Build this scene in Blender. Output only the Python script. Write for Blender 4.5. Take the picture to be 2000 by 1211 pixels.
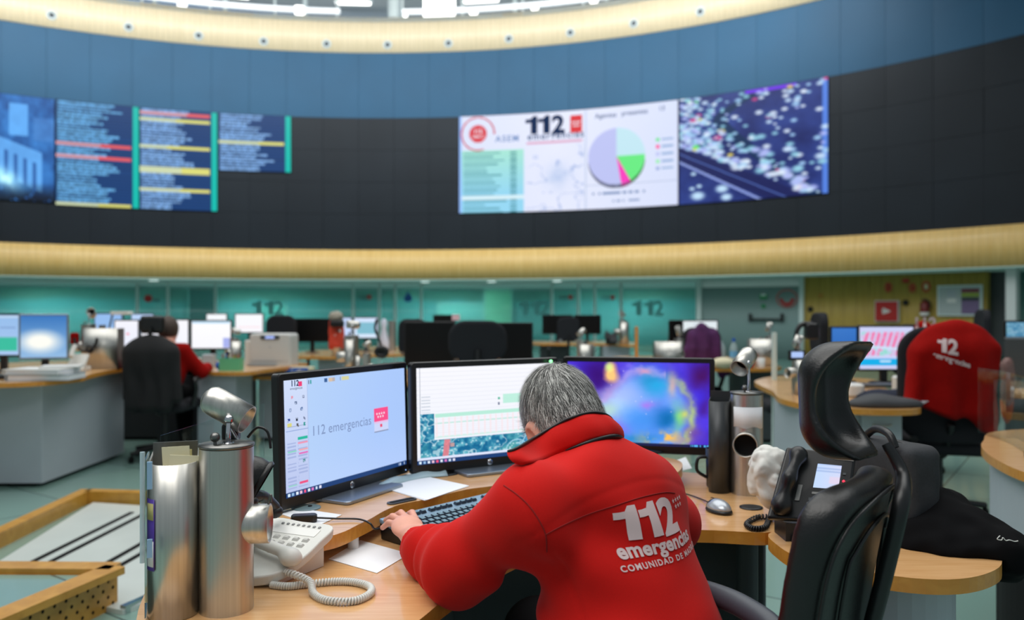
import bpy, bmesh, math, random
import numpy as np
from mathutils import Vector, Matrix
from mathutils.bvhtree import BVHTree
random.seed(7); RNG = np.random.default_rng(7)
for o in list(bpy.data.objects): bpy.data.objects.remove(o)
S = bpy.context.scene; COL = S.collection
# ---------------------------------------------------------------- camera, world, lights
H = 1.26; F = 1600.0; HZ = 608.0          # eye height, focal length in pixels (2000 wide), horizon row
cam = bpy.data.cameras.new('camera'); cam.sensor_width = 36; cam.lens = F/2000*36
cam.shift_y = (HZ-605.5)/2000
cam.clip_start = .05; cam.clip_end = 200
cam.dof.use_dof = True; cam.dof.focus_distance = 1.62; cam.dof.aperture_fstop = 3.0
co = bpy.data.objects.new('camera', cam); COL.objects.link(co)
co.location = (0, 0, H); co.rotation_euler = (math.pi/2, 0, 0); S.camera = co
S.view_settings.view_transform = 'Standard'; S.view_settings.look = 'None'
S.view_settings.gamma = 1; S.view_settings.use_curve_mapping = False
S.view_settings.exposure = 0
W = bpy.data.worlds.new('world'); S.world = W; W.use_nodes = True
W.node_tree.nodes['Background'].inputs[0].default_value = (.62, .74, .80, 1)
W.node_tree.nodes['Background'].inputs[1].default_value = .42
def area(name, loc, rot, sx, sy, power, col=(1, 1, 1)):
    l = bpy.data.lights.new(name, 'AREA'); l.shape = 'RECTANGLE'; l.size = sx; l.size_y = sy
    l.energy = power; l.color = col
    o = bpy.data.objects.new(name, l); COL.objects.link(o); o.location = loc; o.rotation_euler = rot
    return o
area('hall_ceiling_light', (-1, 7.0, 9.6), (0, 0, 0), 15, 11, 1150, (1, .99, .96))
area('near_ceiling_light', (-1.2, .6, 3.6), (0, 0, 0), 3.0, 1.4, 62, (1, .97, .93))
area('wall_wash_light', (-3.8, 17.5, 9.6), (math.radians(58), 0, 0), 20, 1.6, 1200, (.93, .97, 1))
# ---------------------------------------------------------------- helpers
def link(o): COL.objects.link(o); return o
def tag(o, label=None, cat=None, group=None, kind=None):
    if label: o['label'] = label
    if cat: o['category'] = cat
    if group: o['group'] = group
    if kind: o['kind'] = kind
    return o
def thing(name, label, cat, loc=(0, 0, 0), rz=0, group=None, sc=1):
    o = link(bpy.data.objects.new(name, None)); o.location = loc; o.rotation_euler = (0, 0, rz)
    o.scale = (sc, sc, sc); o.empty_display_size = .05
    return tag(o, label, cat, group)
def px(x, y, z):                      # picture point on the horizontal plane at height z
    d = (H-z)*F/(y-HZ); return ((x-1000)/F*d, d, z)
def pd(x, y, d):                      # picture point at distance d
    return Vector(((x-1000)/F*d, d, H-(y-HZ)/F*d))
def rot2(x, y, a): return (x*math.cos(a)-y*math.sin(a), x*math.sin(a)+y*math.cos(a))
def frame(d, up=(0, 0, 1)):
    d = Vector(d).normalized(); up = Vector(up)
    if abs(d.dot(up)) > .98: up = Vector((1, 0, 0))
    r = d.cross(up).normalized(); u = r.cross(d).normalized(); return r, u, d
def wmat(o):
    m = Matrix.LocRotScale(o.location, o.rotation_euler, o.scale)
    return wmat(o.parent) @ m if o.parent else m
class MB:
    def __init__(s): s.v = []; s.f = []; s.mi = []; s.sm = []; s.M = Matrix.Identity(4)
    def add(s, vs, fs, mi=0, sm=False):
        n = len(s.v); s.v += [tuple(s.M @ Vector(p)) for p in vs]
        for f in fs: s.f.append(tuple(i+n for i in f)); s.mi.append(mi); s.sm.append(sm)
        return s
    def box(s, c, d, mi=0, rz=0, M=None):
        x, y, z = d[0]/2, d[1]/2, d[2]/2
        P = [Vector((sx*x, sy*y, sz*z)) for sz in (-1, 1) for sx, sy in ((-1, -1), (1, -1), (1, 1), (-1, 1))]
        R = M if M else Matrix.Rotation(rz, 4, 'Z')
        P = [R @ p + Vector(c) for p in P]
        return s.add(P, [(3, 2, 1, 0), (4, 5, 6, 7), (0, 1, 5, 4), (1, 2, 6, 5), (2, 3, 7, 6), (3, 0, 4, 7)], mi)
    def bbox(s, c, d, r=.005, mi=0, rz=0, M=None, axis=2, seg=4):   # box with rounded outline in the plane across `axis`
        dims = [d[0], d[1], d[2]]; ax = [i for i in range(3) if i != axis]
        a, b = dims[ax[0]]/2, dims[ax[1]]/2; r = min(r, a*.999, b*.999); out = []
        for cx, cy, t0 in ((a-r, b-r, 0), (-a+r, b-r, 90), (-a+r, -b+r, 180), (a-r, -b+r, 270)):
            for k in range(seg+1):
                t = math.radians(t0+90*k/seg); out.append((cx+r*math.cos(t), cy+r*math.sin(t)))
        h = dims[axis]/2; n = len(out); P = []
        e = min(r*.35, h*.4)
        R = M if M else Matrix.Rotation(rz, 4, 'Z')
        rings = [(-h, 1-e/max(a, b)), (-h+e, 1), (h-e, 1), (h, 1-e/max(a, b))]
        for hh, k in rings:
            for x, y in out:
                q = [0, 0, 0]; q[ax[0]] = x*k; q[ax[1]] = y*k; q[axis] = hh; P.append(R @ Vector(q)+Vector(c))
        fs = [tuple(range(n-1, -1, -1)), tuple(range(3*n, 4*n))]
        for g in range(3):
            for i in range(n):
                j = (i+1) % n; fs.append((g*n+i, g*n+j, g*n+n+j, g*n+n+i))
        if axis == 1: fs = [tuple(reversed(f)) for f in fs]
        return s.add(P, fs, mi)
    def prism(s, poly, z0, z1, mi=0, mi_side=None):
        A = sum(poly[i][0]*poly[(i+1) % len(poly)][1]-poly[(i+1) % len(poly)][0]*poly[i][1] for i in range(len(poly)))
        if A < 0: poly = poly[::-1]
        n = len(poly); P = [(x, y, z0) for x, y in poly]+[(x, y, z1) for x, y in poly]
        s.add(P, [tuple(range(n-1, -1, -1)), tuple(range(n, 2*n))], mi)
        s.add(P, [(i, (i+1) % n, n+(i+1) % n, n+i) for i in range(n)], mi if mi_side is None else mi_side)
        return s
    def lathe(s, prof, c=(0, 0, 0), ax=(0, 0, 1), n=32, mi=0, cap=True):
        r_, u_, d_ = frame(ax); c = Vector(c); P = []
        for r, h in prof:
            for k in range(n):
                t = 2*math.pi*k/n; P.append(c+d_*h+(r_*math.cos(t)+u_*math.sin(t))*r)
        fs = [(g*n+k, g*n+(k+1) % n, g*n+n+(k+1) % n, g*n+n+k) for g in range(len(prof)-1) for k in range(n)]
        s.add(P, [f[::-1] for f in fs], mi, True)
        if cap: s.add(P, [tuple(range(n)), tuple(range(len(P)-1, len(P)-n-1, -1))], mi)
        return s
    def cyl(s, a, b, r, r2=None, n=24, mi=0):
        a = Vector(a); b = Vector(b); return s.lathe([(r, 0), (r if r2 is None else r2, (b-a).length)], a, b-a, n, mi)
    def tube(s, pts, r, n=10, mi=0, rad=None):
        pts = [Vector(p) for p in pts]; P = []; m = len(pts); up = None
        for i, p in enumerate(pts):
            d = (pts[min(i+1, m-1)]-pts[max(i-1, 0)])
            if d.length < 1e-9: d = Vector((0, 0, 1))
            d.normalize()
            if up is None: R, U, _ = frame(d)
            else:
                R = up - d*up.dot(d); R.normalize(); U = R.cross(d)*-1
                U = d.cross(R)*-1
            up = R; rr = rad[i] if rad else r
            for k in range(n):
                t = 2*math.pi*k/n; P.append(p+(R*math.cos(t)+R.cross(d)*math.sin(t))*rr)
        fs = [(g*n+k, g*n+(k+1) % n, g*n+n+(k+1) % n, g*n+n+k) for g in range(m-1) for k in range(n)]
        s.add(P, fs, mi, True)
        s.add(P, [tuple(range(n-1, -1, -1)), tuple(range((m-1)*n, m*n))], mi)
        return s
    def sphere(s, c, r, n=16, m=10, mi=0, sc=(1, 1, 1), R=None):
        c = Vector(c); P = []
        for i in range(1, m):
            a = math.pi*i/m
            for k in range(n):
                t = 2*math.pi*k/n; q = Vector((math.sin(a)*math.cos(t)*r*sc[0], math.sin(a)*math.sin(t)*r*sc[1], math.cos(a)*r*sc[2]))
                P.append(c+(R @ q if R else q))
        t0 = Vector((0, 0, r*sc[2])); P.append(c+(R @ t0 if R else t0)); P.append(c-(R @ t0 if R else t0)); T = len(P)-2
        fs = [(g*n+k, g*n+n+k, g*n+n+(k+1) % n, g*n+(k+1) % n) for g in range(m-2) for k in range(n)]
        fs += [(T, k, (k+1) % n) for k in range(n)]+[(T+1, (m-2)*n+(k+1) % n, (m-2)*n+k) for k in range(n)]
        return s.add(P, fs, mi, True)
    def grid(s, P, nu, nv, mi=0, sm=True, flip=False):     # P row-major nv rows of nu
        fs = []
        for j in range(nv-1):
            for i in range(nu-1):
                f = (j*nu+i, j*nu+i+1, (j+1)*nu+i+1, (j+1)*nu+i); fs.append(f[::-1] if flip else f)
        return s.add(P, fs, mi, sm)
    def text(s, body, size, T, mi=0, bold=0, align='CENTER', sx=1, space=1, th=.0):
        c = bpy.data.curves.new('t', 'FONT'); c.body = body; c.size = size; c.align_x = align; c.offset = bold*size
        c.space_character = space; c.extrude = th; c.resolution_u = 3
        o = bpy.data.objects.new('t', c); COL.objects.link(o)
        dg = bpy.context.evaluated_depsgraph_get(); me = o.evaluated_get(dg).to_mesh()
        vs = [T(v.co.x*sx, v.co.y, v.co.z) for v in me.vertices]; fs = [tuple(p.vertices) for p in me.polygons]
        o.evaluated_get(dg).to_mesh_clear(); bpy.data.objects.remove(o); bpy.data.curves.remove(c)
        return s.add(vs, fs, mi)
    def build(s, name, mats, parent=None, bevel=0, seg=2, world=False, sub=0, solid=0):
        me = bpy.data.meshes.new(name)
        off = Vector((0, 0, 0))
        vs = s.v
        if parent is not None and world:
            inv = wmat(parent).inverted()
            vs = [tuple(inv @ Vector(p)) for p in vs]
        me.from_pydata(vs, [], s.f)
        if not isinstance(mats, (list, tuple)): mats = [mats]
        for m in mats: me.materials.append(m)
        me.polygons.foreach_set('material_index', s.mi); me.polygons.foreach_set('use_smooth', s.sm)
        me.update(); o = link(bpy.data.objects.new(name, me))
        if parent is not None: o.parent = parent
        if solid:
            m = o.modifiers.new('s', 'SOLIDIFY'); m.thickness = solid; m.offset = 0
        if bevel:
            m = o.modifiers.new('b', 'BEVEL'); m.width = bevel; m.segments = seg; m.limit_method = 'ANGLE'; m.angle_limit = math.radians(40)
        if sub:
            m = o.modifiers.new('u', 'SUBSURF'); m.levels = sub; m.render_levels = sub
        return o
def copy_tree(o, parent=None):
    c = link(o.copy()); c.parent = parent
    for ch in list(o.children): copy_tree(ch, c)
    return c
def smooth_path(pts, n=8, closed=False):
    pts = [Vector(p) for p in pts]; out = []; m = len(pts)
    for i in range(m if closed else m-1):
        g = (lambda k: pts[k % m]) if closed else (lambda k: pts[max(0, min(m-1, k))])
        a, b, c, d = g(i-1), g(i), g(i+1), g(i+2)
        for k in range(n):
            t = k/n; out.append(.5*((2*b)+(c-a)*t+(2*a-5*b+4*c-d)*t*t+(3*b-a-3*c+d)*t**3))
    if not closed: out.append(pts[-1])
    return out
# ---- signed distance shapes, meshed on a fine grid (surface nets)
def smin(a, b, k):
    h = np.maximum(k-np.abs(a-b), 0)/k; return np.minimum(a, b)-h*h*k*.25
def smax(a, b, k): return -smin(-a, -b, k)
def sd_cap(P, a, b, r1, r2=None):
    a = np.array(a, float); b = np.array(b, float); r2 = r1 if r2 is None else r2
    ab = b-a; t = np.clip(((P-a) @ ab)/max(ab @ ab, 1e-12), 0, 1)
    return np.linalg.norm(P-a-t[:, None]*ab, axis=1)-(r1+(r2-r1)*t)
def sd_ell(P, c, r, R=None):
    q = P-np.array(c, float)
    if R is not None: q = q @ np.array(R, float)      # columns of R are the local axes
    r = np.array(r, float); k0 = np.linalg.norm(q/r, axis=1); k1 = np.linalg.norm(q/(r*r), axis=1)+1e-9
    return k0*(k0-1)/k1
def sd_box(P, c, h, R=None, r=.01):
    q = P-np.array(c, float)
    if R is not None: q = q @ np.array(R, float)
    q = np.abs(q)-(np.array(h, float)-r)
    return np.linalg.norm(np.maximum(q, 0), axis=1)+np.minimum(q.max(axis=1), 0)-r
def sdf_mesh(f, lo, hi, h, B=14):
    lo = np.array(lo, float); hi = np.array(hi, float)
    nb = np.ceil((hi-lo)/(h*B)).astype(int); n = nb*B
    ci = np.stack(np.meshgrid(*[np.arange(k) for k in nb], indexing='ij'), -1).reshape(-1, 3)
    cc = lo+(ci*B+B/2)*h; fc = f(cc)
    V = np.repeat(np.repeat(np.repeat(np.where(fc < 0, -1., 1.).reshape(nb).astype(np.float32), B, 0), B, 1), B, 2)
    act = np.abs(fc) < h*B*.9+.035
    li = np.stack(np.meshgrid(*[np.arange(B)]*3, indexing='ij'), -1).reshape(-1, 3)
    A = ci[act]
    for s0 in range(0, len(A), 60):
        idx = (A[s0:s0+60][:, None, :]*B+li[None]).reshape(-1, 3)
        V[idx[:, 0], idx[:, 1], idx[:, 2]] = f(lo+idx*h)
    ins = V < 0; C = np.zeros(n-1, np.uint8)
    offs = [(i, j, k) for i in (0, 1) for j in (0, 1) for k in (0, 1)]
    for i, j, k in offs: C += ins[i:n[0]-1+i, j:n[1]-1+j, k:n[2]-1+k]
    cell = np.argwhere((C > 0) & (C < 8)); ids = -np.ones(n-1, np.int64); ids[tuple(cell.T)] = np.arange(len(cell))
    cv = np.stack([V[cell[:, 0]+i, cell[:, 1]+j, cell[:, 2]+k] for i, j, k in offs], 1)
    acc = np.zeros((len(cell), 3)); cnt = np.zeros(len(cell)); O = np.array(offs, float)
    for a in range(8):
        for b in range(a+1, 8):
            if np.abs(O[a]-O[b]).sum() == 1:
                m = (cv[:, a] < 0) != (cv[:, b] < 0); t = cv[m, a]/(cv[m, a]-cv[m, b]+1e-12)
                acc[m] += O[a]+(O[b]-O[a])*t[:, None]; cnt[m] += 1
    pos = lo+(cell+acc/np.maximum(cnt, 1)[:, None])*h; faces = []
    for ax in range(3):
        u, v = (ax+1) % 3, (ax+2) % 3
        sl0 = [slice(1, n[i]-1) for i in range(3)]; sl0[ax] = slice(0, n[ax]-1)
        sl1 = list(sl0); sl1[ax] = slice(1, n[ax])
        x = ins[tuple(sl0)]; y = ins[tuple(sl1)]; e = np.argwhere(x != y); st = x[tuple(e.T)]
        base = e.copy(); base[:, u] += 1; base[:, v] += 1
        def cid(du, dv):
            q = base.copy(); q[:, u] -= du; q[:, v] -= dv; return ids[tuple(q.T)]
        q = np.stack([cid(1, 1), cid(0, 1), cid(0, 0), cid(1, 0)], 1)
        q[~st] = q[~st][:, ::-1]; q = q[(q >= 0).all(1)]; faces.append(q)
    return pos, np.concatenate(faces)
def mesh_np(name, pos, faces, mats, parent=None, world=True, smooth=True, iters=1, colors=None):
    if iters:
        e = np.concatenate([faces[:, [i, (i+1) % faces.shape[1]]] for i in range(faces.shape[1])])
        for _ in range(iters):
            acc = np.zeros_like(pos); cnt = np.zeros(len(pos))
            np.add.at(acc, e[:, 0], pos[e[:, 1]]); np.add.at(cnt, e[:, 0], 1)
            np.add.at(acc, e[:, 1], pos[e[:, 0]]); np.add.at(cnt, e[:, 1], 1)
            pos = pos*.5+.5*acc/np.maximum(cnt, 1)[:, None]
    if parent is not None and world:
        M = np.array(wmat(parent).inverted())
        lp = pos @ M[:3, :3].T+M[:3, 3]
    else: lp = pos
    me = bpy.data.meshes.new(name); k = faces.shape[1]
    me.vertices.add(len(lp)); me.vertices.foreach_set('co', lp.astype(np.float32).ravel())
    me.loops.add(faces.size); me.loops.foreach_set('vertex_index', faces.astype(np.int32).ravel())
    me.polygons.add(len(faces)); me.polygons.foreach_set('loop_start', np.arange(0, faces.size, k, dtype=np.int32))
    me.polygons.foreach_set('loop_total', np.full(len(faces), k, np.int32))
    if not isinstance(mats, (list, tuple)): mats = [mats]
    for m in mats: me.materials.append(m)
    me.polygons.foreach_set('use_smooth', np.full(len(faces), smooth)); me.update(calc_edges=True); me.validate()
    if colors is not None:
        ca = me.color_attributes.new('Col', 'FLOAT_COLOR', 'POINT')
        ca.data.foreach_set('color', np.concatenate([colors, np.ones((len(colors), 1))], 1).astype(np.float32).ravel())
    o = link(bpy.data.objects.new(name, me))
    if parent is not None: o.parent = parent
    return o, pos
def sdf_part(name, f, lo, hi, h, mat, parent=None, iters=1, world=True):
    p, q = sdf_mesh(f, lo, hi, h); return mesh_np(name, p, q, mat, parent, world, iters=iters)[0]
def rotm(ax, deg): return np.array(Matrix.Rotation(math.radians(deg), 3, ax))
# ---------------------------------------------------------------- materials
def lin(c): return tuple(((v/255)/12.92 if v/255 <= .04045 else ((v/255+.055)/1.055)**2.4) for v in c)
def mat(name, rgb, rough=.5, metal=0, coat=0, noise=0, nscale=30, spec=.5, bump=0, emit=None, es=1, sheen=0, stretch=None, alpha=1, trans=0):
    m = bpy.data.materials.new(name); m.use_nodes = True; nt = m.node_tree; b = nt.nodes['Principled BSDF']
    c = lin(rgb); b.inputs['Base Color'].default_value = (*c, 1)
    b.inputs['Roughness'].default_value = rough; b.inputs['Metallic'].default_value = metal
    b.inputs['Coat Weight'].default_value = coat; b.inputs['Coat Roughness'].default_value = .12
    b.inputs['Specular IOR Level'].default_value = spec; b.inputs['Sheen Weight'].default_value = sheen
    b.inputs['Alpha'].default_value = alpha; b.inputs['Transmission Weight'].default_value = trans
    if emit is not None:
        b.inputs['Emission Color'].default_value = (*lin(emit), 1); b.inputs['Emission Strength'].default_value = es
    if noise or bump:
        tc = nt.nodes.new('ShaderNodeTexCoord'); mp = nt.nodes.new('ShaderNodeMapping')
        if stretch: mp.inputs['Scale'].default_value = stretch
        n = nt.nodes.new('ShaderNodeTexNoise'); n.inputs['Scale'].default_value = nscale; n.inputs['Detail'].default_value = 5
        nt.links.new(tc.outputs['Object'], mp.inputs['Vector']); nt.links.new(mp.outputs['Vector'], n.inputs['Vector'])
        if noise:
            r = nt.nodes.new('ShaderNodeValToRGB'); r.color_ramp.elements[0].position = .3; r.color_ramp.elements[1].position = .7
            r.color_ramp.elements[0].color = (*[v*(1-noise) for v in c], 1); r.color_ramp.elements[1].color = (*[min(1, v*(1+noise)) for v in c], 1)
            nt.links.new(n.outputs['Fac'], r.inputs['Fac']); nt.links.new(r.outputs['Color'], b.inputs['Base Color'])
        if bump:
            bp = nt.nodes.new('ShaderNodeBump'); bp.inputs['Strength'].default_value = bump; bp.inputs['Distance'].default_value = .002
            nt.links.new(n.outputs['Fac'], bp.inputs['Height']); nt.links.new(bp.outputs['Normal'], b.inputs['Normal'])
    return m
def screen_mat(name, es=1.0):
    m = bpy.data.materials.new(name); m.use_nodes = True; nt = m.node_tree; b = nt.nodes['Principled BSDF']
    b.inputs['Base Color'].default_value = (.005, .005, .006, 1); b.inputs['Roughness'].default_value = .35
    b.inputs['Specular IOR Level'].default_value = .15
    a = nt.nodes.new('ShaderNodeAttribute'); a.attribute_name = 'Col'
    nt.links.new(a.outputs['Color'], b.inputs['Emission Color']); b.inputs['Emission Strength'].default_value = es
    return m
def attr_mat(name, rough=.5, spec=.4):
    m = bpy.data.materials.new(name); m.use_nodes = True; nt = m.node_tree; b = nt.nodes['Principled BSDF']
    b.inputs['Roughness'].default_value = rough; b.inputs['Specular IOR Level'].default_value = spec
    a = nt.nodes.new('ShaderNodeAttribute'); a.attribute_name = 'Col'; nt.links.new(a.outputs['Color'], b.inputs['Base Color'])
    return m
def wood_mat(name, c1, c2, rough, coat, scale=(1.2, 14, 6), strip=0):
    m = bpy.data.materials.new(name); m.use_nodes = True; nt = m.node_tree; b = nt.nodes['Principled BSDF']
    b.inputs['Roughness'].default_value = rough; b.inputs['Coat Weight'].default_value = coat; b.inputs['Coat Roughness'].default_value = .10
    tc = nt.nodes.new('ShaderNodeTexCoord'); mp = nt.nodes.new('ShaderNodeMapping'); mp.inputs['Scale'].default_value = scale
    n = nt.nodes.new('ShaderNodeTexNoise'); n.inputs['Scale'].default_value = 6; n.inputs['Detail'].default_value = 7; n.inputs['Distortion'].default_value = .6
    r = nt.nodes.new('ShaderNodeValToRGB'); r.color_ramp.elements[0].position = .32; r.color_ramp.elements[1].position = .68
    r.color_ramp.elements[0].color = (*lin(c1), 1); r.color_ramp.elements[1].color = (*lin(c2), 1)
    nt.links.new(tc.outputs['Object'], mp.inputs['Vector']); nt.links.new(mp.outputs['Vector'], n.inputs['Vector'])
    nt.links.new(n.outputs['Fac'], r.inputs['Fac']); nt.links.new(r.outputs['Color'], b.inputs['Base Color'])
    return m
M_ = {}
M_['wood'] = wood_mat('beech_worktop', (212, 160, 104), (226, 178, 124), .26, .5)
M_['wood_edge'] = wood_mat('beech_edge', (206, 136, 48), (220, 154, 64), .35, .3)
M_['panel'] = wood_mat('light_wood_panel', (226, 206, 168), (236, 216, 180), .5, .1, (3, 3, .3))
M_['panel_low'] = wood_mat('golden_wood_panel', (214, 174, 98), (228, 192, 120), .5, .1, (3, 3, .3))
M_['panel_far'] = wood_mat('olive_wood_panel', (176, 146, 60), (192, 162, 76), .5, .1, (3, 3, .3))
M_['railwood'] = wood_mat('varnished_pine', (184, 130, 44), (206, 152, 62), .4, .2, (2, 2, 2))
M_['steel'] = mat('brushed_steel', (196, 194, 188), .36, 1, noise=.10, nscale=3, stretch=(60, 60, .6))
M_['steel_d'] = mat('dull_steel', (120, 120, 118), .38, 1, noise=.08, nscale=3, stretch=(40, 40, .6))
M_['chrome'] = mat('chrome', (205, 205, 208), .14, 1)
M_['black'] = mat('black_plastic', (20, 20, 22), .38)
M_['blackm'] = mat('black_matte', (15, 15, 16), .8, spec=.2)
M_['bezel'] = mat('monitor_black', (17, 17, 19), .32)
M_['leather'] = mat('black_leather', (17, 17, 18), .36, bump=.25, nscale=260)
M_['fabric'] = mat('charcoal_fabric', (38, 39, 43), .85, noise=.15, nscale=300, spec=.2)
M_['grey'] = mat('grey_laminate', (176, 184, 192), .5, noise=.03, nscale=4)
M_['greyd'] = mat('dark_grey_laminate', (70, 76, 80), .5, noise=.05, nscale=4)
M_['white'] = mat('white_plastic', (226, 226, 222), .4)
M_['paper'] = mat('white_paper', (232, 234, 238), .8, spec=.1)
M_['cream'] = mat('cream_paper', (222, 214, 180), .8)
M_['offwhite'] = mat('ivory_plastic', (214, 214, 208), .38, coat=.1)
M_['red'] = mat('red_softshell', (198, 20, 15), .82, noise=.05, nscale=500, spec=.15, sheen=.05)
M_['redp'] = mat('red_paint', (176, 24, 20), .5)
M_['redplain'] = mat('red_fleece', (150, 14, 10), .9, noise=.08, nscale=60, spec=.1)
M_['print'] = mat('pale_print', (222, 196, 196), .7)
M_['skin'] = mat('skin', (222, 158, 136), .5, noise=.06, nscale=40)
M_['ear'] = M_['skin']
M_['trouser'] = mat('black_cloth', (12, 12, 14), .9, spec=.1)
M_['purple'] = mat('purple_cloth', (78, 30, 84), .85, noise=.2, nscale=20)
M_['blue'] = mat('blue_plastic', (20, 96, 196), .4)
M_['green'] = mat('green_plastic', (96, 186, 140), .5)
M_['whitepaint'] = mat('white_paint', (206, 214, 212), .5)
M_['frame'] = mat('pale_aluminium', (214, 230, 228), .5)
M_['dark_blue'] = mat('navy_cloth', (22, 30, 52), .85)
M_['bag'] = mat('grey_bag_fabric', (46, 48, 52), .8, noise=.15, nscale=200)
M_['plasticbag'] = mat('white_bag', (216, 216, 210), .55, noise=.04, nscale=12)
M_['yellow'] = mat('yellow_note', (226, 206, 110), .7)
def glass_mat(name, tint, gl=.12, rough=.05, haze=None, hz=0):
    m = bpy.data.materials.new(name); m.use_nodes = True; nt = m.node_tree; nt.nodes.remove(nt.nodes['Principled BSDF'])
    out = nt.nodes['Material Output']; t = nt.nodes.new('ShaderNodeBsdfTransparent'); t.inputs[0].default_value = (*tint, 1)
    g = nt.nodes.new('ShaderNodeBsdfGlossy'); g.inputs['Roughness'].default_value = rough; g.inputs[0].default_value = (.9, 1, 1, 1)
    fr = nt.nodes.new('ShaderNodeFresnel'); fr.inputs[0].default_value = 1.45
    mx = nt.nodes.new('ShaderNodeMixShader'); nt.links.new(fr.outputs[0], mx.inputs[0])
    src = t
    if hz:
        d = nt.nodes.new('ShaderNodeBsdfDiffuse'); d.inputs[0].default_value = (*haze, 1); m2 = nt.nodes.new('ShaderNodeMixShader')
        m2.inputs[0].default_value = hz; nt.links.new(t.outputs[0], m2.inputs[1]); nt.links.new(d.outputs[0], m2.inputs[2]); src = m2
    nt.links.new(src.outputs[0], mx.inputs[1]); nt.links.new(g.outputs[0], mx.inputs[2]); nt.links.new(mx.outputs[0], out.inputs[0])
    return m
M_['glass'] = glass_mat('clear_glass', (.93, .98, .97))
M_['glass_teal'] = glass_mat('green_tinted_glass', (.60, .86, .84), haze=lin((132, 190, 190)), hz=.35)
M_['glow'] = mat('lamp_white', (255, 255, 255), emit=(255, 252, 244), es=3.0)
M_['glow_soft'] = mat('downlight_white', (255, 255, 255), emit=(235, 255, 250), es=1.2)
M_['scr'] = screen_mat('screen_image', 1.0)
M_['led'] = mat('green_led', (120, 255, 160), emit=(150, 255, 170), es=1.5)
M_['led_b'] = mat('blue_led', (120, 180, 255), emit=(150, 190, 255), es=1.2)
M_['led_r'] = mat('red_led', (255, 40, 60), emit=(255, 50, 80), es=1.5)
def emi(name, c, es=1): return mat(name, (0, 0, 0), .6, emit=c, es=es, spec=0)
M_['e_dark'] = emi('screen_ink', (34, 52, 88)); M_['e_grey'] = emi('screen_grey', (150, 168, 196))
M_['e_red'] = emi('screen_red', (226, 70, 76)); M_['e_white'] = emi('screen_white', (240, 244, 255)); M_['e_pink'] = emi('screen_pink', (238, 70, 122))
# ---------------------------------------------------------------- the round hall
CX, CY, R0 = -3.84, 6.36, 17.7
def struct(o): o['kind'] = 'structure'; return o
def phi_at(x, R=R0):
    a = (x-1000)/F; A = a*a+1; B = -2*(a*CX+CY); C_ = CX*CX+CY*CY-R*R
    t = (-B+math.sqrt(B*B-4*A*C_))/(2*A); return math.atan2(a*t-CX, t-CY), t
def ring(R, phi, z): return Vector((CX+R*math.sin(phi), CY+R*math.cos(phi), z))
def zat(y, d): return H-(y-HZ)/F*d
def wall_frame(x, y, R):             # matrix at the wall: X to the right, Y up, Z into the room
    phi, d = phi_at(x, R); o = ring(R, phi, zat(y, d))
    X = Vector((math.cos(phi), -math.sin(phi), 0)); Z = Vector((-math.sin(phi), -math.cos(phi), 0)); Y = Vector((0, 0, 1))
    M = Matrix((X, Y, Z)).transposed().to_4x4(); M.translation = o; return M, d
def arc(R, R2, z0, z1, p0, p1, n=96, mi=0, mb=None):
    mb = mb or MB(); P = []
    for k in range(n+1):
        f = p0+(p1-p0)*k/n
        P += [ring(R, f, z0), ring(R, f, z1), ring(R2, f, z1), ring(R2, f, z0)]
    fs = []
    for k in range(n):
        a = k*4
        for q in range(4): fs.append((a+q, a+(q+1) % 4, a+4+(q+1) % 4, a+4+q))
    e = n*4
    mb.add(P, fs, mi, True); mb.add([P[0], P[1], P[2], P[3]], [(3, 2, 1, 0)], mi); mb.add(P[e:e+4], [(0, 1, 2, 3)], mi); return mb
def seamed(m, step, axis_z=False, depth=.35, color=None):
    """thin vertical joints by angle about the hall centre, for the panelled bands"""
    nt = m.node_tree; b = nt.nodes['Principled BSDF']; tc = nt.nodes.new('ShaderNodeTexCoord'); sp = nt.nodes.new('ShaderNodeSeparateXYZ')
    nt.links.new(tc.outputs['Object'], sp.inputs[0])
    def mth(op, a, bv=None):
        n = nt.nodes.new('ShaderNodeMath'); n.operation = op
        for i, q in enumerate((a, bv)):
            if q is None: continue
            if isinstance(q, (int, float)): n.inputs[i].default_value = q
            else: nt.links.new(q, n.inputs[i])
        return n.outputs[0]
    ang = mth('ARCTAN2', mth('SUBTRACT', sp.outputs[0], CX), mth('SUBTRACT', sp.outputs[1], CY))
    fr = mth('FRACT', mth('DIVIDE', ang, step)); ln = mth('LESS_THAN', fr, .10)
    mx = nt.nodes.new('ShaderNodeMixRGB'); mx.blend_type = 'MULTIPLY'; mx.inputs[2].default_value = (1-depth,)*3+(1,)
    nt.links.new(ln, mx.inputs[0])
    l = b.inputs['Base Color'].links
    if l: nt.links.new(l[0].from_socket, mx.inputs[1])
    else: mx.inputs[1].default_value = b.inputs['Base Color'].default_value
    nt.links.new(mx.outputs[0], b.inputs['Base Color'])
seamed(M_['panel'], .008, depth=.16); seamed(M_['panel_low'], .008, depth=.14); seamed(M_['panel_far'], .016, depth=.2)
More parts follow.
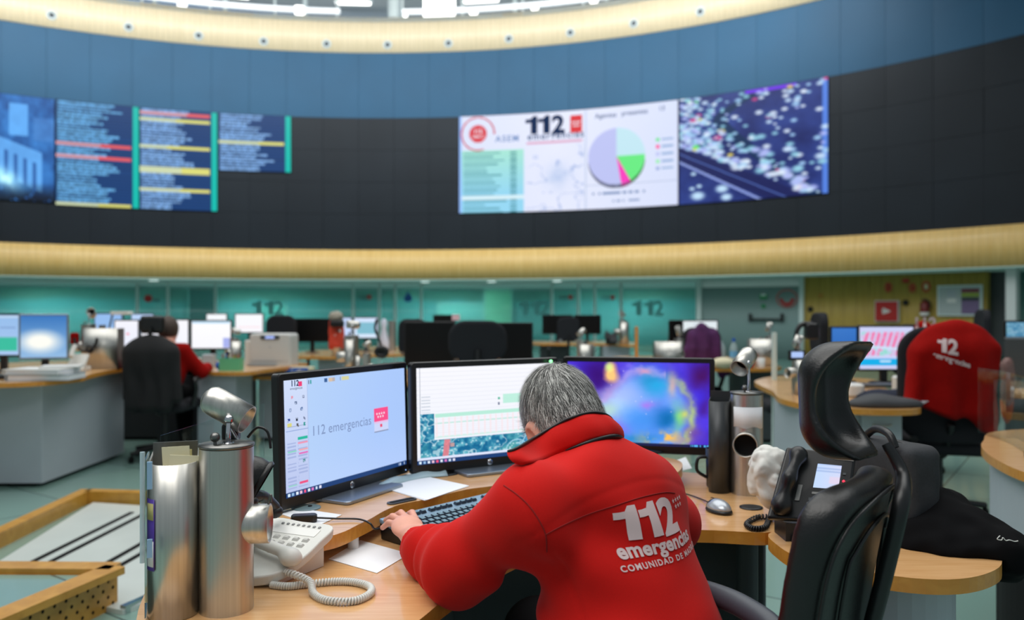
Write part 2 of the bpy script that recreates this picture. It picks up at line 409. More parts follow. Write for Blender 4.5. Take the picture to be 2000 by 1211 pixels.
# floor: pale green polished tiles
mf = bpy.data.materials.new('green_floor_tiles'); mf.use_nodes = True; nt = mf.node_tree; b = nt.nodes['Principled BSDF']
tc = nt.nodes.new('ShaderNodeTexCoord'); mp = nt.nodes.new('ShaderNodeMapping'); mp.inputs['Rotation'].default_value = (0, 0, .62)
br = nt.nodes.new('ShaderNodeTexBrick'); br.offset = 0; br.inputs['Scale'].default_value = 1.0; br.inputs['Brick Width'].default_value = .9; br.inputs['Row Height'].default_value = .9
br.inputs['Mortar Size'].default_value = .006; br.inputs['Color1'].default_value = (*lin((128, 160, 150)), 1); br.inputs['Color2'].default_value = (*lin((120, 154, 146)), 1)
br.inputs['Mortar'].default_value = (*lin((70, 92, 88)), 1)
nt.links.new(tc.outputs['Object'], mp.inputs[0]); nt.links.new(mp.outputs[0], br.inputs['Vector']); nt.links.new(br.outputs['Color'], b.inputs['Base Color'])
b.inputs['Roughness'].default_value = .22; b.inputs['Coat Weight'].default_value = .3; b.inputs['Coat Roughness'].default_value = .1
m = MB(); m.box((-3, 11, -.05), (52, 44, .1)); struct(m.build('floor', mf))
PA, PB = math.radians(-96), math.radians(92)
# video wall: dark cubes; the two rows above the pictures have reflected blue light put into their colour
M_['cube_hi'] = mat('video_cube_upper_sheen', (34, 84, 116), .5, noise=.06, nscale=.7, spec=.3)
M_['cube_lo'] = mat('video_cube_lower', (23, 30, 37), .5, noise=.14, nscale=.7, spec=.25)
ZS1, ZB0, ZB1, ZT = 6.93, 3.05, 8.84, 9.86
mb = MB(); step = .0585; k = 0; p = PA
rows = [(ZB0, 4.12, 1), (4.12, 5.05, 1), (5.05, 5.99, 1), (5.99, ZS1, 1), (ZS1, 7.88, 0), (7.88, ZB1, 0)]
while p < PB:
    for z0, z1, mi in rows:
        g = .003; dr = RNG.uniform(0, .012)
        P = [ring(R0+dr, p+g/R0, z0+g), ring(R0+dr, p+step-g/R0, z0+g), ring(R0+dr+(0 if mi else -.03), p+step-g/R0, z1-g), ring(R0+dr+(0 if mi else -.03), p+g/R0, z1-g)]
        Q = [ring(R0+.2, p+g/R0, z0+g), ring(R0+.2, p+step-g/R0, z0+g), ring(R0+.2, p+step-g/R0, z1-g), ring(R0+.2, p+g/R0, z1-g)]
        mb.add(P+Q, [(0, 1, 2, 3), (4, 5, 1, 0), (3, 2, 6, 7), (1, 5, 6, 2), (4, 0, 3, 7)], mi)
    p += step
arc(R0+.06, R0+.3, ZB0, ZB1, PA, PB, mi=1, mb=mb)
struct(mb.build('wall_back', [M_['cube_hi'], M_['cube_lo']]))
struct(arc(R0-.10, R0+.3, ZB1, ZT, PA, PB).build('trim_1', M_['panel']))
struct(arc(R0-.10, R0+.3, 2.19, ZB0, PA, PB).build('trim_2', M_['panel_low']))
# ports in the upper wooden band
def on_wall(M, name, mb, mats, parent=None):
    mb.v = [tuple(M @ Vector(p)) for p in mb.v]; return mb.build(name, mats, parent, world=True)
for i, (x, y) in enumerate([(101, 30), (251, 53), (388, 70), (515, 81), (638, 86), (757, 88), (876, 85), (994, 76), (1114, 64), (1238, 46), (1368, 23)]):
    M, d = wall_frame(x, y, R0-.10)
    t = thing('downlight_port', ['small round port in the upper wooden band, %s' % s for s in ('far left one', 'second from the left', 'third from the left', 'fourth from the left', 'fifth from the left', 'middle one of eleven', 'fifth from the right', 'fourth from the right', 'third from the right', 'second from the right', 'rightmost one')][i], 'light fitting', M.translation, group='round ports along the upper wooden band')
    a = MB(); a.lathe([(.13, .0), (.13, .03), (.075, .035), (.07, .0)], (0, 0, 0), (0, 0, 1), 24); on_wall(M, 'ring', a, M_['whitepaint'], t)
    a = MB(); a.lathe([(.07, .01), (.05, .02), (.0, .02)], (0, 0, 0), (0, 0, 1), 20); on_wall(M, 'lens', a, M_['greyd'], t)
# gallery above the band: floor, blue glazing, columns, rails, ceiling and lamps
struct(arc(R0-.1, R0+5, ZT-.15, ZT, PA, PB).build('trim_3', M_['whitepaint']))
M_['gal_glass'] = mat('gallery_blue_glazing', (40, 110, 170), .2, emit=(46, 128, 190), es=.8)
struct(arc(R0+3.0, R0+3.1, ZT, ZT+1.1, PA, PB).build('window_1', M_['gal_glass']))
struct(arc(R0+3.1, R0+3.2, ZT+1.1, ZT+3.2, PA, PB).build('wall_gallery', mat('gallery_wall', (150, 156, 156), .7)))
mc = mat('gallery_ceiling', (186, 192, 190), .7); nt = mc.node_tree
struct(arc(R0-.6, R0+5, ZT+2.5, ZT+2.7, PA, PB).build('ceiling', mc))
for j, (pa, pb) in enumerate(((PA, phi_at(664, R0+.4)[0]), (phi_at(786, R0+.4)[0], PB))):
    t = thing('gallery_railing', ['white tubular gallery railing left of the grey column', 'white tubular gallery railing right of the grey column'][j], 'railing', ring(R0+.4, pa, ZT), group='gallery railings')
    a = MB(); n = 60
    a.tube([ring(R0+.4, pa+(pb-pa)*k/n, ZT+.34) for k in range(n+1)], .085, 8); a.build('lower_rail', M_['glow_rail'] if 'glow_rail' in M_ else M_.setdefault('glow_rail', mat('white_rail_added_glow', (245, 248, 250), .4, emit=(255, 255, 255), es=.55)), t, world=True)  # lower rail's brightness put into its material as glow; it is no lamp
    a = MB(); a.tube([ring(R0+.4, pa+(pb-pa)*k/n, ZT+1.05) for k in range(n+1)], .04, 8); a.build('top_rail', M_['whitepaint'], t, world=True)
    q = pa
    while q <= pb:
        a = MB(); c = ring(R0+.4, q, ZT); a.cyl(c, c+Vector((0, 0, 1.05)), .035, n=8); a.build('post', M_['whitepaint'], t, world=True); q += .1
for i, x in enumerate((770, 1006, 1185, 596, 440, 302)):
    ph, d = phi_at(x, R0+1.6); c = ring(R0+1.6, ph, ZT); a = MB(); a.cyl(c, c+Vector((0, 0, 2.5)), (.2, .07, .07, .07, .07, .07)[i], n=20)
    struct(a.build('trim_%d' % (10+i), M_['whitepaint']))
for i, (x, y, w) in enumerate([(858, 20, .95), (585, 20, .30), (790, 30, .16), (925, 25, .22), (1045, 20, .2), (356, 14, .25), (1160, 4, .2)]):
    M, d = wall_frame(x, y, R0+.75)
    t = thing('gallery_lamp', ['large glaring white lamp block in the middle of the gallery', 'small white lamp left of the gallery column', 'small white lamp just left of the large glaring lamp', 'small white lamp just right of the large glaring lamp', 'second white lamp right of the large glaring lamp', 'white lamp at the left part of the gallery', 'last white lamp at the right end of the gallery'][i], 'lamp', M.translation, group='lamps along the gallery')
    a = MB(); a.bbox((0, 0, 0), (w, w*.9 if i == 0 else w*.8, .15), .06, axis=2); on_wall(M, 'diffuser', a, M_['glow'], t)
    a = MB(); a.bbox((0, 0, -.1), (w*.9, w*.7, .06), .05, axis=2); on_wall(M, 'housing', a, M_['whitepaint'], t)
for i, x in enumerate((450, 690, 940, 1100)):
    M, d = wall_frame(x, 4, R0+1.9); z = ZT+1.15
    M.translation.z = z
    t = thing('ceiling_lamp', 'white tube lamp under the gallery ceiling, %s' % ('leftmost', 'second from the left', 'third from the left', 'rightmost')[i], 'lamp', M.translation, group='tube lamps under the gallery ceiling')
    a = MB(); a.bbox((0, 0, 0), (1.1, .08, .1), .03, axis=2); on_wall(M, 'tube', a, M_['glow'], t)
    a = MB(); a.box((0, .06, 0), (1.2, .04, .14)); on_wall(M, 'reflector', a, M_['whitepaint'], t)
# soffit, corridor behind glass
M_['soffit'] = mat('pale_soffit', (176, 206, 198), .6)
struct(arc(R0-.1, R0+5.0, 2.16, 2.19, PA, PB).build('ceiling_low', M_['soffit']))
PG = phi_at(1365, R0+2)[0]
M_['corr'] = bpy.data.materials.new('corridor_wall_bands'); M_['corr'].use_nodes = True
nt = M_['corr'].node_tree; b = nt.nodes['Principled BSDF']; b.inputs['Roughness'].default_value = .7
tc = nt.nodes.new('ShaderNodeTexCoord'); sp = nt.nodes.new('ShaderNodeSeparateXYZ'); nt.links.new(tc.outputs['Object'], sp.inputs[0])
no = nt.nodes.new('ShaderNodeTexNoise'); no.inputs['Scale'].default_value = 1.1; no.inputs['Detail'].default_value = 3; nt.links.new(tc.outputs['Object'], no.inputs['Vector'])
ad = nt.nodes.new('ShaderNodeMath'); ad.operation = 'MULTIPLY_ADD'; nt.links.new(no.outputs['Fac'], ad.inputs[0]); ad.inputs[1].default_value = .35; nt.links.new(sp.outputs[2], ad.inputs[2])
rp = nt.nodes.new('ShaderNodeValToRGB'); rp.color_ramp.interpolation = 'EASE'
e = rp.color_ramp.elements; e[0].position = .2; e[0].color = (*lin((140, 196, 200)), 1); e[1].position = 1; e[1].color = (*lin((84, 140, 130)), 1)
q = e.new(.72); q.color = (*lin((124, 182, 188)), 1); q = e.new(.80); q.color = (*lin((122, 148, 134)), 1)
dv = nt.nodes.new('ShaderNodeMath'); dv.operation = 'DIVIDE'; nt.links.new(ad.outputs[0], dv.inputs[0]); dv.inputs[1].default_value = 2.4
nt.links.new(dv.outputs[0], rp.inputs[0]); nt.links.new(rp.outputs[0], b.inputs['Base Color'])
struct(arc(R0+4.4, R0+4.6, 0, 2.19, PA, PB).build('wall_corridor', M_['corr']))
for i, a_ in enumerate((-62, -44, -28, -12, 4, 20, 38)):
    c = ring(R0+3.0, math.radians(a_), 2.12); area('corridor_light', c, (0, 0, 0), 2.4, .6, 105, (.78, 1, .97))
frames = [268, 328, 421, 690, 741, 772, 823, 1078, 1130, 1162, 1213, 1362]
edges = [PA]+[phi_at(x, R0+2)[0] for x in frames]
for i in range(len(edges)-1):
    a = arc(R0+2.0, R0+2.012, .02, 2.15, edges[i]+.0015, edges[i+1]-.0015, 14); struct(a.build('window_%d' % (i+2), M_['glass_teal']))
    q = edges[i+1]; a = arc(R0+1.97, R0+2.05, 0, 2.16, q-.0022, q+.0022, 1); struct(a.build('trim_%d' % (30+i), M_['frame']))
struct(arc(R0+1.96, R0+2.06, 2.10, 2.16, PA, PG, 60).build('trim_50', M_['frame']))
M_['corr_dark'] = mat('dark_doorway', (10, 40, 42), .8)
M_['corr_green'] = mat('pale_green_door', (190, 236, 196), .6)
def corridor_panel(x0, x1, y0, y1, m, name, nm=None):
    R = R0+4.30; M, d = wall_frame((x0+x1)/2, (y0+y1)/2, R); w = (x1-x0)/F*d*1.02; h = (y1-y0)/F*d
    a = MB(); a.box((0, 0, 0), (w, h, .05)); a.box((0, 0, -.02), (w+.12, h+.12, .04), 1); return on_wall(M, name, a, [m, M_['frame']])
struct(corridor_panel(948, 998, 566, 672, M_['corr_green'], 'door_1')); struct(corridor_panel(372, 416, 556, 676, M_['corr_dark'], 'door_2'))
tag(corridor_panel(858, 942, 594, 622, mat('whiteboard_far', (176, 224, 220), .4), 'whiteboard'), 'pale whiteboard on the corridor wall left of the pale green door', 'whiteboard')
tag(corridor_panel(514, 557, 598, 625, mat('whiteboard_far2', (130, 210, 200), .4), 'notice_board'), 'pale green notice board behind the glass above the round backed chair', 'board')
# emblems on the glass
for i, (x, y, s) in enumerate([(712, 581, 1), (1105, 581, 1), (1187, 582, 1), (293, 583, 1)]):
    M, d = wall_frame(x, y, R0+1.98)
    t = thing('glass_emblem', ['red and grey emblem on the glass just left of the blue drop', 'red and grey emblem on the glass above the pair of black far monitors', 'red and grey emblem on the glass right of the far black monitors', 'red dot emblem on the glass at the far left'][i], 'sticker', M.translation, group='small emblems on the glass wall')
    if i < 3:
        a = MB(); a.text('112', .17, lambda X, Y, Z: (X-.08, Y-.05, .01), bold=.03); a.text('emergencias', .05, lambda X, Y, Z: (X-.02, Y-.11, .01)); on_wall(M, 'lettering', a, M_['greyd'], t)
        a = MB(); a.box((.15, .01, .004), (.13, .13, .008)); on_wall(M, 'red_square', a, M_['redp'], t)
    else:
        a = MB(); a.lathe([(.11, 0), (.11, .01)], (-.05, 0, 0), (0, 0, 1), 20); on_wall(M, 'red_dot', a, M_['redp'], t)
        a = MB(); a.box((.18, -.05, .004), (.2, .05, .008)); on_wall(M, 'caption', a, M_['greyd'], t)
M, d = wall_frame(797, 580, R0+1.98); a = MB(); pts = []
for k in range(28):
    t_ = 2*math.pi*k/28; r = .13*(1+.0*math.cos(t_)); x_ = r*math.sin(t_)*(1-.0); y_ = -r*math.cos(t_)
    if y_ > 0: x_ *= (1-y_/.13*.85); y_ *= 1.5
    pts.append((x_, y_-.03))
a.prism(pts, 0, .01); tag(on_wall(M, 'drop_sticker', a, mat('drop_blue', (10, 84, 160), .5)), 'blue water drop sticker on the glass wall', 'sticker')
M_['ghost'] = mat('frosted_print', (104, 176, 176), .6)
ONE = None
def one_shape(sz, cx, cy, T, a=None, n=7):
    a = a or MB()
    def qs(x0, x1, y0, y1, f=lambda x, y: (x, y)):
        P = []
        for j in range(n+1):
            for i in range(3):
                q = f(x0+(x1-x0)*i/2, y0+(y1-y0)*j/n); P.append(T(cx+q[0]*sz, cy+q[1]*sz))
        a.grid(P, 3, n+1)
    qs(.40, .66, 0, .60); qs(.40, .66, .60, .72, lambda x, y: (x+(.66-x)*max(0, (y-.60))/.12*.32, y)); qs(.18, .40, .45, .60, lambda x, y: (x, y+(.012 if x > .3 else 0)))
    return a
for i, x in enumerate((1262, 1040, 520)):
    M, d = wall_frame(x, 603, R0+1.985); t = thing('frosted_number', ['faint frosted number 112 on the glass left of the grey door', 'faint frosted number 112 on the glass above the central black chair', 'faint frosted number 112 on the glass above the grey printer'][i], 'lettering', M.translation, group='frosted numbers on the glass wall')
    for k in range(2): a = MB(); one_shape(.62, -.55+.36*k, -.2, lambda X, Y: (X, Y, .005), a); on_wall(M, 'digit', a, M_['ghost'], t)
    a = MB(); a.text('2', .62, lambda X, Y, Z: (X+.38, Y-.2, .005), bold=.03); on_wall(M, 'digit', a, M_['ghost'], t)
for i, x in enumerate((300, 830, 960, 1088)):
    ph, d = phi_at(x, R0+.9); c = ring(R0+.9, ph, 2.155); a = MB(); a.lathe([(.13, -.01), (.13, .01)], c, (0, 0, 1), 20)
    tag(a.build('downlight', M_['glow_soft']), 'small round downlight in the pale soffit, %s' % ('leftmost', 'second from the left', 'third from the left', 'rightmost')[i], 'light fitting', 'downlights in the soffit')
# right part: grey door, wooden wall, fire equipment
P1, P2, P3 = phi_at(1367, R0+1.2)[0], phi_at(1567, R0+1.2)[0], phi_at(1927, R0+1.2)[0]
M_['doorgrey'] = mat('grey_green_door', (132, 158, 156), .45)
struct(arc(R0+1.2, R0+1.3, 1.92, 2.16, P1, P2, 12).build('trim_51', M_['whitepaint']))
struct(arc(R0+1.2, R0+1.26, 0, 1.92, P1+.002, P2-.003, 12).build('door_3', M_['doorgrey']))
for i, q in enumerate((P1, P2)): struct(arc(R0+1.1, R0+1.3, 0, 2.16, q-.003, q+.003, 1).build('trim_%d' % (52+i), M_['frame']))
struct(arc(R0+1.2, R0+1.4, 0, 2.16, P2+.003, P3, 24).build('wall_right', M_['panel_far']))
struct(arc(R0+2.0, R0+2.1, 0, 2.16, P3, PB, 24).build('wall_far_right', mat('pale_green_wall', (120, 166, 160), .6)))
M, d = wall_frame(1957, 600, R0+1.6); a = MB(); a.box((0, 0, 0), (.5, 2.2, .05)); struct(on_wall(M, 'door_4', a, M_['greyd']))
M, d = wall_frame(1978, 600, R0+.4); a = MB(); a.box((0, -.2, 0), (.2, 3.0, .2)); struct(on_wall(M, 'trim_60', a, M_['whitepaint']))
M, d = wall_frame(1497, 622, R0+1.18); t = thing('door_handle', 'black push bar across the grey door', 'door handle', M.translation); w = 62/F*d
a = MB(); a.cyl((-w/2, -.03, .08), (w/2, -.03, .08), .03, n=10); on_wall(M, 'bar', a, M_['black'], t)
for sx in (-1, 1):
    a = MB(); a.bbox((sx*w/2, .02, .04), (.07, .22, .09), .02, axis=2); on_wall(M, 'bracket', a, M_['black'], t)
def sign(x, y, w, h, m, name, label, R=R0+1.17, extra=None):
    M, d = wall_frame(x, y, R); t = thing(name, label, 'sign', M.translation); a = MB(); a.bbox((0, 0, 0), (w/F*d, h/F*d, .015), .01, axis=2); on_wall(M, 'plate', a, m, t)
    if extra: extra(M, d/F, t)
    return t
def ex_run(M, s, t):
    a = MB(); a.box((0, 3*s, .012), (10*s, 4*s, .006)); a.sphere((3*s, 4*s, .014), 1.4*s, 8, 6); on_wall(M, 'pictogram', a, M_['whitepaint'], t)
def arcsign(x, y, r, label):
    M, d = wall_frame(x, y, R0+1.17); s = d/F; t = thing('round_emblem', label, 'sign', M.translation)
    a = MB(); n = 24; P = []
    for k in range(n+1):
        g = math.pi*(1+k/n); P += [(r*s*math.cos(g), r*s*math.sin(g), .01), (.6*r*s*math.cos(g), .6*r*s*math.sin(g), .01)]
    a.add(P, [(2*k, 2*k+2, 2*k+3, 2*k+1) for k in range(n)]); on_wall(M, 'arc', a, M_['redp'], t)
    a = MB(); P = []
    for k in range(41):
        g = 2*math.pi*k/40; P += [(1.5*r*s*math.cos(g), 1.3*r*s*math.sin(g), .008), (1.3*r*s*math.cos(g), 1.1*r*s*math.sin(g), .008)]
    a.add(P, [(2*k, 2*k+2, 2*k+3, 2*k+1) for k in range(40)]); on_wall(M, 'outline', a, mat('faded_red', (170, 96, 92), .6), t)
sign(1491, 579, 15, 11, M_['green_s'] if 'green_s' in M_ else M_.setdefault('green_s', mat('sign_green', (30, 140, 84), .5)), 'exit_sign', 'green exit sign on the grey door', extra=ex_run)
sign(1491, 598, 8, 7, M_['green_s'], 'arrow_sign', 'small green sign under the exit sign on the grey door')
arcsign(1537, 583, 14, 'red round emblem on the grey door')
sign(1603, 577, 8, 6, mat('faint_orange', (176, 120, 44), .6), 'wall_mark', 'faint orange square mark on the wooden wall')
sign(1769, 548, 13, 7, M_['redp'], 'alarm_box', 'small dark red alarm box high on the wooden wall')
def ring_sign(x, y, r, label, inner):
    M, d = wall_frame(x, y, R0+1.17); s = d/F; t = thing('fire_sign', label, 'sign', M.translation, group='red fire signs on the wooden wall'); a = MB(); P = []
    for k in range(25):
        g = 2*math.pi*k/24; P += [(.72*r*s*math.cos(g), r*s*math.sin(g), .01), (.45*r*s*math.cos(g), .72*r*s*math.sin(g), .01)]
    a.add(P, [(2*k, 2*k+2, 2*k+3, 2*k+1) for k in range(24)]); on_wall(M, 'border', a, mat('sign_red', (196, 70, 50), .6), t)
    a = MB(); a.bbox((0, 0, .006), (r*s*.5, r*s*inner, .01), .02, axis=2); on_wall(M, 'symbol', a, M_['redp'] if inner > .9 else M_['cream'], t)
ring_sign(1735, 561, 9.5, 'red fire sign above the red hose cabinet', 1.2); ring_sign(1782, 562, 9, 'smaller red fire sign between the two others', 1.0); ring_sign(1809, 560, 11, 'red fire sign above the fire extinguisher', .8)
M, d = wall_frame(1734, 608, R0+1.17); s = d/F; t = thing('fire_hose_cabinet', 'square red fire hose cabinet on the wooden wall', 'fire hose cabinet', M.translation)
a = MB(); a.box((0, 0, .04), (45*s, 42*s, .08)); on_wall(M, 'frame', a, M_['whitepaint'], t)
a = MB(); a.box((0, 0, .06), (41*s, 38*s, .1)); on_wall(M, 'cabinet_door', a, M_['redp'], t)
a = MB(); a.add([(-6*s, -6*s, .115), (9*s, 0, .115), (-6*s, 7*s, .115)], [(0, 1, 2)]); a.box((-5*s, 0, .113), (5*s, 9*s, .004)); on_wall(M, 'white_symbol', a, M_['white'], t)
M, d = wall_frame(1806, 602, R0+1.05); s = d/F; t = thing('fire_extinguisher', 'dark red fire extinguisher hanging on the wooden wall', 'fire extinguisher', M.translation)
a = MB(); a.lathe([(0, -17*s), (7*s, -16*s), (8.5*s, -13*s), (8.5*s, 8*s), (5*s, 13*s), (2*s, 15*s)], (0, 0, 0), (0, 1, 0), 20); on_wall(M, 'cylinder', a, mat('extinguisher_red', (120, 30, 28), .35), t)
a = MB(); a.lathe([(8.7*s, -14*s), (8.7*s, -8*s)], (0, 0, 0), (0, 1, 0), 20, cap=False); on_wall(M, 'label_band', a, M_['white'], t)
a = MB(); a.box((0, 17*s, 0), (10*s, 3*s, .05)); a.tube([(4*s, 15*s, 0), (9*s, 12*s, 0), (9.5*s, 0, 0)], .02, 6); on_wall(M, 'valve', a, M_['black'], t)
for i, (x, y) in enumerate([(1583, 604), (1769, 591)]):
    M, d = wall_frame(x, y, R0+1.17); a = MB(); a.lathe([(.07, 0), (.07, .03), (.03, .05)], (0, 0, 0), (0, 0, 1), 14)
    tag(on_wall(M, 'wall_socket', a, M_['black']), ['round black socket on the wooden wall beside the grey door', 'round dark socket between hose cabinet and extinguisher'][i], 'socket', 'round sockets on the wooden wall')
M, d = wall_frame(1875, 587, R0+1.15); s = d/F; t = thing('notice_board', 'white notice board with coloured chart on the wooden wall', 'notice board', M.translation)
a = MB(); a.box((0, 0, .02), (82*s, 60*s, .04)); on_wall(M, 'frame', a, M_['frame'], t)
a = MB(); a.box((0, 0, .03), (76*s, 54*s, .04)); on_wall(M, 'board', a, mat('board_grey', (176, 186, 186), .5), t)
a = MB()
for k, c in enumerate((0, 1, 2, 3)): a.box((20*s, (19-8*k)*s if k < 3 else -13*s, .054), (32*s, 7*s if k < 3 else 26*s, .006), c)
on_wall(M, 'colour_chart', a, [mat('chart_red', (128, 44, 60)), mat('chart_green', (150, 170, 50)), mat('chart_dark', (44, 60, 56)), mat('chart_violet', (120, 100, 140))], t)
a = MB(); a.box((-14*s, 14*s, .054), (16*s, 14*s, .006)); a.box((-14*s, 0, .054), (17*s, 8*s, .006), 1); on_wall(M, 'pinned_note', a, [M_['grey'], M_['white']], t)
# ---------------------------------------------------------------- pictures on the video wall
def hashn(x, y, s=0): return np.modf(np.sin(x*127.1+y*311.7+s*74.7)*43758.5453)[0] % 1
def vnoise(x, y, s=0):
    xi, yi = np.floor(x), np.floor(y); fx, fy = x-xi, y-yi; fx = fx*fx*(3-2*fx); fy = fy*fy*(3-2*fy)
    return (hashn(xi, yi, s)*(1-fx)+hashn(xi+1, yi, s)*fx)*(1-fy)+(hashn(xi, yi+1, s)*(1-fx)+hashn(xi+1, yi+1, s)*fx)*fy
def fbm(x, y, s=0, o=4): return sum(vnoise(x*2**i, y*2**i, s+i)*.5**(i+1) for i in range(o))
def lerp(a, b, t): return np.array(a, float)*(1-t[..., None])+np.array(b, float)*t[..., None]
def over(img, m, c, al=1.0):
    m = np.asarray(m, float)[..., None]*al; return img*(1-m)+np.array(c, float)*m
def to_lin(img):
    v = np.clip(img, 0, 255)/255; return np.where(v <= .04045, v/12.92, ((v+.055)/1.055)**2.4)
def grid_mesh(name, fn, paint, nu, nv, mats, parent=None):
    u, v = np.meshgrid(np.linspace(0, 1, nu), np.linspace(0, 1, nv)); P = fn(u.ravel(), v.ravel()); c = to_lin(paint(u, v)).reshape(-1, 3)
    j, i = np.meshgrid(np.arange(nv-1), np.arange(nu-1), indexing='ij'); a = (j*nu+i).ravel(); f = np.stack([a, a+nu, a+nu+1, a+1], 1)
    return mesh_np(name, P, f, mats, parent, world=True, smooth=False, iters=0, colors=c)[0]
def wall_screen(name, label, x0, x1, zt, zb, paint, nu, nv, extra=None):
    R = R0-.035; p0, p1 = phi_at(x0, R)[0], phi_at(x1, R)[0]; pc = (p0+p1)/2
    t = thing(name, label, 'screen', ring(R, pc, zb), group='lit pictures on the curved video wall')
    def fn(u, v):
        ph = p0+(p1-p0)*u; return np.stack([CX+R*np.sin(ph), CY+R*np.cos(ph), zt+(zb-zt)*v], 1)
    grid_mesh('picture', fn, paint, nu, nv, M_['scr'], t)
    arc(R+.004, R+.03, zb-.01, zt+.01, p0-.0005, p1+.0005, 20).build('cube_front', M_['blackm'], t, world=True)
    if extra:
        def T(U, V): ph = p0+(p1-p0)*U; return ring(R-.01, ph, zt+(zb-zt)*V)
        extra(T, t, (p1-p0)*R, zt-zb)
    return t
ZTB = ZS1; ZBB = 4.12
def p_building(u, v):
    x, y = u*3, v*3; n = fbm(x*3, y*3, 3); img = lerp((12, 44, 96), (60, 130, 200), n)
    q = (u*np.cos(.3)+v*.35); b1 = (u > .25) & (u < .85) & (v > .32+.25*u) & (v < .62+.35*u)
    img = over(img, b1, (96, 160, 220), .75); col = b1 & (np.modf(u*9+.0)[0] > .62) & (v > .40+.3*u); img = over(img, col, (30, 70, 130), .8)
    img = over(img, (u > .45) & (u < .68) & (v > .08) & (v < .38), (100, 168, 230), .7); img = over(img, (u > .75) & (v > .2) & (v < .42), (70, 120, 180), .5)
    cl = np.exp(-(((u-.42)/.17)**2+((v-.80-.3*(u-.4))/.09)**2)); img = lerp3(img, (170, 230, 255), np.clip(cl*(.6+.8*fbm(x*8, y*8, 9)), 0, 1))
    img = img*(1-.75*np.clip((v-.82)*6, 0, 1)*(hashn(np.floor(u*40), np.floor(v*50)) < .93))[..., None] if True else img
    return img*1.2*(1-.5*(u < .2)*np.clip(v*1.5-.3, 0, 1))[..., None]
def lerp3(img, c, t): return img*(1-t[..., None])+np.array(c, float)*t[..., None]
wall_screen('wall_picture', 'blue aerial view of a pillared building at the far left of the video wall', -60, 106, ZTB, ZBB+.05, p_building, 90, 120)
def p_list(rows, seed, hl, base=(16, 62, 120), right=None, txt=(104, 176, 232)):
    rg = np.random.default_rng(seed); L = .35+.25*rg.random(rows)+.2*np.sin(np.arange(rows)*.35+seed)**2
    L = np.clip(L, .2, .93)
    def f(u, v):
        r = np.clip((v*rows).astype(int), 0, rows-1); fr = v*rows-r; img = lerp(base, (12, 46, 92), (fr > .8)*1.+0*u)
        img = over(img, (u > .25) & (u < .29), (30, 90, 150), .4)
        on = (u < L[r]) & (fr > .12) & (fr < .86) & (u > .015); tn = .72+.35*hashn(np.floor(u*46), r); img = np.where(on[..., None], np.array(txt)*np.clip(tn, .75, 1)[..., None], img)
        for a, b_, c in hl:
            m = (r >= a) & (r < b_) & (u < .9); img = np.where(m[..., None], np.where((u < L[r]*.8)[..., None], np.array(c)*.5+np.array((190, 215, 235))*.5, np.array(c, float)), img)
        return over(img, u > .925, (0, 190, 176))
    return f
RD, YL = (232, 92, 96), (222, 220, 120)
wall_screen('wall_list', 'blue status list with two red rows, first column on the video wall', 109, 271, ZTB, ZBB, p_list(33, 4, [(13, 14, RD), (17, 18, RD), (32, 33, YL)]), 170, 160)
wall_screen('wall_list', 'blue status list with yellow rows, middle column on the video wall', 273, 424, ZTB, ZBB, p_list(33, 8, [(1, 2, RD), (3, 4, YL), (12, 13, YL), (19, 21, YL), (26, 27, YL)], txt=(130, 178, 236)), 170, 160)
wall_screen('wall_list', 'short blue status list with one yellow row, third column on the video wall', 427, 568, ZTB, 5.30, p_list(19, 15, [(9, 10, YL)], txt=(130, 178, 236)), 150, 110)
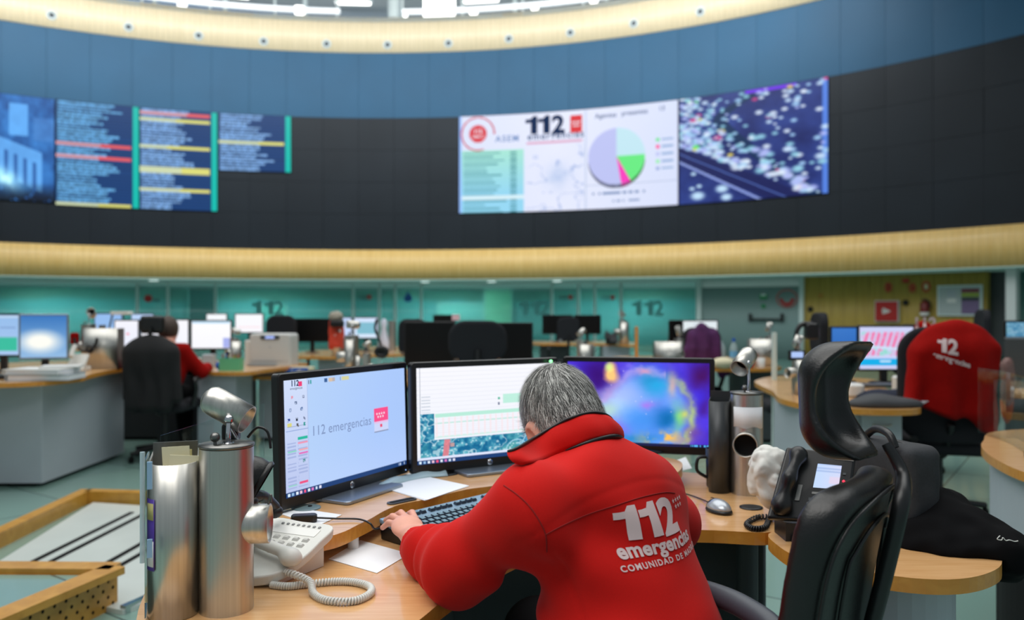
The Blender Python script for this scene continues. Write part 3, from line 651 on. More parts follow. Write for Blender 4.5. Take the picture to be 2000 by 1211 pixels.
def p_dash(u, v):
    img = lerp((206, 218, 250), (232, 236, 255), 1-np.abs(u-.45)); img = over(img, u < .012, (150, 190, 255)); W1, W2 = .302, .588
    g = (u > .012) & (u < W1) & (v > .36); img = np.where(g[..., None], lerp((168, 232, 214), (150, 216, 244), np.clip((v-.36)*2.2, 0, 1)), img)
    r = np.floor((v-.37)/.038); fr = (v-.37)/.038-r; ln = .10+.12*hashn(r, r*0+3)
    img = over(img, g & (fr > .3) & (fr < .68) & (u > .02) & (u < .02+ln) & (r >= 0), (70, 140, 150), .75)
    img = over(img, g & (fr > .25) & (fr < .75) & (u > .24) & (u < .268), (40, 120, 130), .8)
    img = over(img, g & (r == 12), (226, 244, 250), .9)
    cx, cy = .088, .185; d = np.hypot((u-cx)*2.22, v-cy); an = np.arctan2(v-cy, u-cx)
    img = over(img, (d > .162) & (d < .178) & ~((an > .1) & (an < 1.4)), (206, 66, 84)); img = over(img, d < .092, (218, 62, 76))
    mm = (u > W1+.01) & (u < W2-.01) & (v > .34); n = fbm(u*14, v*8, 5); img = over(img, mm & (np.abs(n-.47) < .018), (150, 172, 222), .6)
    blob = np.exp(-(((u-.46)/.05)**2+((v-.66)/.12)**2)); img = lerp3(img, (150, 178, 226), np.clip(blob*n*1.2, 0, .8)*(mm))
    img = over(img, (u > W1+.012) & (u < W2-.015) & (v > .29) & (v < .315), (222, 150, 184), .8)
    img = over(img, (np.abs(u-W2) < .002), (180, 196, 226), .7)
    cx, cy = .728, .49; ang = np.degrees(np.arctan2((u-cx)*2.22, -(v-cy))) % 360
    for dy in (.035, 0):
        dd = np.hypot((u-cx)*2.22, (v-cy-dy)*1.02); base = np.zeros(u.shape+(3,))
        base[:] = (190, 196, 244); base[(ang >= 0) & (ang < 90)] = (196, 232, 244); base[(ang >= 90) & (ang < 150)] = (104, 236, 130); base[(ang >= 150) & (ang < 170)] = (250, 60, 190)
        if dy: base = base*.55
        img = np.where((dd < .285)[..., None], base, img)
    for k, c in enumerate(((80, 230, 120), (255, 60, 150), (190, 196, 244), (150, 240, 170), (150, 170, 220))):
        y0 = .36+.07*k; img = over(img, (u > .905) & (u < .918) & (np.abs(v-y0) < .016), c); img = over(img, (u > .93) & (u < .98) & (np.abs(v-y0) < .01), (110, 150, 200), .6)
    img = over(img, (u > .62) & (u < .86) & (np.abs(v-.85) < .012) & (hashn(np.floor(u*110), 0*u) > .3), (90, 120, 170), .8)
    img = over(img, (u > .69) & (u < .83) & (np.abs(v-.93) < .010) & (hashn(np.floor(u*110), 0*u+2) > .3), (90, 120, 170), .7)
    img = over(img, (u > W2) & (np.abs(v-.765) < .003), (150, 166, 200), .7)
    return img
def ex_dash(T, t, w, h):
    k = w/h; LT = lambda cu, cv, s=1: (lambda X, Y, Z: T(cu+X/w*s, cv-Y/h))
    for kx_ in (0, 1): a = MB(); one_shape(.72, 0, 0, lambda X, Y, q=LT(.290+.058*kx_, .215): q(X, Y, 0), a); a.build('digit', M_['e_dark'], t, world=True)
    a = MB(); a.text('2', .70, LT(.462, .215), bold=.04, sx=1.05); a.build('digit', M_['e_dark'], t, world=True)
    ink, pale = emi('caption_ink', (70, 96, 140)), emi('caption_pale', (120, 150, 200))
    a = MB(); a.text('emergencias', .27, LT(.45, .27), space=1.22, bold=.02); a.build('caption', ink, t, world=True)
    a = MB(); a.text('ASEM', .25, LT(.225, .275), space=1.25, bold=.02); a.build('caption', pale, t, world=True)
    a = MB(); a.text('Agentes', .19, LT(.68, .10), bold=.01); a.build('caption', ink, t, world=True)
    a = MB(); a.text('presentes', .19, LT(.81, .095), bold=.01); a.build('caption', ink, t, world=True)
    a = MB(); a.text('13', .18, LT(.93, .085), bold=.01); a.build('caption', ink, t, world=True)
    a = MB(); P = [T(.518, .05), T(.518, .225), T(.572, .225), T(.572, .05)]; a.add(P, [(0, 1, 2, 3)]); a.build('red_square', M_['e_red'], t, world=True)
    a = MB(); 
    for i in range(7):
        cx = .529+.0105*(i if i < 4 else i-3.5); cy = .12 if i < 4 else .155
        P = [T(cx+.0048*math.cos(g), cy+.010*math.sin(g)*1) for g in [2*math.pi*q/5 for q in range(5)]]; P = [Vector(p)+Vector((-math.sin(0), -.006, 0)) for p in P]; a.add(P, [(4, 3, 2, 1, 0)])
    a.text('112', .17, LT(.088, .18), bold=.02); a.text('ASEM112', .09, LT(.088, .225), bold=.02); a.build('white_marks', M_['e_white'], t, world=True)
wall_screen('wall_dashboard', 'bright white dashboard with 112 emergencias and a pie chart on the video wall', 897, 1324, ZTB, ZBB, p_dash, 330, 170, ex_dash)
def p_traffic(u, v):
    rg = np.random.default_rng(3); n = fbm(u*6, v*6, 2); img = lerp((18, 26, 84), (58, 84, 168), n)
    d1 = np.abs(v-(.12+1.0*(u-.42)**2*0+.75*u+.05)); road = (v > .45+.62*u) & (v < .62+.62*u); img = over(img, road, (22, 28, 86), .9)
    img = over(img, np.abs(v-(.60+.72*u)) < .012, (150, 170, 236), .9); img = over(img, np.abs(v-(.52+.66*u)) < .006, (90, 120, 200), .8)
    c = .30+.14*np.sin((v-.1)*4.2); curve = np.abs(u-(.28+.9*np.clip(v-.25, 0, 1)**1.15+.22*np.exp(-((v-.02)/.12)**2))) < .05; img = over(img, curve, (8, 44, 84), .9)
    img = over(img, (u > .46) & (u < .80) & (v > -.0) & (v < .035+.0*u), (112, 40, 236)); img = over(img, u > .965, (84, 130, 226))
    for i in range(900):
        x, y = rg.random(), rg.random()
        if y > .50+.60*x: continue
        k1 = x < .25+.95*max(0, y-.22)**1.1; 
        if not k1 and rg.random() < .78: continue
        if .45+.62*x < y: continue
        r = .009+.018*rg.random()*(.6+y); tone = rg.choice([(206, 232, 255), (170, 214, 250), (226, 240, 255), (180, 190, 250), (150, 210, 230)]) if rg.random() < .94 else rg.choice([(210, 60, 130), (90, 230, 90), (240, 220, 90)])
        ux = slice(max(0, int((x-.05)*u.shape[1])), int((x+.05)*u.shape[1])+1); vy = slice(max(0, int((y-.05)*u.shape[0])), int((y+.05)*u.shape[0])+1)
        m = np.exp(-(((u[vy, ux]-x)/(r*1.25))**2+((v[vy, ux]-y)/(r*.9))**2)**2); img[vy, ux] = lerp3(img[vy, ux], tone, m*.92)
    for x, y, r in ((.13, .93, .05), (.30, .88, .045), (.33, .96, .04), (.09, .86, .02), (.14, .84, .02), (.1, .72, .02)):
        m = np.exp(-(((u-x)/r)**2+((v-y)/(r*.8))**2)**2); img = lerp3(img, (196, 230, 255), m)
    return img
wall_screen('wall_picture', 'night traffic jam picture at the right end of the video wall', 1327, 1617, ZTB, ZBB, p_traffic, 220, 170)
# ---------------------------------------------------------------- the near workstation
ZD, ZSH = .74, .795
def poly_px(pts, z): return [px(x, y, z)[:2] for x, y in pts]
def rounded(pts, n=6, closed=True): return [(p.x, p.y) for p in smooth_path([(x, y, 0) for x, y in pts], n, closed)]
def worktop(name, label, poly, z, th=.03, parent=None, fine=True):
    t = thing(name, label, 'worktop', (sum(p[0] for p in poly)/len(poly), sum(p[1] for p in poly)/len(poly), z-th))
    a = MB(); a.prism(poly, z-th, z, 0, 1); a.build('top_board', [M_['wood'], M_['wood_edge']], t, bevel=.003, world=True); return t
main = [(.595, 1.925), (.48, 1.945), (.36, 1.95), (.24, 1.93), (.10, 1.86), (-.01, 1.72), (-.085, 1.56), (-.128, 1.46), (-.165, 1.36), (-.23, 1.25), (-.33, 1.17), (-.46, 1.15), (-.57, 1.23), (-.625, 1.36), (-.668, 1.48),
        (-.70, 1.62), (-.70, 1.80), (-.64, 1.98), (-.54, 2.15), (-.38, 2.40), (-.12, 2.62), (.25, 2.72), (.58, 2.64), (.80, 2.45), (.86, 2.2), (.74, 2.02), (.66, 1.97)]
tm = worktop('desk', 'large curved beech worktop the seated man leans on', rounded(main, 4), ZD); tm['category'] = 'desk'
for i, (x, y) in enumerate([(-.45, 1.6), (.66, 2.3), (-.2, 2.4), (.3, 2.5)]):
    a = MB(); a.cyl((x, y, .0), (x, y, ZD-.03), .03, n=16); a.lathe([(.06, 0), (.06, .012), (.03, .02)], (x, y, 0), (0, 0, 1), 20); a.build('leg', M_['greyd'], tm, world=True)
a = MB(); P = []; bk = smooth_path([(-.60, 2.0, 0), (-.45, 2.24, 0), (-.15, 2.54, 0), (.22, 2.64, 0), (.55, 2.57, 0), (.74, 2.40, 0)], 6)
for p in bk: P += [p+Vector((0, 0, .12)), p+Vector((0, 0, ZD-.03))]
a.add(P, [(2*i, 2*i+1, 2*i+3, 2*i+2) for i in range(len(bk)-1)], 0, True); a.build('modesty_panel', M_['greyd'], tm, world=True, solid=.016)
lobe = [(.600, 1.915), (.590, 1.83), (.606, 1.735), (.68, 1.655), (.78, 1.597), (.87, 1.592), (.955, 1.634), (1.02, 1.705), (1.06, 1.82), (1.05, 1.97), (.98, 2.1), (.88, 2.16), (.865, 2.19), (.745, 2.01), (.664, 1.962)]
tl = worktop('desk_return', 'rounded beech desk end carrying the desk phone, bag and black coat', rounded(lobe, 4), ZD); tl['category'] = 'desk'
a = MB(); a.prism(rounded([(.70, 1.80), (.80, 1.70), (.90, 1.70), (.96, 1.78), (.97, 1.95), (.86, 2.05), (.74, 1.97)], 4), .02, ZD-.031)
a.build('pedestal', M_['grey'], tl, world=True)
shelf = [(-.60, 1.90), (-.535, 1.80), (-.47, 1.715), (-.412, 1.676), (-.376, 1.695), (-.352, 1.734), (-.337, 1.78), (-.317, 1.837), (-.298, 1.908), (-.271, 1.968), (-.224, 2.016), (-.175, 2.07), (-.12, 2.138), (-.061, 2.175), (.05, 2.24), (.2, 2.27), (.34, 2.27), (.44, 2.31), (.50, 2.42),
         (.52, 2.55), (.45, 2.62), (.2, 2.66), (-.1, 2.57), (-.36, 2.36), (-.52, 2.14), (-.60, 2.02)]
ts = worktop('monitor_shelf', 'curved raised beech shelf under the three monitors', rounded(shelf, 3), ZSH, .028); ts['category'] = 'shelf'
for i, (x, y) in enumerate([px(690, 1049, .765)[:2], (-.2, 2.12), (.1, 2.3), (.4, 2.36), (-.5, 2.0), (-.1, 2.5)]):
    a = MB(); a.cyl((x, y, ZD), (x, y, ZSH-.028), .012, n=12); a.build('shelf_foot', M_['white'], ts, world=True)
# cable hole fittings in the shelf
def oval_grommet(label, c, rz, l, w):
    t = thing('cable_grommet', label, 'cable grommet', (c[0], c[1], c[2]), rz)
    a = MB(); a.bbox((0, 0, .0015), (l, w, .004), w/2, 0, axis=2, seg=8); a.build('rim', mat('grommet_rim', (60, 62, 66), .35), t)
    a = MB(); a.bbox((0, 0, .0036), (l-.012, w-.012, .001), w/2-.006, 0, axis=2, seg=8); a.build('slot', M_['blackm'], t)
oval_grommet('oval dark cable slot in the shelf in front of the papers', px(785, 980, ZSH), .80, .085, .026)
t = thing('cable_grommet', 'round grey cable cap on the shelf beside the left monitor', 'cable grommet', px(598, 993, ZSH))
a = MB(); a.lathe([(.034, 0), (.034, .003), (.028, .004), (0, .004)], (0, 0, 0), (0, 0, 1), 28); a.build('cap', mat('cap_teal', (110, 132, 136), .4), t)
a = MB(); a.cyl((.008, .004, .004), (.008, .004, .006), .005, n=10); a.build('cable_hole', M_['black'], t)
t = thing('cable_grommet', 'round black cable hole behind the middle monitor stand', 'cable grommet', px(868, 925, ZSH))
a = MB(); a.lathe([(.04, 0), (.04, .003), (.03, .004)], (0, 0, 0), (0, 0, 1), 28, cap=False); a.build('rim', M_['black'], t)
a = MB(); a.lathe([(.03, .001), (.0, .001)], (0, 0, 0), (0, 0, 1), 28, cap=False); a.build('hole', M_['blackm'], t)
t = thing('cable_grommet', 'round black cable cap beside the black desk phone cord', 'cable grommet', px(1467, 992, ZD))
a = MB(); a.lathe([(.03, 0), (.03, .003), (.024, .004), (0, .004)], (0, 0, 0), (0, 0, 1), 28); a.build('cap', M_['black'], t)
# ---- monitors
def monitor(name, label, A, B, zb, ht, paint, nu=180, nv=110, tilt=.03, bez=.017, chin=.026, stand='plate', stand_z=ZSH, extra=None, group=None, logo=True, off=False, case='bezel', base_fwd=.09, led='led_b'):
    """A, B: lower corners (x, y) left and right as seen from the user"""
    A = Vector((A[0], A[1], 0)); B = Vector((B[0], B[1], 0)); w = (B-A).length; X = (B-A).normalized(); Cc = (A+B)/2
    t = thing(name, label, 'monitor', (Cc.x, Cc.y, stand_z), math.atan2(X.y, X.x), group); T = MB()
    R = Matrix.Rotation(-tilt, 4, 'X'); R.translation = (0, 0, zb-stand_z)
    a = MB(); a.M = R; a.bbox((0, .012, ht/2), (w, .024, ht), .010, axis=1); a.bbox((0, .033, ht/2), (w*.86, .03, ht*.82), .02, axis=1); a.build('housing', M_[case], t)
    sw, sh = w-2*bez, ht-bez-chin; z1 = ht-bez
    def fn(u, v):
        P = np.stack([(u-.5)*sw, np.full_like(u, -.0012), z1-v*sh, np.ones_like(u)], 1); M = np.array(t_mat @ R); return (P @ M.T)[:, :3]
    t_mat = Matrix.Translation(t.location) @ Matrix.Rotation(t.rotation_euler.z, 4, 'Z')
    if off:
        a = MB(); a.M = R; a.box((0, -.0005, z1-sh/2), (sw, .001, sh)); a.build('screen', mat('dark_screen', (9, 10, 12), .35, spec=.25), t)
    else: grid_mesh('screen', fn, paint, nu, nv, M_['scr'], t)
    if extra:
        extra(lambda U, V, e=.0018: R @ Vector(((U-.5)*sw, -e, z1-V*sh)), t, sw, sh)
    if logo:
        a = MB(); a.M = R; a.lathe([(.0085, 0), (.0085, .0012), (0, .0014)], (0, -.0002, chin/2), (0, -1, 0), 22); lg = a.build('brand_badge', M_['chrome'], t)
        a = MB(); a.M = R; a.text('hp', .013, lambda x, y, z: (x+y*.2, -.0019, chin/2+y-.0025)); a.build('badge_letters', M_['bezel'], lg)
    if led:
        a = MB(); a.M = R; a.sphere((w/2-.02, 0, chin*.4), .0018, 8, 6); a.build('power_light', M_[led], t)
    zz = zb-stand_z
    if stand == 'plate':
        a = MB(); a.bbox((0, .0+.11-base_fwd, .005), (.235, .20, .009), .012, axis=2); a.build('stand_base', M_['steel_p'], t)
        a = MB(); a.box((0, .075, (zz+ht*.55)/2), (.055, .022, zz+ht*.55), M=Matrix.Rotation(-.05, 4, 'X')); a.build('stand_neck', M_['bezel'], t)
    else:
        a = MB(); a.lathe([(.10, 0), (.10, .008), (.03, .016)], (0, .05, 0), (0, 0, 1), 28); a.build('stand_base', M_[stand], t)
        a = MB(); a.box((0, .05, (zz+ht*.4)/2), (.05, .03, zz+ht*.4)); a.build('stand_neck', M_[stand], t)
    return t
M_['steel_p'] = mat('silver_stand', (150, 160, 172), .32, .8)
def taskbar(img, u, v, v0=.955, dark=(28, 64, 120)):
    img = over(img, v > v0, dark); m = (v > v0+.012) & (v < .992)
    for i, c in enumerate([(220, 240, 255), (150, 190, 230), (230, 240, 255), (240, 200, 220), (250, 90, 130), (230, 240, 250), (220, 120, 190), (210, 230, 250), (230, 230, 250)]):
        img = over(img, m & (np.abs(u-(.02+.028*i)) < .008), c)
    return over(img, m & (np.abs(u-.95) < .03) & (hashn(np.floor(u*160), 0*u) > .5), (190, 210, 240))
def p_left(u, v):
    img = lerp((186, 214, 250), (172, 202, 252), np.clip(u*1.2+.1*np.sin(v*3), 0, 1)); img = lerp3(img, (196, 214, 255), np.clip((v-.6)*.9, 0, .5))
    s = u < .165; img = np.where(s[..., None], lerp((210, 224, 252), (188, 200, 240), v), img)
    r = np.floor(v*34); fr = v*34-r
    img = over(img, s & (r > 17) & (fr > .3) & (fr < .75) & (u > .015) & ((u < .075) | ((u > .09) & (u < .155))) & (hashn(r, np.floor(u*11)) > .25), (160, 176, 222), .8)
    for a, b_, x0, x1, c in [(.50, .525, .09, .16, (40, 186, 160)), (.545, .56, .09, .16, (240, 150, 180)), (.61, .62, .02, .08, (130, 220, 190)), (.605, .62, .095, .16, (240, 170, 180)), (.635, .65, .095, .16, (226, 110, 190)), (.885, .905, .095, .155, (240, 80, 130)), (.9, .912, .02, .08, (150, 216, 200)), (.435, .44, .01, .165, (120, 150, 210)), (.37, .405, .02, .05, (220, 216, 130)), (.40, .405, .02, .15, (150, 160, 190))]:
        img = over(img, (v > a) & (v < b_) & (u > x0) & (u < x1), c)
    for x, y, c in [(.03, .345, (40, 70, 150)), (.085, .345, (30, 40, 60)), (.138, .345, (110, 120, 150)), (.138, .395, (20, 150, 140)), (.09, .395, (90, 90, 90)), (.055, .15, (230, 150, 170)), (.135, .155, (120, 130, 160)), (.08, .20, (80, 100, 140)), (.042, .26, (90, 120, 170)), (.12, .26, (90, 120, 170)), (.13, .71, (60, 140, 140))]:
        img = over(img, (np.abs(u-x) < .0075) & (np.abs(v-y) < .014) & (hashn(np.floor(u*160), np.floor(v*100)) > .25), c)
    img = over(img, s & (np.abs(u-.163) < .002), (150, 170, 220), .6)
    for x, w, c in [(.305, .012, (30, 70, 130)), (.34, .015, (226, 190, 150)), (.365, .01, (190, 170, 160)), (.42, .004, (140, 150, 170)), (.46, .03, (222, 214, 140)), (.175, .003, (80, 90, 110)), (.19, .006, (30, 150, 140))]:
        img = over(img, (np.abs(u-x) < w) & (np.abs(v-.035) < .018), c, .8)
    img = over(img, (u > .70) & (u < .83) & (v > .37) & (v < .50), (250, 80, 140)); m = (u > .70) & (u < .83) & (v > .47) & (v < .52); img = over(img, m & (v > .50), (228, 196, 236))
    img = over(img, (u > .70) & (u < .83) & (v > .52) & (v < .60), (206, 216, 250)); img = over(img, (np.abs(u-.765) < .01) & (np.abs(v-.545) < .014), (238, 70, 110)); img = over(img, (u > .70) & (u < .83) & (np.abs(v-.60) < .004), (130, 140, 170))
    return taskbar(img, u, v)
def ex_left(T, t, w, h):
    a = MB(); LT = lambda cu, cv: (lambda X, Y, Z: T(cu+X/w, cv-Y/h))
    a.text('112 emergencias', .034, LT(.43, .515), space=1.02); a.build('screen_words', emi('soft_ink', (128, 148, 190)), t)
    a = MB(); a.text('112', .019, LT(.075, .055), bold=.03); a.text('emergencias', .0085, LT(.085, .085)); a.build('corner_number', M_['e_dark'], t)
    a = MB(); a.add([T(.10, .02, .0022), T(.125, .02, .0022), T(.125, .062, .0022), T(.10, .062, .0022)], [(3, 2, 1, 0)]); a.build('corner_square', M_['e_pink'], t)
    a = MB()
    for i in range(7):
        cx = .725+.022*(i if i < 4 else i-3.5); cy = .425 if i < 4 else .455
        P = []
        for k in range(10):
            g = math.pi*k/5+math.pi/2; r = (.0042, .0018)[k % 2]; P.append(T(cx+r*math.cos(g)/w, cy-r*math.sin(g)/h, .002))
        a.add(P, [tuple(range(10))])
    a.build('stars', M_['e_white'], t)
def satmap(x, y, s=0):
    n = fbm(x, y, 2+s); m = fbm(x*4, y*4, 7+s); img = lerp((14, 104, 150), (120, 200, 216), np.clip((m-.3)*2.2, 0, 1)); img = lerp3(img, (90, 176, 170), np.clip((n-.45)*4, 0, 1)*.7)
    rd = np.abs(np.modf(n*3+.2)[0]-.5) < .05; img = over(img, rd, (190, 222, 232), .8); img = over(img, (hashn(np.floor(x*9), np.floor(y*12), s) > .8) & (m > .5), (214, 238, 246), .7); return img
def p_mid(u, v):
    img = lerp((250, 250, 255), (240, 244, 255), v); img = over(img, (np.modf(v*22)[0] < .12) & (v < .5), (232, 234, 244), .8)
    for a, b_, x0, x1, c in [(.32, .42, .60, 1, (184, 240, 220)), (.485, .525, .12, 1, (176, 236, 214)), (.58, .59, .12, 1, (170, 232, 212)), (.72, .735, .12, 1, (190, 240, 224))]:
        img = over(img, (v > a) & (v < b_) & (u > x0) & (u < x1), c, .85)
    img = over(img, (v > .53) & (v < .73) & (u > .12) & (np.modf(u*24)[0] < .3), (252, 232, 236), .8); img = over(img, (v > .53) & (v < .73) & (u > .12) & (np.modf(v*44)[0] < .3), (236, 232, 240), .6)
    img = over(img, (np.abs(u-.57) < .008) & (np.abs(v-.36) < .012), (90, 190, 160)); img = over(img, (np.abs(u-.57) < .006) & (np.abs(v-.42) < .014), (110, 120, 150))
    img = over(img, (u > .03) & (u < .09) & (np.modf(v*30)[0] < .3) & (v > .3) & (v < .47), (190, 200, 214), .8); img = over(img, (u > .02) & (np.abs(u-.022) < .002) & (v < .5), (130, 140, 160))
    mp = (((v > .48) & (u < .115)) | (v > .755)) & (u > .02) & (v < .93); img = np.where(mp[..., None], satmap(u*9, v*6), img)
    ring_ = np.hypot((u-.83)*1.7, v-.92); img = over(img, mp & (ring_ < .16), (70, 140, 190), .6); img = over(img, mp & (np.abs(ring_-.16) < .006), (170, 220, 240)); img = over(img, mp & (np.abs(np.hypot((u-.70)*1.7, v-.98)-.15) < .006), (160, 214, 236))
    rr = (np.abs(u-(.20-.08*(v-.78))) < .020) & (v > .76) & (v < .93) & mp; img = over(img, rr, (238, 130, 140), .9); img = over(img, mp & (u > .22) & (u < .25) & (v > .80) & (v < .84), (236, 170, 160), .8)
    img = over(img, (v > .93) & (v < .955), (226, 232, 255)); return taskbar(img, u, v)
def p_neb(u, v):
    n = fbm(u*4+1, v*3, 1, 5); m = fbm(u*9, v*7, 4, 4); q = fbm(u*18, v*12, 8, 3); A = 1.7; wx, wy = u+.10*(n-.5), v+.12*(m-.5)
    def bl(img, x, y, rx, ry, c, s=1., k=1.): return lerp3(img, c, np.clip(s*np.exp(-(((wx-x)/rx)**2+((wy-y)/ry)**2)*k), 0, 1))
    img = lerp((48, 24, 150), (90, 70, 232), n*1.4); d = np.hypot((wx-.56)*A, wy-.64)
    img = lerp3(img, (110, 160, 240), np.clip((.62-d)*5, 0, .92)*np.clip(.5+n, 0, 1))
    img = bl(img, .34, .48, .17, .26, (186, 214, 252), .95); img = bl(img, .48, .40, .16, .22, (160, 176, 244), .7); img = bl(img, .60, .20, .12, .17, (30, 140, 190), .85); img = bl(img, .64, .30, .07, .09, (40, 160, 214), .9)
    img = bl(img, .50, .70, .17, .2, (60, 140, 224), .8); img = bl(img, .70, .67, .09, .12, (10, 104, 166), .95); img = bl(img, .34, .80, .10, .12, (130, 110, 224), .7); img = bl(img, .55, .50, .04, .05, (170, 110, 220), .7); img = bl(img, .28, .60, .08, .1, (176, 210, 190), .8); img = bl(img, .47, .90, .22, .06, (40, 130, 186), .8)
    edge = np.exp(-((d-.56-.08*(q-.5))/.05)**2); img = lerp3(img, (200, 170, 226), edge*.6*(u < .70)*(v < .5)*(.4+m)); img = lerp3(img, (180, 206, 120), edge*np.clip((u-.68)*6, 0, 1)*(.4+m)*.9)
    img = bl(img, .78, .66, .035, .15, (120, 206, 130), .9); img = bl(img, .82, .62, .035, .08, (210, 210, 90), .8); img = bl(img, .74, .28, .03, .14, (226, 176, 150), .7)
    img = lerp3(img, (236, 180, 90), np.clip(1.2*np.exp(-(((wx-.68)/.13)**2+((wy-.90)/.07)**2)), 0, 1)*np.clip((q-.36)*5, 0, 1)); img = bl(img, .56, .10, .05, .03, (236, 150, 166), .6)
    img = bl(img, .20, .16, .12, .22, (56, 14, 110), .95); img = lerp3(img, (244, 190, 120), np.clip(1.6-np.hypot((wx-.30)*1.9, wy-.13)*11, 0, 1)); img = lerp3(img, (206, 240, 140), np.clip(1.3-np.hypot((u-.30)*1.9, v-.06)*16, 0, 1)*.8)
    img = bl(img, .93, .16, .07, .16, (70, 16, 80), .85); img = bl(img, .96, .52, .05, .10, (70, 26, 110), .7); img = bl(img, .90, .42, .06, .12, (66, 50, 220), .7); img = bl(img, .90, .84, .06, .10, (110, 70, 150), .7)
    g_ = img.mean(-1, keepdims=True); img = (g_+(img-g_)*1.0-118)*1.14+126; st = (hashn(np.floor(u*150), np.floor(v*88)) > .9985); img = over(img, st, (230, 230, 255), .7); img = over(img, v > .965, (18, 20, 60), .9); return over(img, (v > .97) & (v < .992) & (u > .87) & (hashn(np.floor(u*150), 0*u) > .4), (90, 190, 255))
HT = .314
monitor('monitor', 'left black monitor showing 112 emergencias on pale blue', (-.527, 1.868), (-.290, 2.325), .803, HT, p_left, 300, 200, extra=ex_left, group='three monitors on the near desk')
monitor('monitor', 'middle black monitor with a table and aerial map, left of the man\'s head', (-.279, 2.283), (.150, 2.545), .803, HT, p_mid, 320, 200, group='three monitors on the near desk')
monitor('monitor', 'right black monitor with a purple and blue nebula picture', (.170, 2.76), (.655, 2.645), .792, .316, p_neb, 300, 200, tilt=.02, stand='bezel', group='three monitors on the near desk')
a = MB(); a.sphere(pd(1076, 706, 2.52), .0055, 12, 8); tag(a.build('webcam_light', M_['led']), 'small green light on the top corner of the middle monitor', 'indicator light')
# ---- desk organisers (steel cylinder, pocket box, spot lamp, handset tube)
def organiser(label, loc, rz, group=None, sc=1, box=.25, tube=(1, 0), lamp=(.5, -.4, .35), lampz=.07, paper=False, full=True, box_dir=2.0, box_w=.075, box_off=.085, lid_knob=True, tl=.06, lback=0):
    t = thing('desk_organiser', label, 'desk organiser', loc, rz, group, sc); r, h = .0455, .283
    a = MB(); a.lathe([(r, 0), (r, h)], n=48); a.build('cylinder', M_['steel'], t)
    a = MB(); a.lathe([(r+.0005, h+.0015), (r+.0015, h+.003), (r+.0015, h+.006), (0, h+.008)], n=48); l = a.build('lid', M_['steel_d'], t)
    a = MB(); a.cyl((-.012, -.022, h+.007), (-.012, -.022, h+.013), .003, n=10); a.sphere((-.012, -.022, h+.020), .0085, 16, 10); a.build('lid_knob', M_['steel_d'], l)
    # lamp on a thin arm
    L = Vector(lamp).normalized(); top = Vector((.004, .0, h+lampz)); a = MB(); a.tube(smooth_path([(.004, -.004, h+.006), (.005, -.006, h+lampz*.5), tuple(top)], 5), .0042, 10); a.sphere(tuple(top), .0085, 12, 8); a.lathe([(.011, h+.006), (.009, h+.009)], (.004, -.004, 0), (0, 0, 1), 16); a.build('lamp_arm', M_['chrome'], t)
    rr, ll = .0265, .088; c = top+Vector((0, 0, .004))+Vector((-L.y, L.x, 0)).normalized()*(-.0)+Vector((0, .03, 0))*0
    r_, u_, d_ = frame(L); c = c+u_*.003+Vector((0, .032, 0))-L*lback
    a = MB(); pr = [(0, -ll*.52), (rr*.45, -ll*.515), (rr*.8, -ll*.45), (rr*.97, -ll*.36), (rr, -ll*.22), (rr, ll*.5), (rr-.0022, ll*.5), (rr-.0022, -ll*.2), (0, -ll*.25)]
    a.lathe(pr, c, L, 36, cap=False); sh = a.build('lamp_shade', M_['steel'], t); a = MB(); a.lathe([(0, -.001), (.018, 0), (.020, .002)], c+L*(ll*.1), L, 20, cap=False); a.build('bulb', M_['blackm'], sh)
    # handset tube sticking out of the side
    T_ = Vector((tube[0], tube[1], 0)).normalized(); zc = .147; b0 = Vector((0, 0, zc))+T_*(r*.55); rt = .034
    a = MB(); a.lathe([(rt*.93, 0), (rt, .012), (rt, tl+.015), (rt-.003, tl+.015), (rt-.003, .02)], b0, T_, 36, cap=False); tb = a.build('handset_tube', M_['steel'], t); a = MB(); a.lathe([(0, .022), (rt-.003, .022)], b0, T_, 30, cap=False); a.build('tube_lining', M_['blackm'], tb)
    # pocket box: an open rounded sheet steel sleeve
    if box:
        B_ = Vector((math.cos(box_dir), math.sin(box_dir), 0)); N_ = Vector((-B_.y, B_.x, 0)); o = N_*box_off-B_*.035; w = box_w/2; hb = .262; out = []
        for k in range(9): g = math.pi/2+math.pi*k/8; out.append((w*math.cos(g)*1.0+w, w*math.sin(g)))
        pts2 = [(box, w)]+out+[(box, -w)]
        P = []
        for x, y in pts2:
            q = o+B_*x+N_*y; P += [q+Vector((0, 0, .001)), q+Vector((0, 0, hb))]
        a = MB(); a.add(P, [(2*i, 2*i+2, 2*i+3, 2*i+1) for i in range(len(pts2)-1)], 0, True); bx = a.build('pocket_box', M_['steel'], t, solid=.003)
        a = MB(); q = o+B_*box; a.box(tuple(q+Vector((0, 0, hb/2))), (.003, box_w, hb), M=Matrix.Rotation(box_dir, 4, 'Z')); a.build('box_end', M_['steel_d'], t)
        a = MB(); q = o+B_*(box*.52); a.box(tuple(q+Vector((0, 0, hb/2+.012))), (.003, box_w*.96, hb+.02), M=Matrix.Rotation(box_dir, 4, 'Z')); a.build('divider', M_['steel_d'], t)
    return t
cyl_loc = px(437, 1182, ZD); cyl_loc = (-.499, 1.432, ZD)
o1 = organiser('steel desk organiser with spot lamp in the left foreground', cyl_loc, 0, 'steel desk organisers', tube=(.97, .12), lamp=(.80, -.10, -.42), lampz=.048, lback=.020, tl=.034, box=.235, box_dir=1.92, box_w=.078, box_off=.086)
o2 = organiser('steel desk organiser with a taped note between nebula monitor and white bag', (.672, 2.345, ZD), 0, 'steel desk organisers', tube=(-.35, -1), lamp=(-.62, -.70, -.55), lampz=.088, box=.20, box_dir=1.29, box_w=.058, box_off=.076, tl=.035)
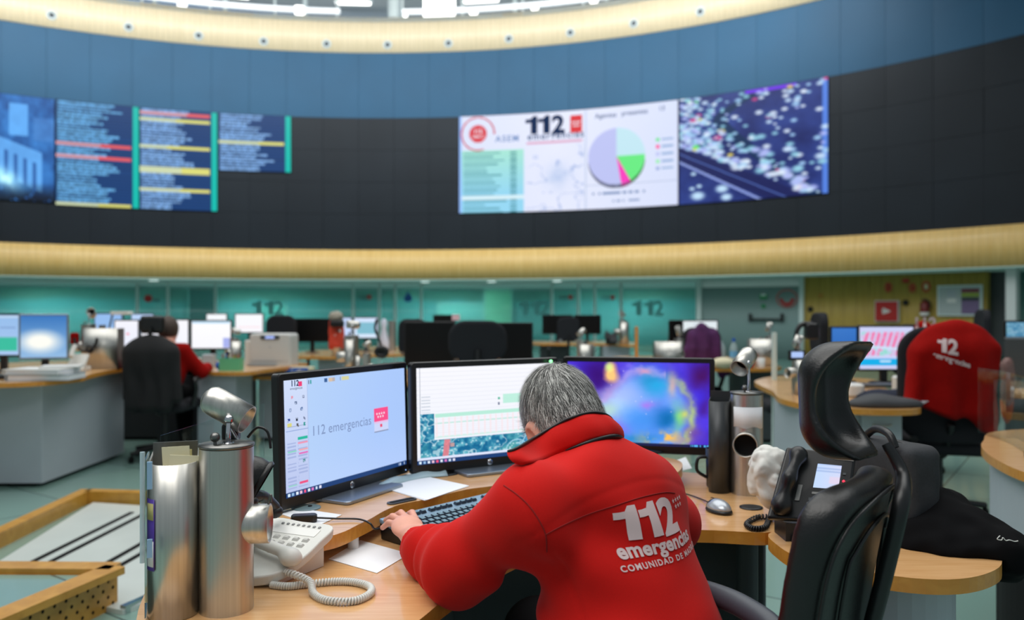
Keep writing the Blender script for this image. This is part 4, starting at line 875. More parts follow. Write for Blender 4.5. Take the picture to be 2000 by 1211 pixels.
for ch in o2.children:
    if ch.name.startswith(('pocket_box', 'divider', 'box_end')): ch.data.materials[0] = M_['gun'] if 'gun' in M_ else M_.setdefault('gun', mat('gunmetal_sheet', (74, 76, 78), .45, .8))
def on_cyl(c, r, z0, z1, a0, a1, n=12):
    a = MB(); P = []
    for k in range(n+1):
        g = a0+(a1-a0)*k/n; P += [(c[0]+r*math.cos(g), c[1]+r*math.sin(g), z0+.003*math.sin(k)), (c[0]+r*math.cos(g), c[1]+r*math.sin(g), z1)]
    a.add(P, [(2*i, 2*i+2, 2*i+3, 2*i+1) for i in range(n)], 0, True); return a
a = on_cyl((.672, 2.345), .0475, zat(836, 2.30), zat(796, 2.30), math.radians(205), math.radians(318)); tag(a.build('taped_note', M_['paper'], solid=.0006), 'white paper note taped round the right steel organiser', 'note')
# extras on the left organiser: name holder, purple sticker, notes, clear sheets, clip
bd = Vector((math.cos(1.92), math.sin(1.92), 0)); nd = Vector((-bd.y, bd.x, 0)); oc = Vector(cyl_loc)+nd*.086-bd*.035
def side(u, z, off=0): return oc+bd*u+nd*(.039+off)+Vector((0, 0, z))
t = thing('label_holder', 'clear acrylic label holder with pale blue strip on the left organiser', 'label holder', tuple(side(.05, 0, .006)))
a = MB(); P = [side(.02, .005, .004), side(.10, .005, .004), side(.10, .272, .004), side(.02, .272, .004)]; a.add(P, [(0, 1, 2, 3)]); a.build('acrylic_sheet', M_['glass'], t, world=True, solid=.002)
M_['acryl'] = mat('acrylic_edge', (196, 216, 224), .2, alpha=.75)
a = MB(); a.cyl(side(.015, .10, .008), side(.015, .285, .008), .004, n=10); a.build('clear_edge', M_['acryl'], t, world=True)
for z0 in (.24, .12):
    a = MB(); a.box(tuple(side(-.012, z0+.01, -.005)), (.008, .004, .045 if z0 > .2 else .03), M=Matrix.Rotation(1.92-math.pi/2, 4, 'Z')); a.build('blue_strip', mat('pale_blue_strip', (150, 188, 222), .4), t, world=True)
t = thing('purple_sticker', 'purple sticker with yellow star on the left side of the organiser', 'sticker', tuple(side(.0, .1, 0)))
def wrap(u0, u1, z0, z1, e=.0025):
    a = MB(); P = []; n = 10
    for k in range(n+1):
        g = u0+(u1-u0)*k/n; w = .039+e
        q = oc+bd*(.039-w*math.cos(g))+nd*(w*math.sin(g)); P += [q+Vector((0, 0, z0)), q+Vector((0, 0, z1))]
    a.add(P, [(2*i, 2*i+1, 2*i+3, 2*i+2) for i in range(n)], 0, True); return a
wrap(.75, 1.35, .085, .205).build('sticker_sheet', mat('sticker_purple', (84, 58, 160), .5), t, world=True, solid=.0006)
wrap(.78, 1.2, .170, .198, .0035).build('yellow_mark', mat('star_yellow', (196, 186, 120), .5), t, world=True, solid=.0006)
wrap(.78, 1.2, .092, .135, .0035).build('white_mark', M_['paper'], t, world=True, solid=.0006)
t = thing('paper_notes', 'cream paper slips standing in the left organiser box', 'paper notes', tuple(oc+bd*.07))
for k, (u, dz, tw) in enumerate([(.055, .285, .1), (.075, .278, -.2), (.04, .272, .25)]):
    a = MB(); a.box(tuple(oc+bd*u-nd*.010+Vector((0, 0, dz/2+.01))), (.048, .0015, dz-.02), M=Matrix.Rotation(tw-.1, 4, 'Z') @ Matrix.Rotation(.06*(k-1), 4, 'Y')); a.build('slip', M_['cream'] if k != 1 else M_['yellow2'] if 'yellow2' in M_ else M_.setdefault('yellow2', mat('faded_yellow', (186, 178, 128), .8)), t, world=True)
a = MB(); P = [oc+bd*.20+nd*.03+Vector((0, 0, .02)), oc+bd*.235-nd*.16+Vector((0, 0, .02)), oc+bd*.235-nd*.16+Vector((0, 0, .335)), oc+bd*.20+nd*.03+Vector((0, 0, .285))]
a.add(P, [(0, 1, 2, 3)]); tag(a.build('clear_sheet', M_['glass'], solid=.002), 'clear acrylic sheet standing behind the left organiser box', 'acrylic sheet')
t = thing('headset_clip', 'black headset clip with silver spring behind the left organiser lid', 'headset', (cyl_loc[0]-.004, cyl_loc[1]+.06, ZD+.2))
a = MB(); q = Vector((cyl_loc[0]-.013, cyl_loc[1]+.062, ZD+.300)); a.bbox(tuple(q), (.030, .02, .034), .008, axis=1); a.build('clip_body', M_['black'], t, world=True)
a = MB(); a.tube([q+Vector((.002, -.012, .012)), q+Vector((.012, -.014, -.004)), q+Vector((.022, -.016, -.02))], .003, 8); a.cyl(q+Vector((-.003, -.01, .02)), q+Vector((.004, -.012, .008)), .0035, n=8); a.build('spring', M_['chrome'], t, world=True)
a = MB(); a.tube(smooth_path([q+Vector((.03, .0, -.01)), q+Vector((.048, 0, .008)), q+Vector((.066, 0, .0)), q+Vector((.072, 0, -.03))], 6), .0025, 8); a.build('band', M_['black'], t, world=True)
# black loudspeaker cone and black handset between the organiser and the left monitor
t = thing('headset', 'black padded headset ear cup behind the left organiser', 'headset', (-.47, 1.52, ZD))
c = pd(497, 932, 1.50); a = MB(); ax = Vector((.72, .1, -.42)); a.lathe([(.012, -.05), (.030, -.035), (.037, -.005), (.036, .014), (.034, .016), (0, .012)], c, ax, 28); a.build('ear_cup', M_['leather'], t, world=True)
a = MB(); a.lathe([(.037, .010), (.040, .014), (.037, .019)], c, ax, 28, cap=False); a.build('cushion', M_['black'], t, world=True)
a = MB(); a.tube(smooth_path([c-ax*.03, c+Vector((-.05, .05, -.06)), (-.50, 1.56, ZD+.03), (-.50, 1.56, ZD+.004)], 5), .006, 8); a.build('headband', M_['black'], t, world=True)
t = thing('telephone_handset', 'black handset lying behind the left organiser beside the monitor', 'telephone handset', pd(515, 985, 1.60))
c0, c1 = pd(487, 972, 1.62), pd(536, 992, 1.70); a = MB(); a.tube(smooth_path([c0, c0.lerp(c1, .5)+Vector((0, 0, .012)), c1], 6), .013, 12); a.build('grip', M_['black'], t, world=True)
for p in (c0, c1): a = MB(); a.sphere(tuple(p-Vector((0, 0, .008))), .018, 14, 10, sc=(1, 1, .75)); a.build('end_cap', M_['black'], t, world=True)
t = thing('steel_bracket', 'small steel hook on the handset tube of the left organiser', 'bracket', pd(527, 978, 1.42))
a = MB(); a.tube(smooth_path([pd(524, 985, 1.43), pd(527, 972, 1.43), pd(529, 966, 1.43), pd(530, 980, 1.43)], 4), .0022, 8); a.build('hook', M_['steel_d'], t, world=True)
# ---- papers
def sheet(label, pts, z, m='paper', th=.0012, n=1):
    P = [px(x, y, z)[:2] for x, y in pts]; a = MB()
    for k in range(n):
        c = Vector((sum(p[0] for p in P)/4, sum(p[1] for p in P)/4)); g = (k-n/2)*.03; a.prism([(c.x+rot2(p[0]-c.x, p[1]-c.y, g)[0], c.y+rot2(p[0]-c.x, p[1]-c.y, g)[1]) for p in P], z+k*th, z+(k+1)*th*.97)
    return tag(a.build('paper_sheet', M_[m]), label, 'paper')
sheet('white papers on the shelf between the left and middle monitors', [(728, 949), (800, 925), (916, 950), (834, 978)], ZSH+.0004, n=2)
sheet('white sheet on the shelf under the black cable switch', [(533, 1000), (585, 994), (668, 1006), (621, 1028)], ZSH+.0004)
sheet('white sheet on the lower desk left of the man\'s sleeve', [(702, 1056), (800, 1082), (738, 1120), (642, 1093)], ZD+.0004)
sheet('pale crumpled sheet at the right edge of the nebula monitor base', [(1322, 899), (1338, 893), (1352, 915), (1330, 921)], ZD+.0004, 'paper')
# folded pale blue cloth/plastic between monitors
a = MB(); c0 = Vector(px(790, 934, ZSH)); P = []
for j in range(7):
    for i in range(12):
        u, v = i/11, j/6; q = Vector(px(735+130*u+10*v, 948-26*u+10*v-6*math.sin(3*u), ZSH)); P.append(q+Vector((0, 0, .002+.014*math.sin(math.pi*v)*(.5+.5*math.sin(7*u)**2))))
a.grid(P, 12, 7, flip=True); tag(a.build('plastic_sleeve', mat('pale_sleeve', (172, 196, 204), .3, alpha=.9), solid=.001), 'pale blue plastic sleeve between the left and middle monitor stands', 'plastic sleeve')
# ---- cable switch
t = thing('cable_switch', 'black inline switch box on a thin cable in front of the left monitor', 'switch', pd(594, 1017, 1.80))
c = Vector(px(594, 1021, ZSH)); ang = .18
a = MB(); a.bbox(tuple(c+Vector((0, 0, .010))), (.056, .024, .017), .008, rz=ang, axis=2); a.build('switch_body', M_['black'], t, world=True)
a = MB(); a.tube(smooth_path([c+Vector((.026, .004, .010)), px(660, 1013, ZSH+.006), px(700, 1014, ZSH+.005), px(722, 1022, ZSH+.004), px(732, 1033, ZSH-.012), px(750, 1030, ZSH-.03)], 8), .0022, 8); a.build('cable', M_['black'], t, world=True)
a = MB(); a.tube(smooth_path([c+Vector((-.026, -.004, .010)), px(555, 1025, ZSH+.004), px(535, 1022, ZSH+.003), px(515, 1008, ZSH+.003)], 6), .0022, 8); a.build('cable', M_['black'], t, world=True)
# ---- keyboard
kx = Vector((.672, .741, 0)).normalized(); ky = Vector((-kx.y, kx.x, 0)); KA = Vector((-.303, 1.862, 0))      # back-left corner
kw, kd = .458, .168
def K(u, v, z): return KA+kx*u-ky*v+Vector((0, 0, ZD+.050-(.028*v/kd)+z))
t = thing('keyboard', 'silver and black keyboard under the man\'s left hand', 'keyboard', tuple(KA-ky*.08+kx*.2+Vector((0, 0, ZD))))
M_['kb_silver'] = mat('keyboard_silver', (128, 158, 182), .35, .35); M_['kb_key'] = mat('keyboard_keys', (36, 50, 66), .42); M_['kb_top'] = mat('key_top', (92, 128, 146), .35)
a = MB(); q = []
def kslab(mb, u0, u1, v0, v1, z0, z1, r=0, mi=0, ins=0):
    P = [K(u0, v0, z0), K(u1, v0, z0), K(u1, v1, z0), K(u0, v1, z0), K(u0+ins, v0+ins, z1), K(u1-ins, v0+ins, z1), K(u1-ins, v1-ins, z1), K(u0+ins, v1-ins, z1)]
    mb.add(P, [(0, 1, 2, 3), (7, 6, 5, 4), (0, 4, 5, 1), (1, 5, 6, 2), (2, 6, 7, 3), (3, 7, 4, 0)], mi)
kslab(a, 0, kw, 0, kd, -.012, .0); a.build('case_top', M_['kb_silver'], t, bevel=.004, world=True)
a = MB(); P = [K(.002, .002, -.012), K(kw-.002, .002, -.012), K(kw-.002, kd-.002, -.012), K(.002, kd-.002, -.012)]; Q = [Vector((p.x, p.y, ZD+.002)) for p in P]
Q[0] += kx*.004; a.add([*P, *Q], [(3, 2, 1, 0), (4, 5, 6, 7), (0, 1, 5, 4), (1, 2, 6, 5), (2, 3, 7, 6), (3, 0, 4, 7)]); a.build('case_base', M_['black'], t, world=True)
keys = MB(); KP = .0188
wells = MB(); kslab(wells, .012, .298, .050, .146, .0, .0012); kslab(wells, .310, .370, .050, .146, 0, .0012); kslab(wells, .378, .448, .050, .146, 0, .0012); wells.build('key_well', M_['blackm'], t, world=True)
def key(u, v, w=1, h=1):
    b0, b1 = u, u+KP*w-.0022; v0, v1 = v, v+KP*h-.0022
    kslab(keys, b0, b1, v0, v1, .001, .0065, ins=.0022); kslab(keys, b0+.0024, b1-.0024, v0+.0024, v1-.0024, .0065, .0068, mi=1)
rows_ = [[1]*13+[2], [1.5]+[1]*12+[1.5], [1.8]+[1]*11+[2.2], [1.3]+[1]*11+[2.7], [1.4, 1.2, 1.3, 6, 1.3, 1.2, 1.2, 1.4]]
for j, rw in enumerate(rows_):
    u = .0145
    for w_ in rw: key(u, .052+j*KP, w_); u += KP*w_
for k in range(13): key(.0145+KP*k+(.0145 if k > 0 else 0)+(.009 if k > 4 else 0)+(.009 if k > 8 else 0)-(.016 if k == 0 else 0)*0, .018, .92, .8)
for k in range(3):
    for j in range(2): key(.312+KP*k, .052+j*KP)
    key(.312+KP*k, .018, .92, .8)
    key(.312+KP*k, .052+4*KP)
key(.312+KP, .052+3*KP)
for k in range(4):
    for j in range(5): key(.380+KP*.92*k, .052+j*KP, .92)
keys.build('keys', [M_['kb_key'], M_['kb_top']], t, world=True)
# ---- mouse with cable
mp_ = px(1404, 1000, ZD); t = thing('computer_mouse', 'silver and black computer mouse on the desk right of the man', 'mouse', mp_, .35)
def f_mouse(P): return np.maximum(sd_ell(P, (0, 0, .002), (.028, .045, .032)), -(P[:, 2]-.004))
sdf_part('shell', lambda P: smax(sd_ell(P, (0, 0, .004), (.0275, .043, .030)), -(P[:, 2]-.009), .004), (-.04, -.06, -.01), (.04, .06, .05), .0022, mat('silver_shell', (176, 182, 190), .28, .5), t, world=False)
sdf_part('base', lambda P: smax(sd_ell(P, (0, 0, .004), (.029, .045, .014)), -(P[:, 2]-.001), .003), (-.04, -.06, -.01), (.04, .06, .05), .0025, M_['black'], t, world=False)
sdf_part('button_panel', lambda P: smax(sd_ell(P, (0, 0, .0045), (.0280, .0435, .0305)), np.maximum(-(P[:, 1]-.012), np.abs(P[:, 0])-.019), .003), (-.04, -.06, -.01), (.04, .06, .05), .0022, M_['black'], t, world=False)
a = MB(); a.box((0, .028, .028), (.005, .014, .006)); a.build('wheel', M_['chrome'], t)
a = MB(); a.tube(smooth_path([px(1393, 985, ZD+.012), px(1370, 975, ZD+.004), px(1345, 966, ZD+.004), px(1322, 962, ZD+.004), px(1290, 955, ZD+.003)], 7), .002, 8); a.build('mouse_cable', M_['black'], t, world=True) if False else None
b_ = a.build('mouse_cable', M_['black']); b_.parent = t; b_.matrix_parent_inverse = (Matrix.Translation(t.location) @ Matrix.Rotation(t.rotation_euler.z, 4, 'Z')).inverted()
# glasses leg / pen just right of the man's arm
t = thing('pen', 'silver pen lying beside the man\'s right arm', 'pen', px(1338, 978, ZD)); p0, p1 = Vector(px(1322, 945, ZD+.006)), Vector(px(1344, 984, ZD+.006))
a = MB(); a.cyl(p0, p1, .0045, n=12); a.build('barrel', M_['steel'], t, world=True); a = MB(); a.cyl(p1, p1+(p1-p0).normalized()*.008, .004, .0015, n=12); a.build('tip', M_['chrome'], t, world=True)
# ---- white desk phone with coiled cord
pa = Vector((.915, -.40, 0)).normalized(); pb = Vector((-pa.y, pa.x, 0))*-1      # pa: along the key rows, pb: towards the camera
PO = Vector((-.508, 1.735, 0))
def PH(u, v, z): return PO+pa*u+pb*v+Vector((0, 0, ZD+.082-.062*v/.175+z))
t = thing('telephone', 'ivory desk telephone beside the left steel organiser', 'telephone', tuple(PO+pa*.08+pb*.09+Vector((0, 0, ZD))))
def pslab(mb, u0, u1, v0, v1, z0, z1, ins=.0, mi=0):
    P = [PH(u0, v0, z0), PH(u1, v0, z0), PH(u1, v1, z0), PH(u0, v1, z0), PH(u0+ins, v0+ins, z1), PH(u1-ins, v0+ins, z1), PH(u1-ins, v1-ins, z1), PH(u0+ins, v1-ins, z1)]
    mb.add(P, [(0, 1, 2, 3), (7, 6, 5, 4), (0, 4, 5, 1), (1, 5, 6, 2), (2, 6, 7, 3), (3, 7, 4, 0)], mi)
a = MB(); rim = rounded([(0, 0), (.078, -.003), (.156, .0), (.162, .05), (.160, .10), (.140, .150), (.10, .172), (.05, .176), (0, .176), (-.003, .09)], 5)
P = [PH(u, v, 0) for u, v in rim]; Q = [PH(u*.985+.001, v*.985+.001, -.020) for u, v in rim]; n = len(rim); a.add(P+Q, [tuple(range(n)), tuple(range(2*n-1, n-1, -1))]+[(i, n+i, n+(i+1) % n, (i+1) % n) for i in range(n)]); a.build('housing', M_['offwhite'], t, bevel=.004, seg=3, world=True)
a = MB(); P = [PH(.01, .01, -.02), PH(.14, .01, -.02), PH(.13, .15, -.018), PH(.01, .165, -.018)]; Q = [Vector((p.x, p.y, ZD+.001)) for p in P]; a.add(P+Q, [(0, 1, 2, 3), (7, 6, 5, 4), (0, 4, 5, 1), (1, 5, 6, 2), (2, 6, 7, 3), (3, 7, 4, 0)]); a.build('foot', M_['offwhite'], t, world=True)
M_['phgrey'] = mat('phone_grey', (150, 152, 152), .5); M_['phbtn'] = mat('phone_buttons', (190, 190, 186), .4)
a = MB(); pslab(a, .028, .140, .020, .042, .0, .0012); a.build('label_window', M_['white'], t, world=True)
a = MB()
for k in range(8): pslab(a, .036+.0132*k, .042+.0132*k, .010, .015, .0, .0025, .0008)
a.build('memory_keys', M_['phgrey'], t, world=True)
a = MB()
for j in range(3):
    for k in range(4): pslab(a, .050+.024*k, .065+.024*k, .050+.017*j, .060+.017*j, .0, .004, .0025)
a.build('number_keys', M_['phbtn'], t, world=True)
a = MB(); pslab(a, .022, .032, .048, .055, 0, .004, .002); a.build('red_key', mat('phone_red', (196, 60, 80), .4), t, world=True)
a = MB(); a.tube([PH(.118+.014*math.cos(g), .098+.009*math.sin(g), .0015) for g in [k*math.pi/8 for k in range(17)]], .0015, 6); a.build('speaker_ring', M_['phbtn'], t, world=True)
a = MB()
for k in range(8):
    u = .004+.0052*k; a.tube([PH(u+.006*math.sin(w*3.1)*1.0, .128+.034*w, .0010) for w in (0, .25, .5, .75, 1)], .0011, 6)
a.build('speaker_slots', M_['phgrey'], t, world=True)
h0, h1 = PH(.012, .098, .022), PH(.152, .128, .020)
def f_hand(P):
    d = sd_cap(P, h0, h1, .0125, .0125); d = np.maximum(d, -(sd_cap(P, h0+Vector((0, 0, -.035)), h1+Vector((0, 0, -.035)), .028)))
    d = smin(d, sd_ell(P, h0+Vector((0, 0, -.006)), (.021, .021, .016)), .012); return smin(d, sd_ell(P, h1+Vector((0, 0, -.006)), (.021, .021, .016)), .012)
sdf_part('handset', f_hand, np.array(h0)*0+[-.56, 1.50, .76], [-.30, 1.76, .86], .0028, M_['offwhite'], t)
def coil(path, r, turns, wr, m, name, parent, n=None):
    sp = smooth_path(path, 24); L = len(sp)-1; N = int(turns*10); pts = []
    up = None
    for k in range(N+1):
        s_ = k/N*L; i = min(int(s_), L-1); p = sp[i].lerp(sp[i+1], s_-i); d = (sp[min(i+1, L)]-sp[max(i-1, 0)]).normalized()
        up = Vector((0, 0, 1)); R_ = d.cross(up).normalized(); U = R_.cross(d); g = 2*math.pi*k/10; pts.append(p+R_*r*math.cos(g)+U*r*math.sin(g))
    a = MB(); a.tube(pts, wr, 6); b = a.build(name, m, parent, world=True); a = MB(); a.tube([p for p in sp], r*.75, 8); a.build(name+'_core', m, b) if False else None
    return b
cz = ZD+.0065; coil([PH(.150, .140, -.004), px(603, 1135, ZD+.02), px(613, 1160, cz), px(640, 1173, cz), px(690, 1174, cz), px(722, 1160, cz), px(722, 1146, cz), px(690, 1137, cz), px(650, 1136, cz), px(600, 1141, cz), px(560, 1145, cz), px(530, 1142, cz)], .0052, 92, .0024, M_['offwhite'], 'coiled_cord', t)
# ---- black desk phone (right)
t = thing('telephone', 'black desk phone with lit blue screen on the desk return', 'telephone', px(1600, 1035, ZD))
Aq = [pd(1536, 872, 1.92), pd(1672, 886, 1.86), pd(1655, 1022, 1.80), pd(1497, 1012, 1.86)]     # front plate: top-left, top-right, bottom-right, bottom-left
nq = (Aq[1]-Aq[0]).cross(Aq[3]-Aq[0]).normalized(); 
if nq.y > 0: nq = -nq
def BP(u, v, e=0): return Aq[0].lerp(Aq[1], u).lerp(Aq[3].lerp(Aq[2], u), v)+nq*e
def bslab(mb, u0, u1, v0, v1, e0, e1, mi=0, ins=0):
    P = [BP(u0, v0, e0), BP(u1, v0, e0), BP(u1, v1, e0), BP(u0, v1, e0), BP(u0+ins, v0+ins, e1), BP(u1-ins, v0+ins, e1), BP(u1-ins, v1-ins, e1), BP(u0+ins, v1-ins, e1)]
    mb.add(P, [(0, 1, 2, 3), (7, 6, 5, 4), (0, 4, 5, 1), (1, 5, 6, 2), (2, 6, 7, 3), (3, 7, 4, 0)], mi)
a = MB(); bslab(a, 0, 1, 0, 1, -.022, 0); a.build('housing', M_['bezel'], t, bevel=.006, seg=3, world=True)
a = MB(); c = BP(.55, .85, -.03); a.box((c.x, c.y+.03, (c.z+ZD)/2-.01), (.13, .08, c.z-ZD-.02)); a.lathe([(.055, 0), (.055, .012), (.04, .02)], (c.x-.0, c.y, ZD), (0, 0, 1), 28); a.build('foot', M_['black'], t, world=True)
def fnb(u, v):
    return np.array([tuple(BP(.50+.33*float(x), .20+.34*float(y), .0016)) for x, y in zip(u, v)])
def p_ph(u, v):
    img = lerp((196, 220, 255), (214, 220, 250), u); img = over(img, (np.modf(v*7)[0] < .25) & (v < .55), (150, 176, 226), .7); return over(img, (u > .6) & (v > .5) & (v < .8), (236, 214, 236), .7)
sc_ = grid_mesh('lit_screen', fnb, p_ph, 24, 18, M_['scr'], t)
for q_ in ((.50, .82, .60, .63), (.46, .55, .75, .77), (.72, .98, .06, .12)): a = MB(); bslab(a, *q_, 0, .002); a.build('silver_trim', M_['steel_d'], t, world=True)
a = MB(); a.lathe([(.012, 0), (.012, .003), (.009, .005), (0, .005)], BP(.64, .80, 0), nq, 24); a.build('navigation_ring', M_['chrome'], t, world=True)
a = MB(); bslab(a, .47, .53, .68, .73, 0, .003, ins=.005); bslab(a, .86, .90, .30, .33, 0, .003); bslab(a, .86, .90, .52, .55, 0, .003)
for k in range(3): bslab(a, .55+.1*k, .61+.1*k, .88, .93, 0, .003, ins=.005)
a.build('buttons', M_['greyd'], t, world=True)
a = MB(); a.sphere(tuple(BP(.885, .42, .001)), .0032, 12, 8); a.build('red_light', M_['led_r'], t, world=True)
g0, g1 = BP(.22, .14, .024), BP(.16, .84, .020)
def f_h2(P):
    mid = g0.lerp(g1, .5)+nq*.014; d = smin(sd_cap(P, g0, mid, .0135, .012), sd_cap(P, mid, g1, .012, .0145), .02)
    d = smin(d, sd_ell(P, g0-nq*.005, (.020, .020, .019)), .014); return smin(d, sd_ell(P, g1-nq*.004, (.023, .022, .021)), .016)
lo_ = np.minimum(np.array(g0), np.array(g1))-.05; hi_ = np.maximum(np.array(g0), np.array(g1))+.05
sdf_part('handset', f_h2, lo_, hi_, .003, M_['black'], t)
a = MB(); bslab(a, .30, .36, .52, .74, 0, .004); a.build('cradle_hook', M_['steel_d'], t, world=True)
coil([tuple(BP(.12, .93, .012)), px(1520, 1010, ZD+.012), px(1482, 1010, ZD+.008), px(1459, 1023, ZD+.007), px(1470, 1032, ZD+.007), px(1494, 1030, ZD+.007), px(1502, 1015, ZD+.007), px(1515, 1000, ZD+.02)], .0052, 44, .0024, M_['black'], 'coiled_cord', t)
# ---- white plastic bag, black mug, blue bottle, grey bag, black coat
def wr(P, f, s=0):      # cheap smooth 3-D noise for cloth folds
    x, y, z = P[:, 0]*f, P[:, 1]*f, P[:, 2]*f
    return (np.sin(x*1.3+1.7*np.sin(y*.9+s)+s)+np.sin(y*1.7+1.5*np.sin(z*1.1+s*2))+np.sin(z*1.5+1.6*np.sin(x*1.2-s)))/3
bc = pd(1502, 930, 2.05)
def f_bag(P):
    d = smin(sd_ell(P, bc+Vector((-.004, 0, .012)), (.040, .045, .062)), sd_ell(P, bc+Vector((.012, 0, -.035)), (.030, .04, .045)), .03)
    return np.maximum(d*.75-.011*np.abs(wr(P, 42, 2))-.003*np.abs(wr(P, 90, 5)), -(P[:, 2]-ZD-.002))
sdf_part('plastic_bag', f_bag, bc-Vector((.08, .08, .12)), bc+Vector((.08, .08, .12)), .003, M_['plasticbag']); tag(bpy.data.objects[-1] if False else [o for o in COL.objects if o.name.startswith('plastic_bag')][0], 'crumpled white plastic bag between the organiser and the black phone', 'bag')
t = thing('mug', 'black mug in the shadow behind the right organiser', 'mug', (.615, 2.42, ZD)); a = MB(); a.lathe([(.035, 0), (.040, .005), (.042, .115), (.038, .115), (.036, .01), (0, .01)], n=32); a.build('cup', M_['black'], t)
a = MB(); a.tube(smooth_path([(-.04, 0, .09), (-.065, 0, .085), (-.068, 0, .05), (-.04, 0, .03)], 6), .005, 8); a.build('handle', M_['black'], t)
t = thing('water_bottle', 'clear and blue bottle glimpsed behind the chair headrest', 'bottle', (pd(1690, 900, 1.98).x, 1.98, ZD)); a = MB(); a.lathe([(.026, 0), (.028, .01), (.028, .10), (.024, .125), (.012, .145), (.012, .16)], n=24); a.build('body', M_['glass'], t)
a = MB(); a.lathe([(.029, .02), (.029, .095)], n=24, cap=False); a.build('wrapper', M_['blue'], t); a = MB(); a.lathe([(.013, .155), (.013, .175)], n=20); a.build('cap', M_['white'], t)
gx = Vector((.885, 1.90, 0)); t = thing('laptop_bag', 'upright grey fabric bag with black handle on the desk return', 'bag', (gx.x, gx.y, ZD))
Rb = rotm('Z', 20)
sdf_part('bag_body', lambda P: sd_box(P, (gx.x+.015, gx.y+.05, ZD+.107), (.052, .11, .106), Rb, .026)+.0015*wr(P, 60), (gx.x-.13, gx.y-.12, ZD-.01), (gx.x+.17, gx.y+.24, ZD+.25), .005, M_['bag'], t)
a = MB(); a.tube(smooth_path([(gx.x-.015, gx.y-.04, ZD+.21), (gx.x-.02, gx.y-.02, ZD+.238), (gx.x-.02, gx.y+.05, ZD+.24), (gx.x-.025, gx.y+.10, ZD+.212)], 6), .009, 10); a.build('handle', M_['leather'], t, world=True)
a = MB(); a.tube(smooth_path([(gx.x+.036, gx.y-.045, ZD+.01), (gx.x+.036, gx.y-.048, ZD+.12), (gx.x+.032, gx.y-.04, ZD+.20), (gx.x+.02, gx.y+.06, ZD+.214)], 6), .003, 8); a.build('seam', M_['black'], t, world=True)
def f_coat(P):
    d = sd_ell(P, (.985, 1.93, ZD+.02), (.13, .13, .085)); d = smin(d, sd_ell(P, (1.01, 1.80, ZD+.0), (.12, .085, .062)), .05); d = smin(d, sd_ell(P, (1.06, 1.77, ZD-.005), (.05, .05, .05)), .04)
    d = smin(d, sd_ell(P, (.92, 1.83, ZD+.0), (.07, .06, .045)), .04); d = d*.8+.010*wr(P, 26, 1)+.004*wr(P, 60, 3)
    return d
ck, cf = sdf_mesh(f_coat, (.72, 1.55, .60), (1.30, 2.15, .90), .007); ck[:, 2] = np.where((ck[:, 0] < 1.03) & (ck[:, 2] < ZD+.001), ZD+.001, ck[:, 2]); coat, _ = mesh_np('black_coat', ck, cf, M_['trouser']); tag(coat, 'black folded coat lying at the far end of the desk return', 'coat')
sq = Vector((1.02, 1.712, ZD+.045)); a = MB(); a.tube(smooth_path([sq+Vector((.0, 0, .006)), sq+Vector((-.006, 0, -.001)), sq+Vector((.003, 0, -.003)), sq+Vector((.006, 0, .002)), sq+Vector((.012, 0, -.004)), sq+Vector((.02, 0, -.003)), sq+Vector((.03, 0, -.006)), sq+Vector((.036, -.003, -.004))], 5), .0010, 6)
em = a.build('stitched_mark', M_['white'], coat)
# ---------------------------------------------------------------- the seated man in the red jacket
V3 = lambda *a: np.array(a, float)
yaw = math.radians(40)
Fd = V3(-math.sin(yaw), math.cos(yaw), 0); Rt = V3(math.cos(yaw), math.sin(yaw), 0); UPz = V3(0, 0, 1)
LS, RS = V3(.030, 1.385, .935), V3(.246, 1.590, .897)             # shoulder joints
EL, WL = V3(-.095, 1.475, .805), V3(-.190, 1.655, .781)            # left elbow, wrist
ER, WR = V3(.325, 1.74, .812), V3(.12, 1.93, .795)
NB, CH = V3(.150, 1.530, .965), V3(.178, 1.500, .868)            # neck base, chest centre
WA, PE = V3(.214, 1.430, .70), V3(.235, 1.36, .565)
HC = V3(.100, 1.640, 1.043)                                      # head centre
def axes(yaw_d, pitch_d, roll_d): return rotm('Z', yaw_d) @ rotm('X', -pitch_d) @ rotm('Y', roll_d)
RH = rotm('Y', -13) @ rotm('Z', 23) @ rotm('X', -30)                # columns: right, forward, up of the head
Hx, Hy, Hz = RH[:, 0], RH[:, 1], RH[:, 2]
def torso_ax(up):
    up = up/np.linalg.norm(up); r = Rt-up*(Rt@up); r /= np.linalg.norm(r); f = np.cross(up, r); return np.stack([r, f, up], 1)
TA1 = torso_ax(NB-CH+V3(0, 0, .10)); TA2 = torso_ax(CH-WA); TA3 = torso_ax(WA-PE)
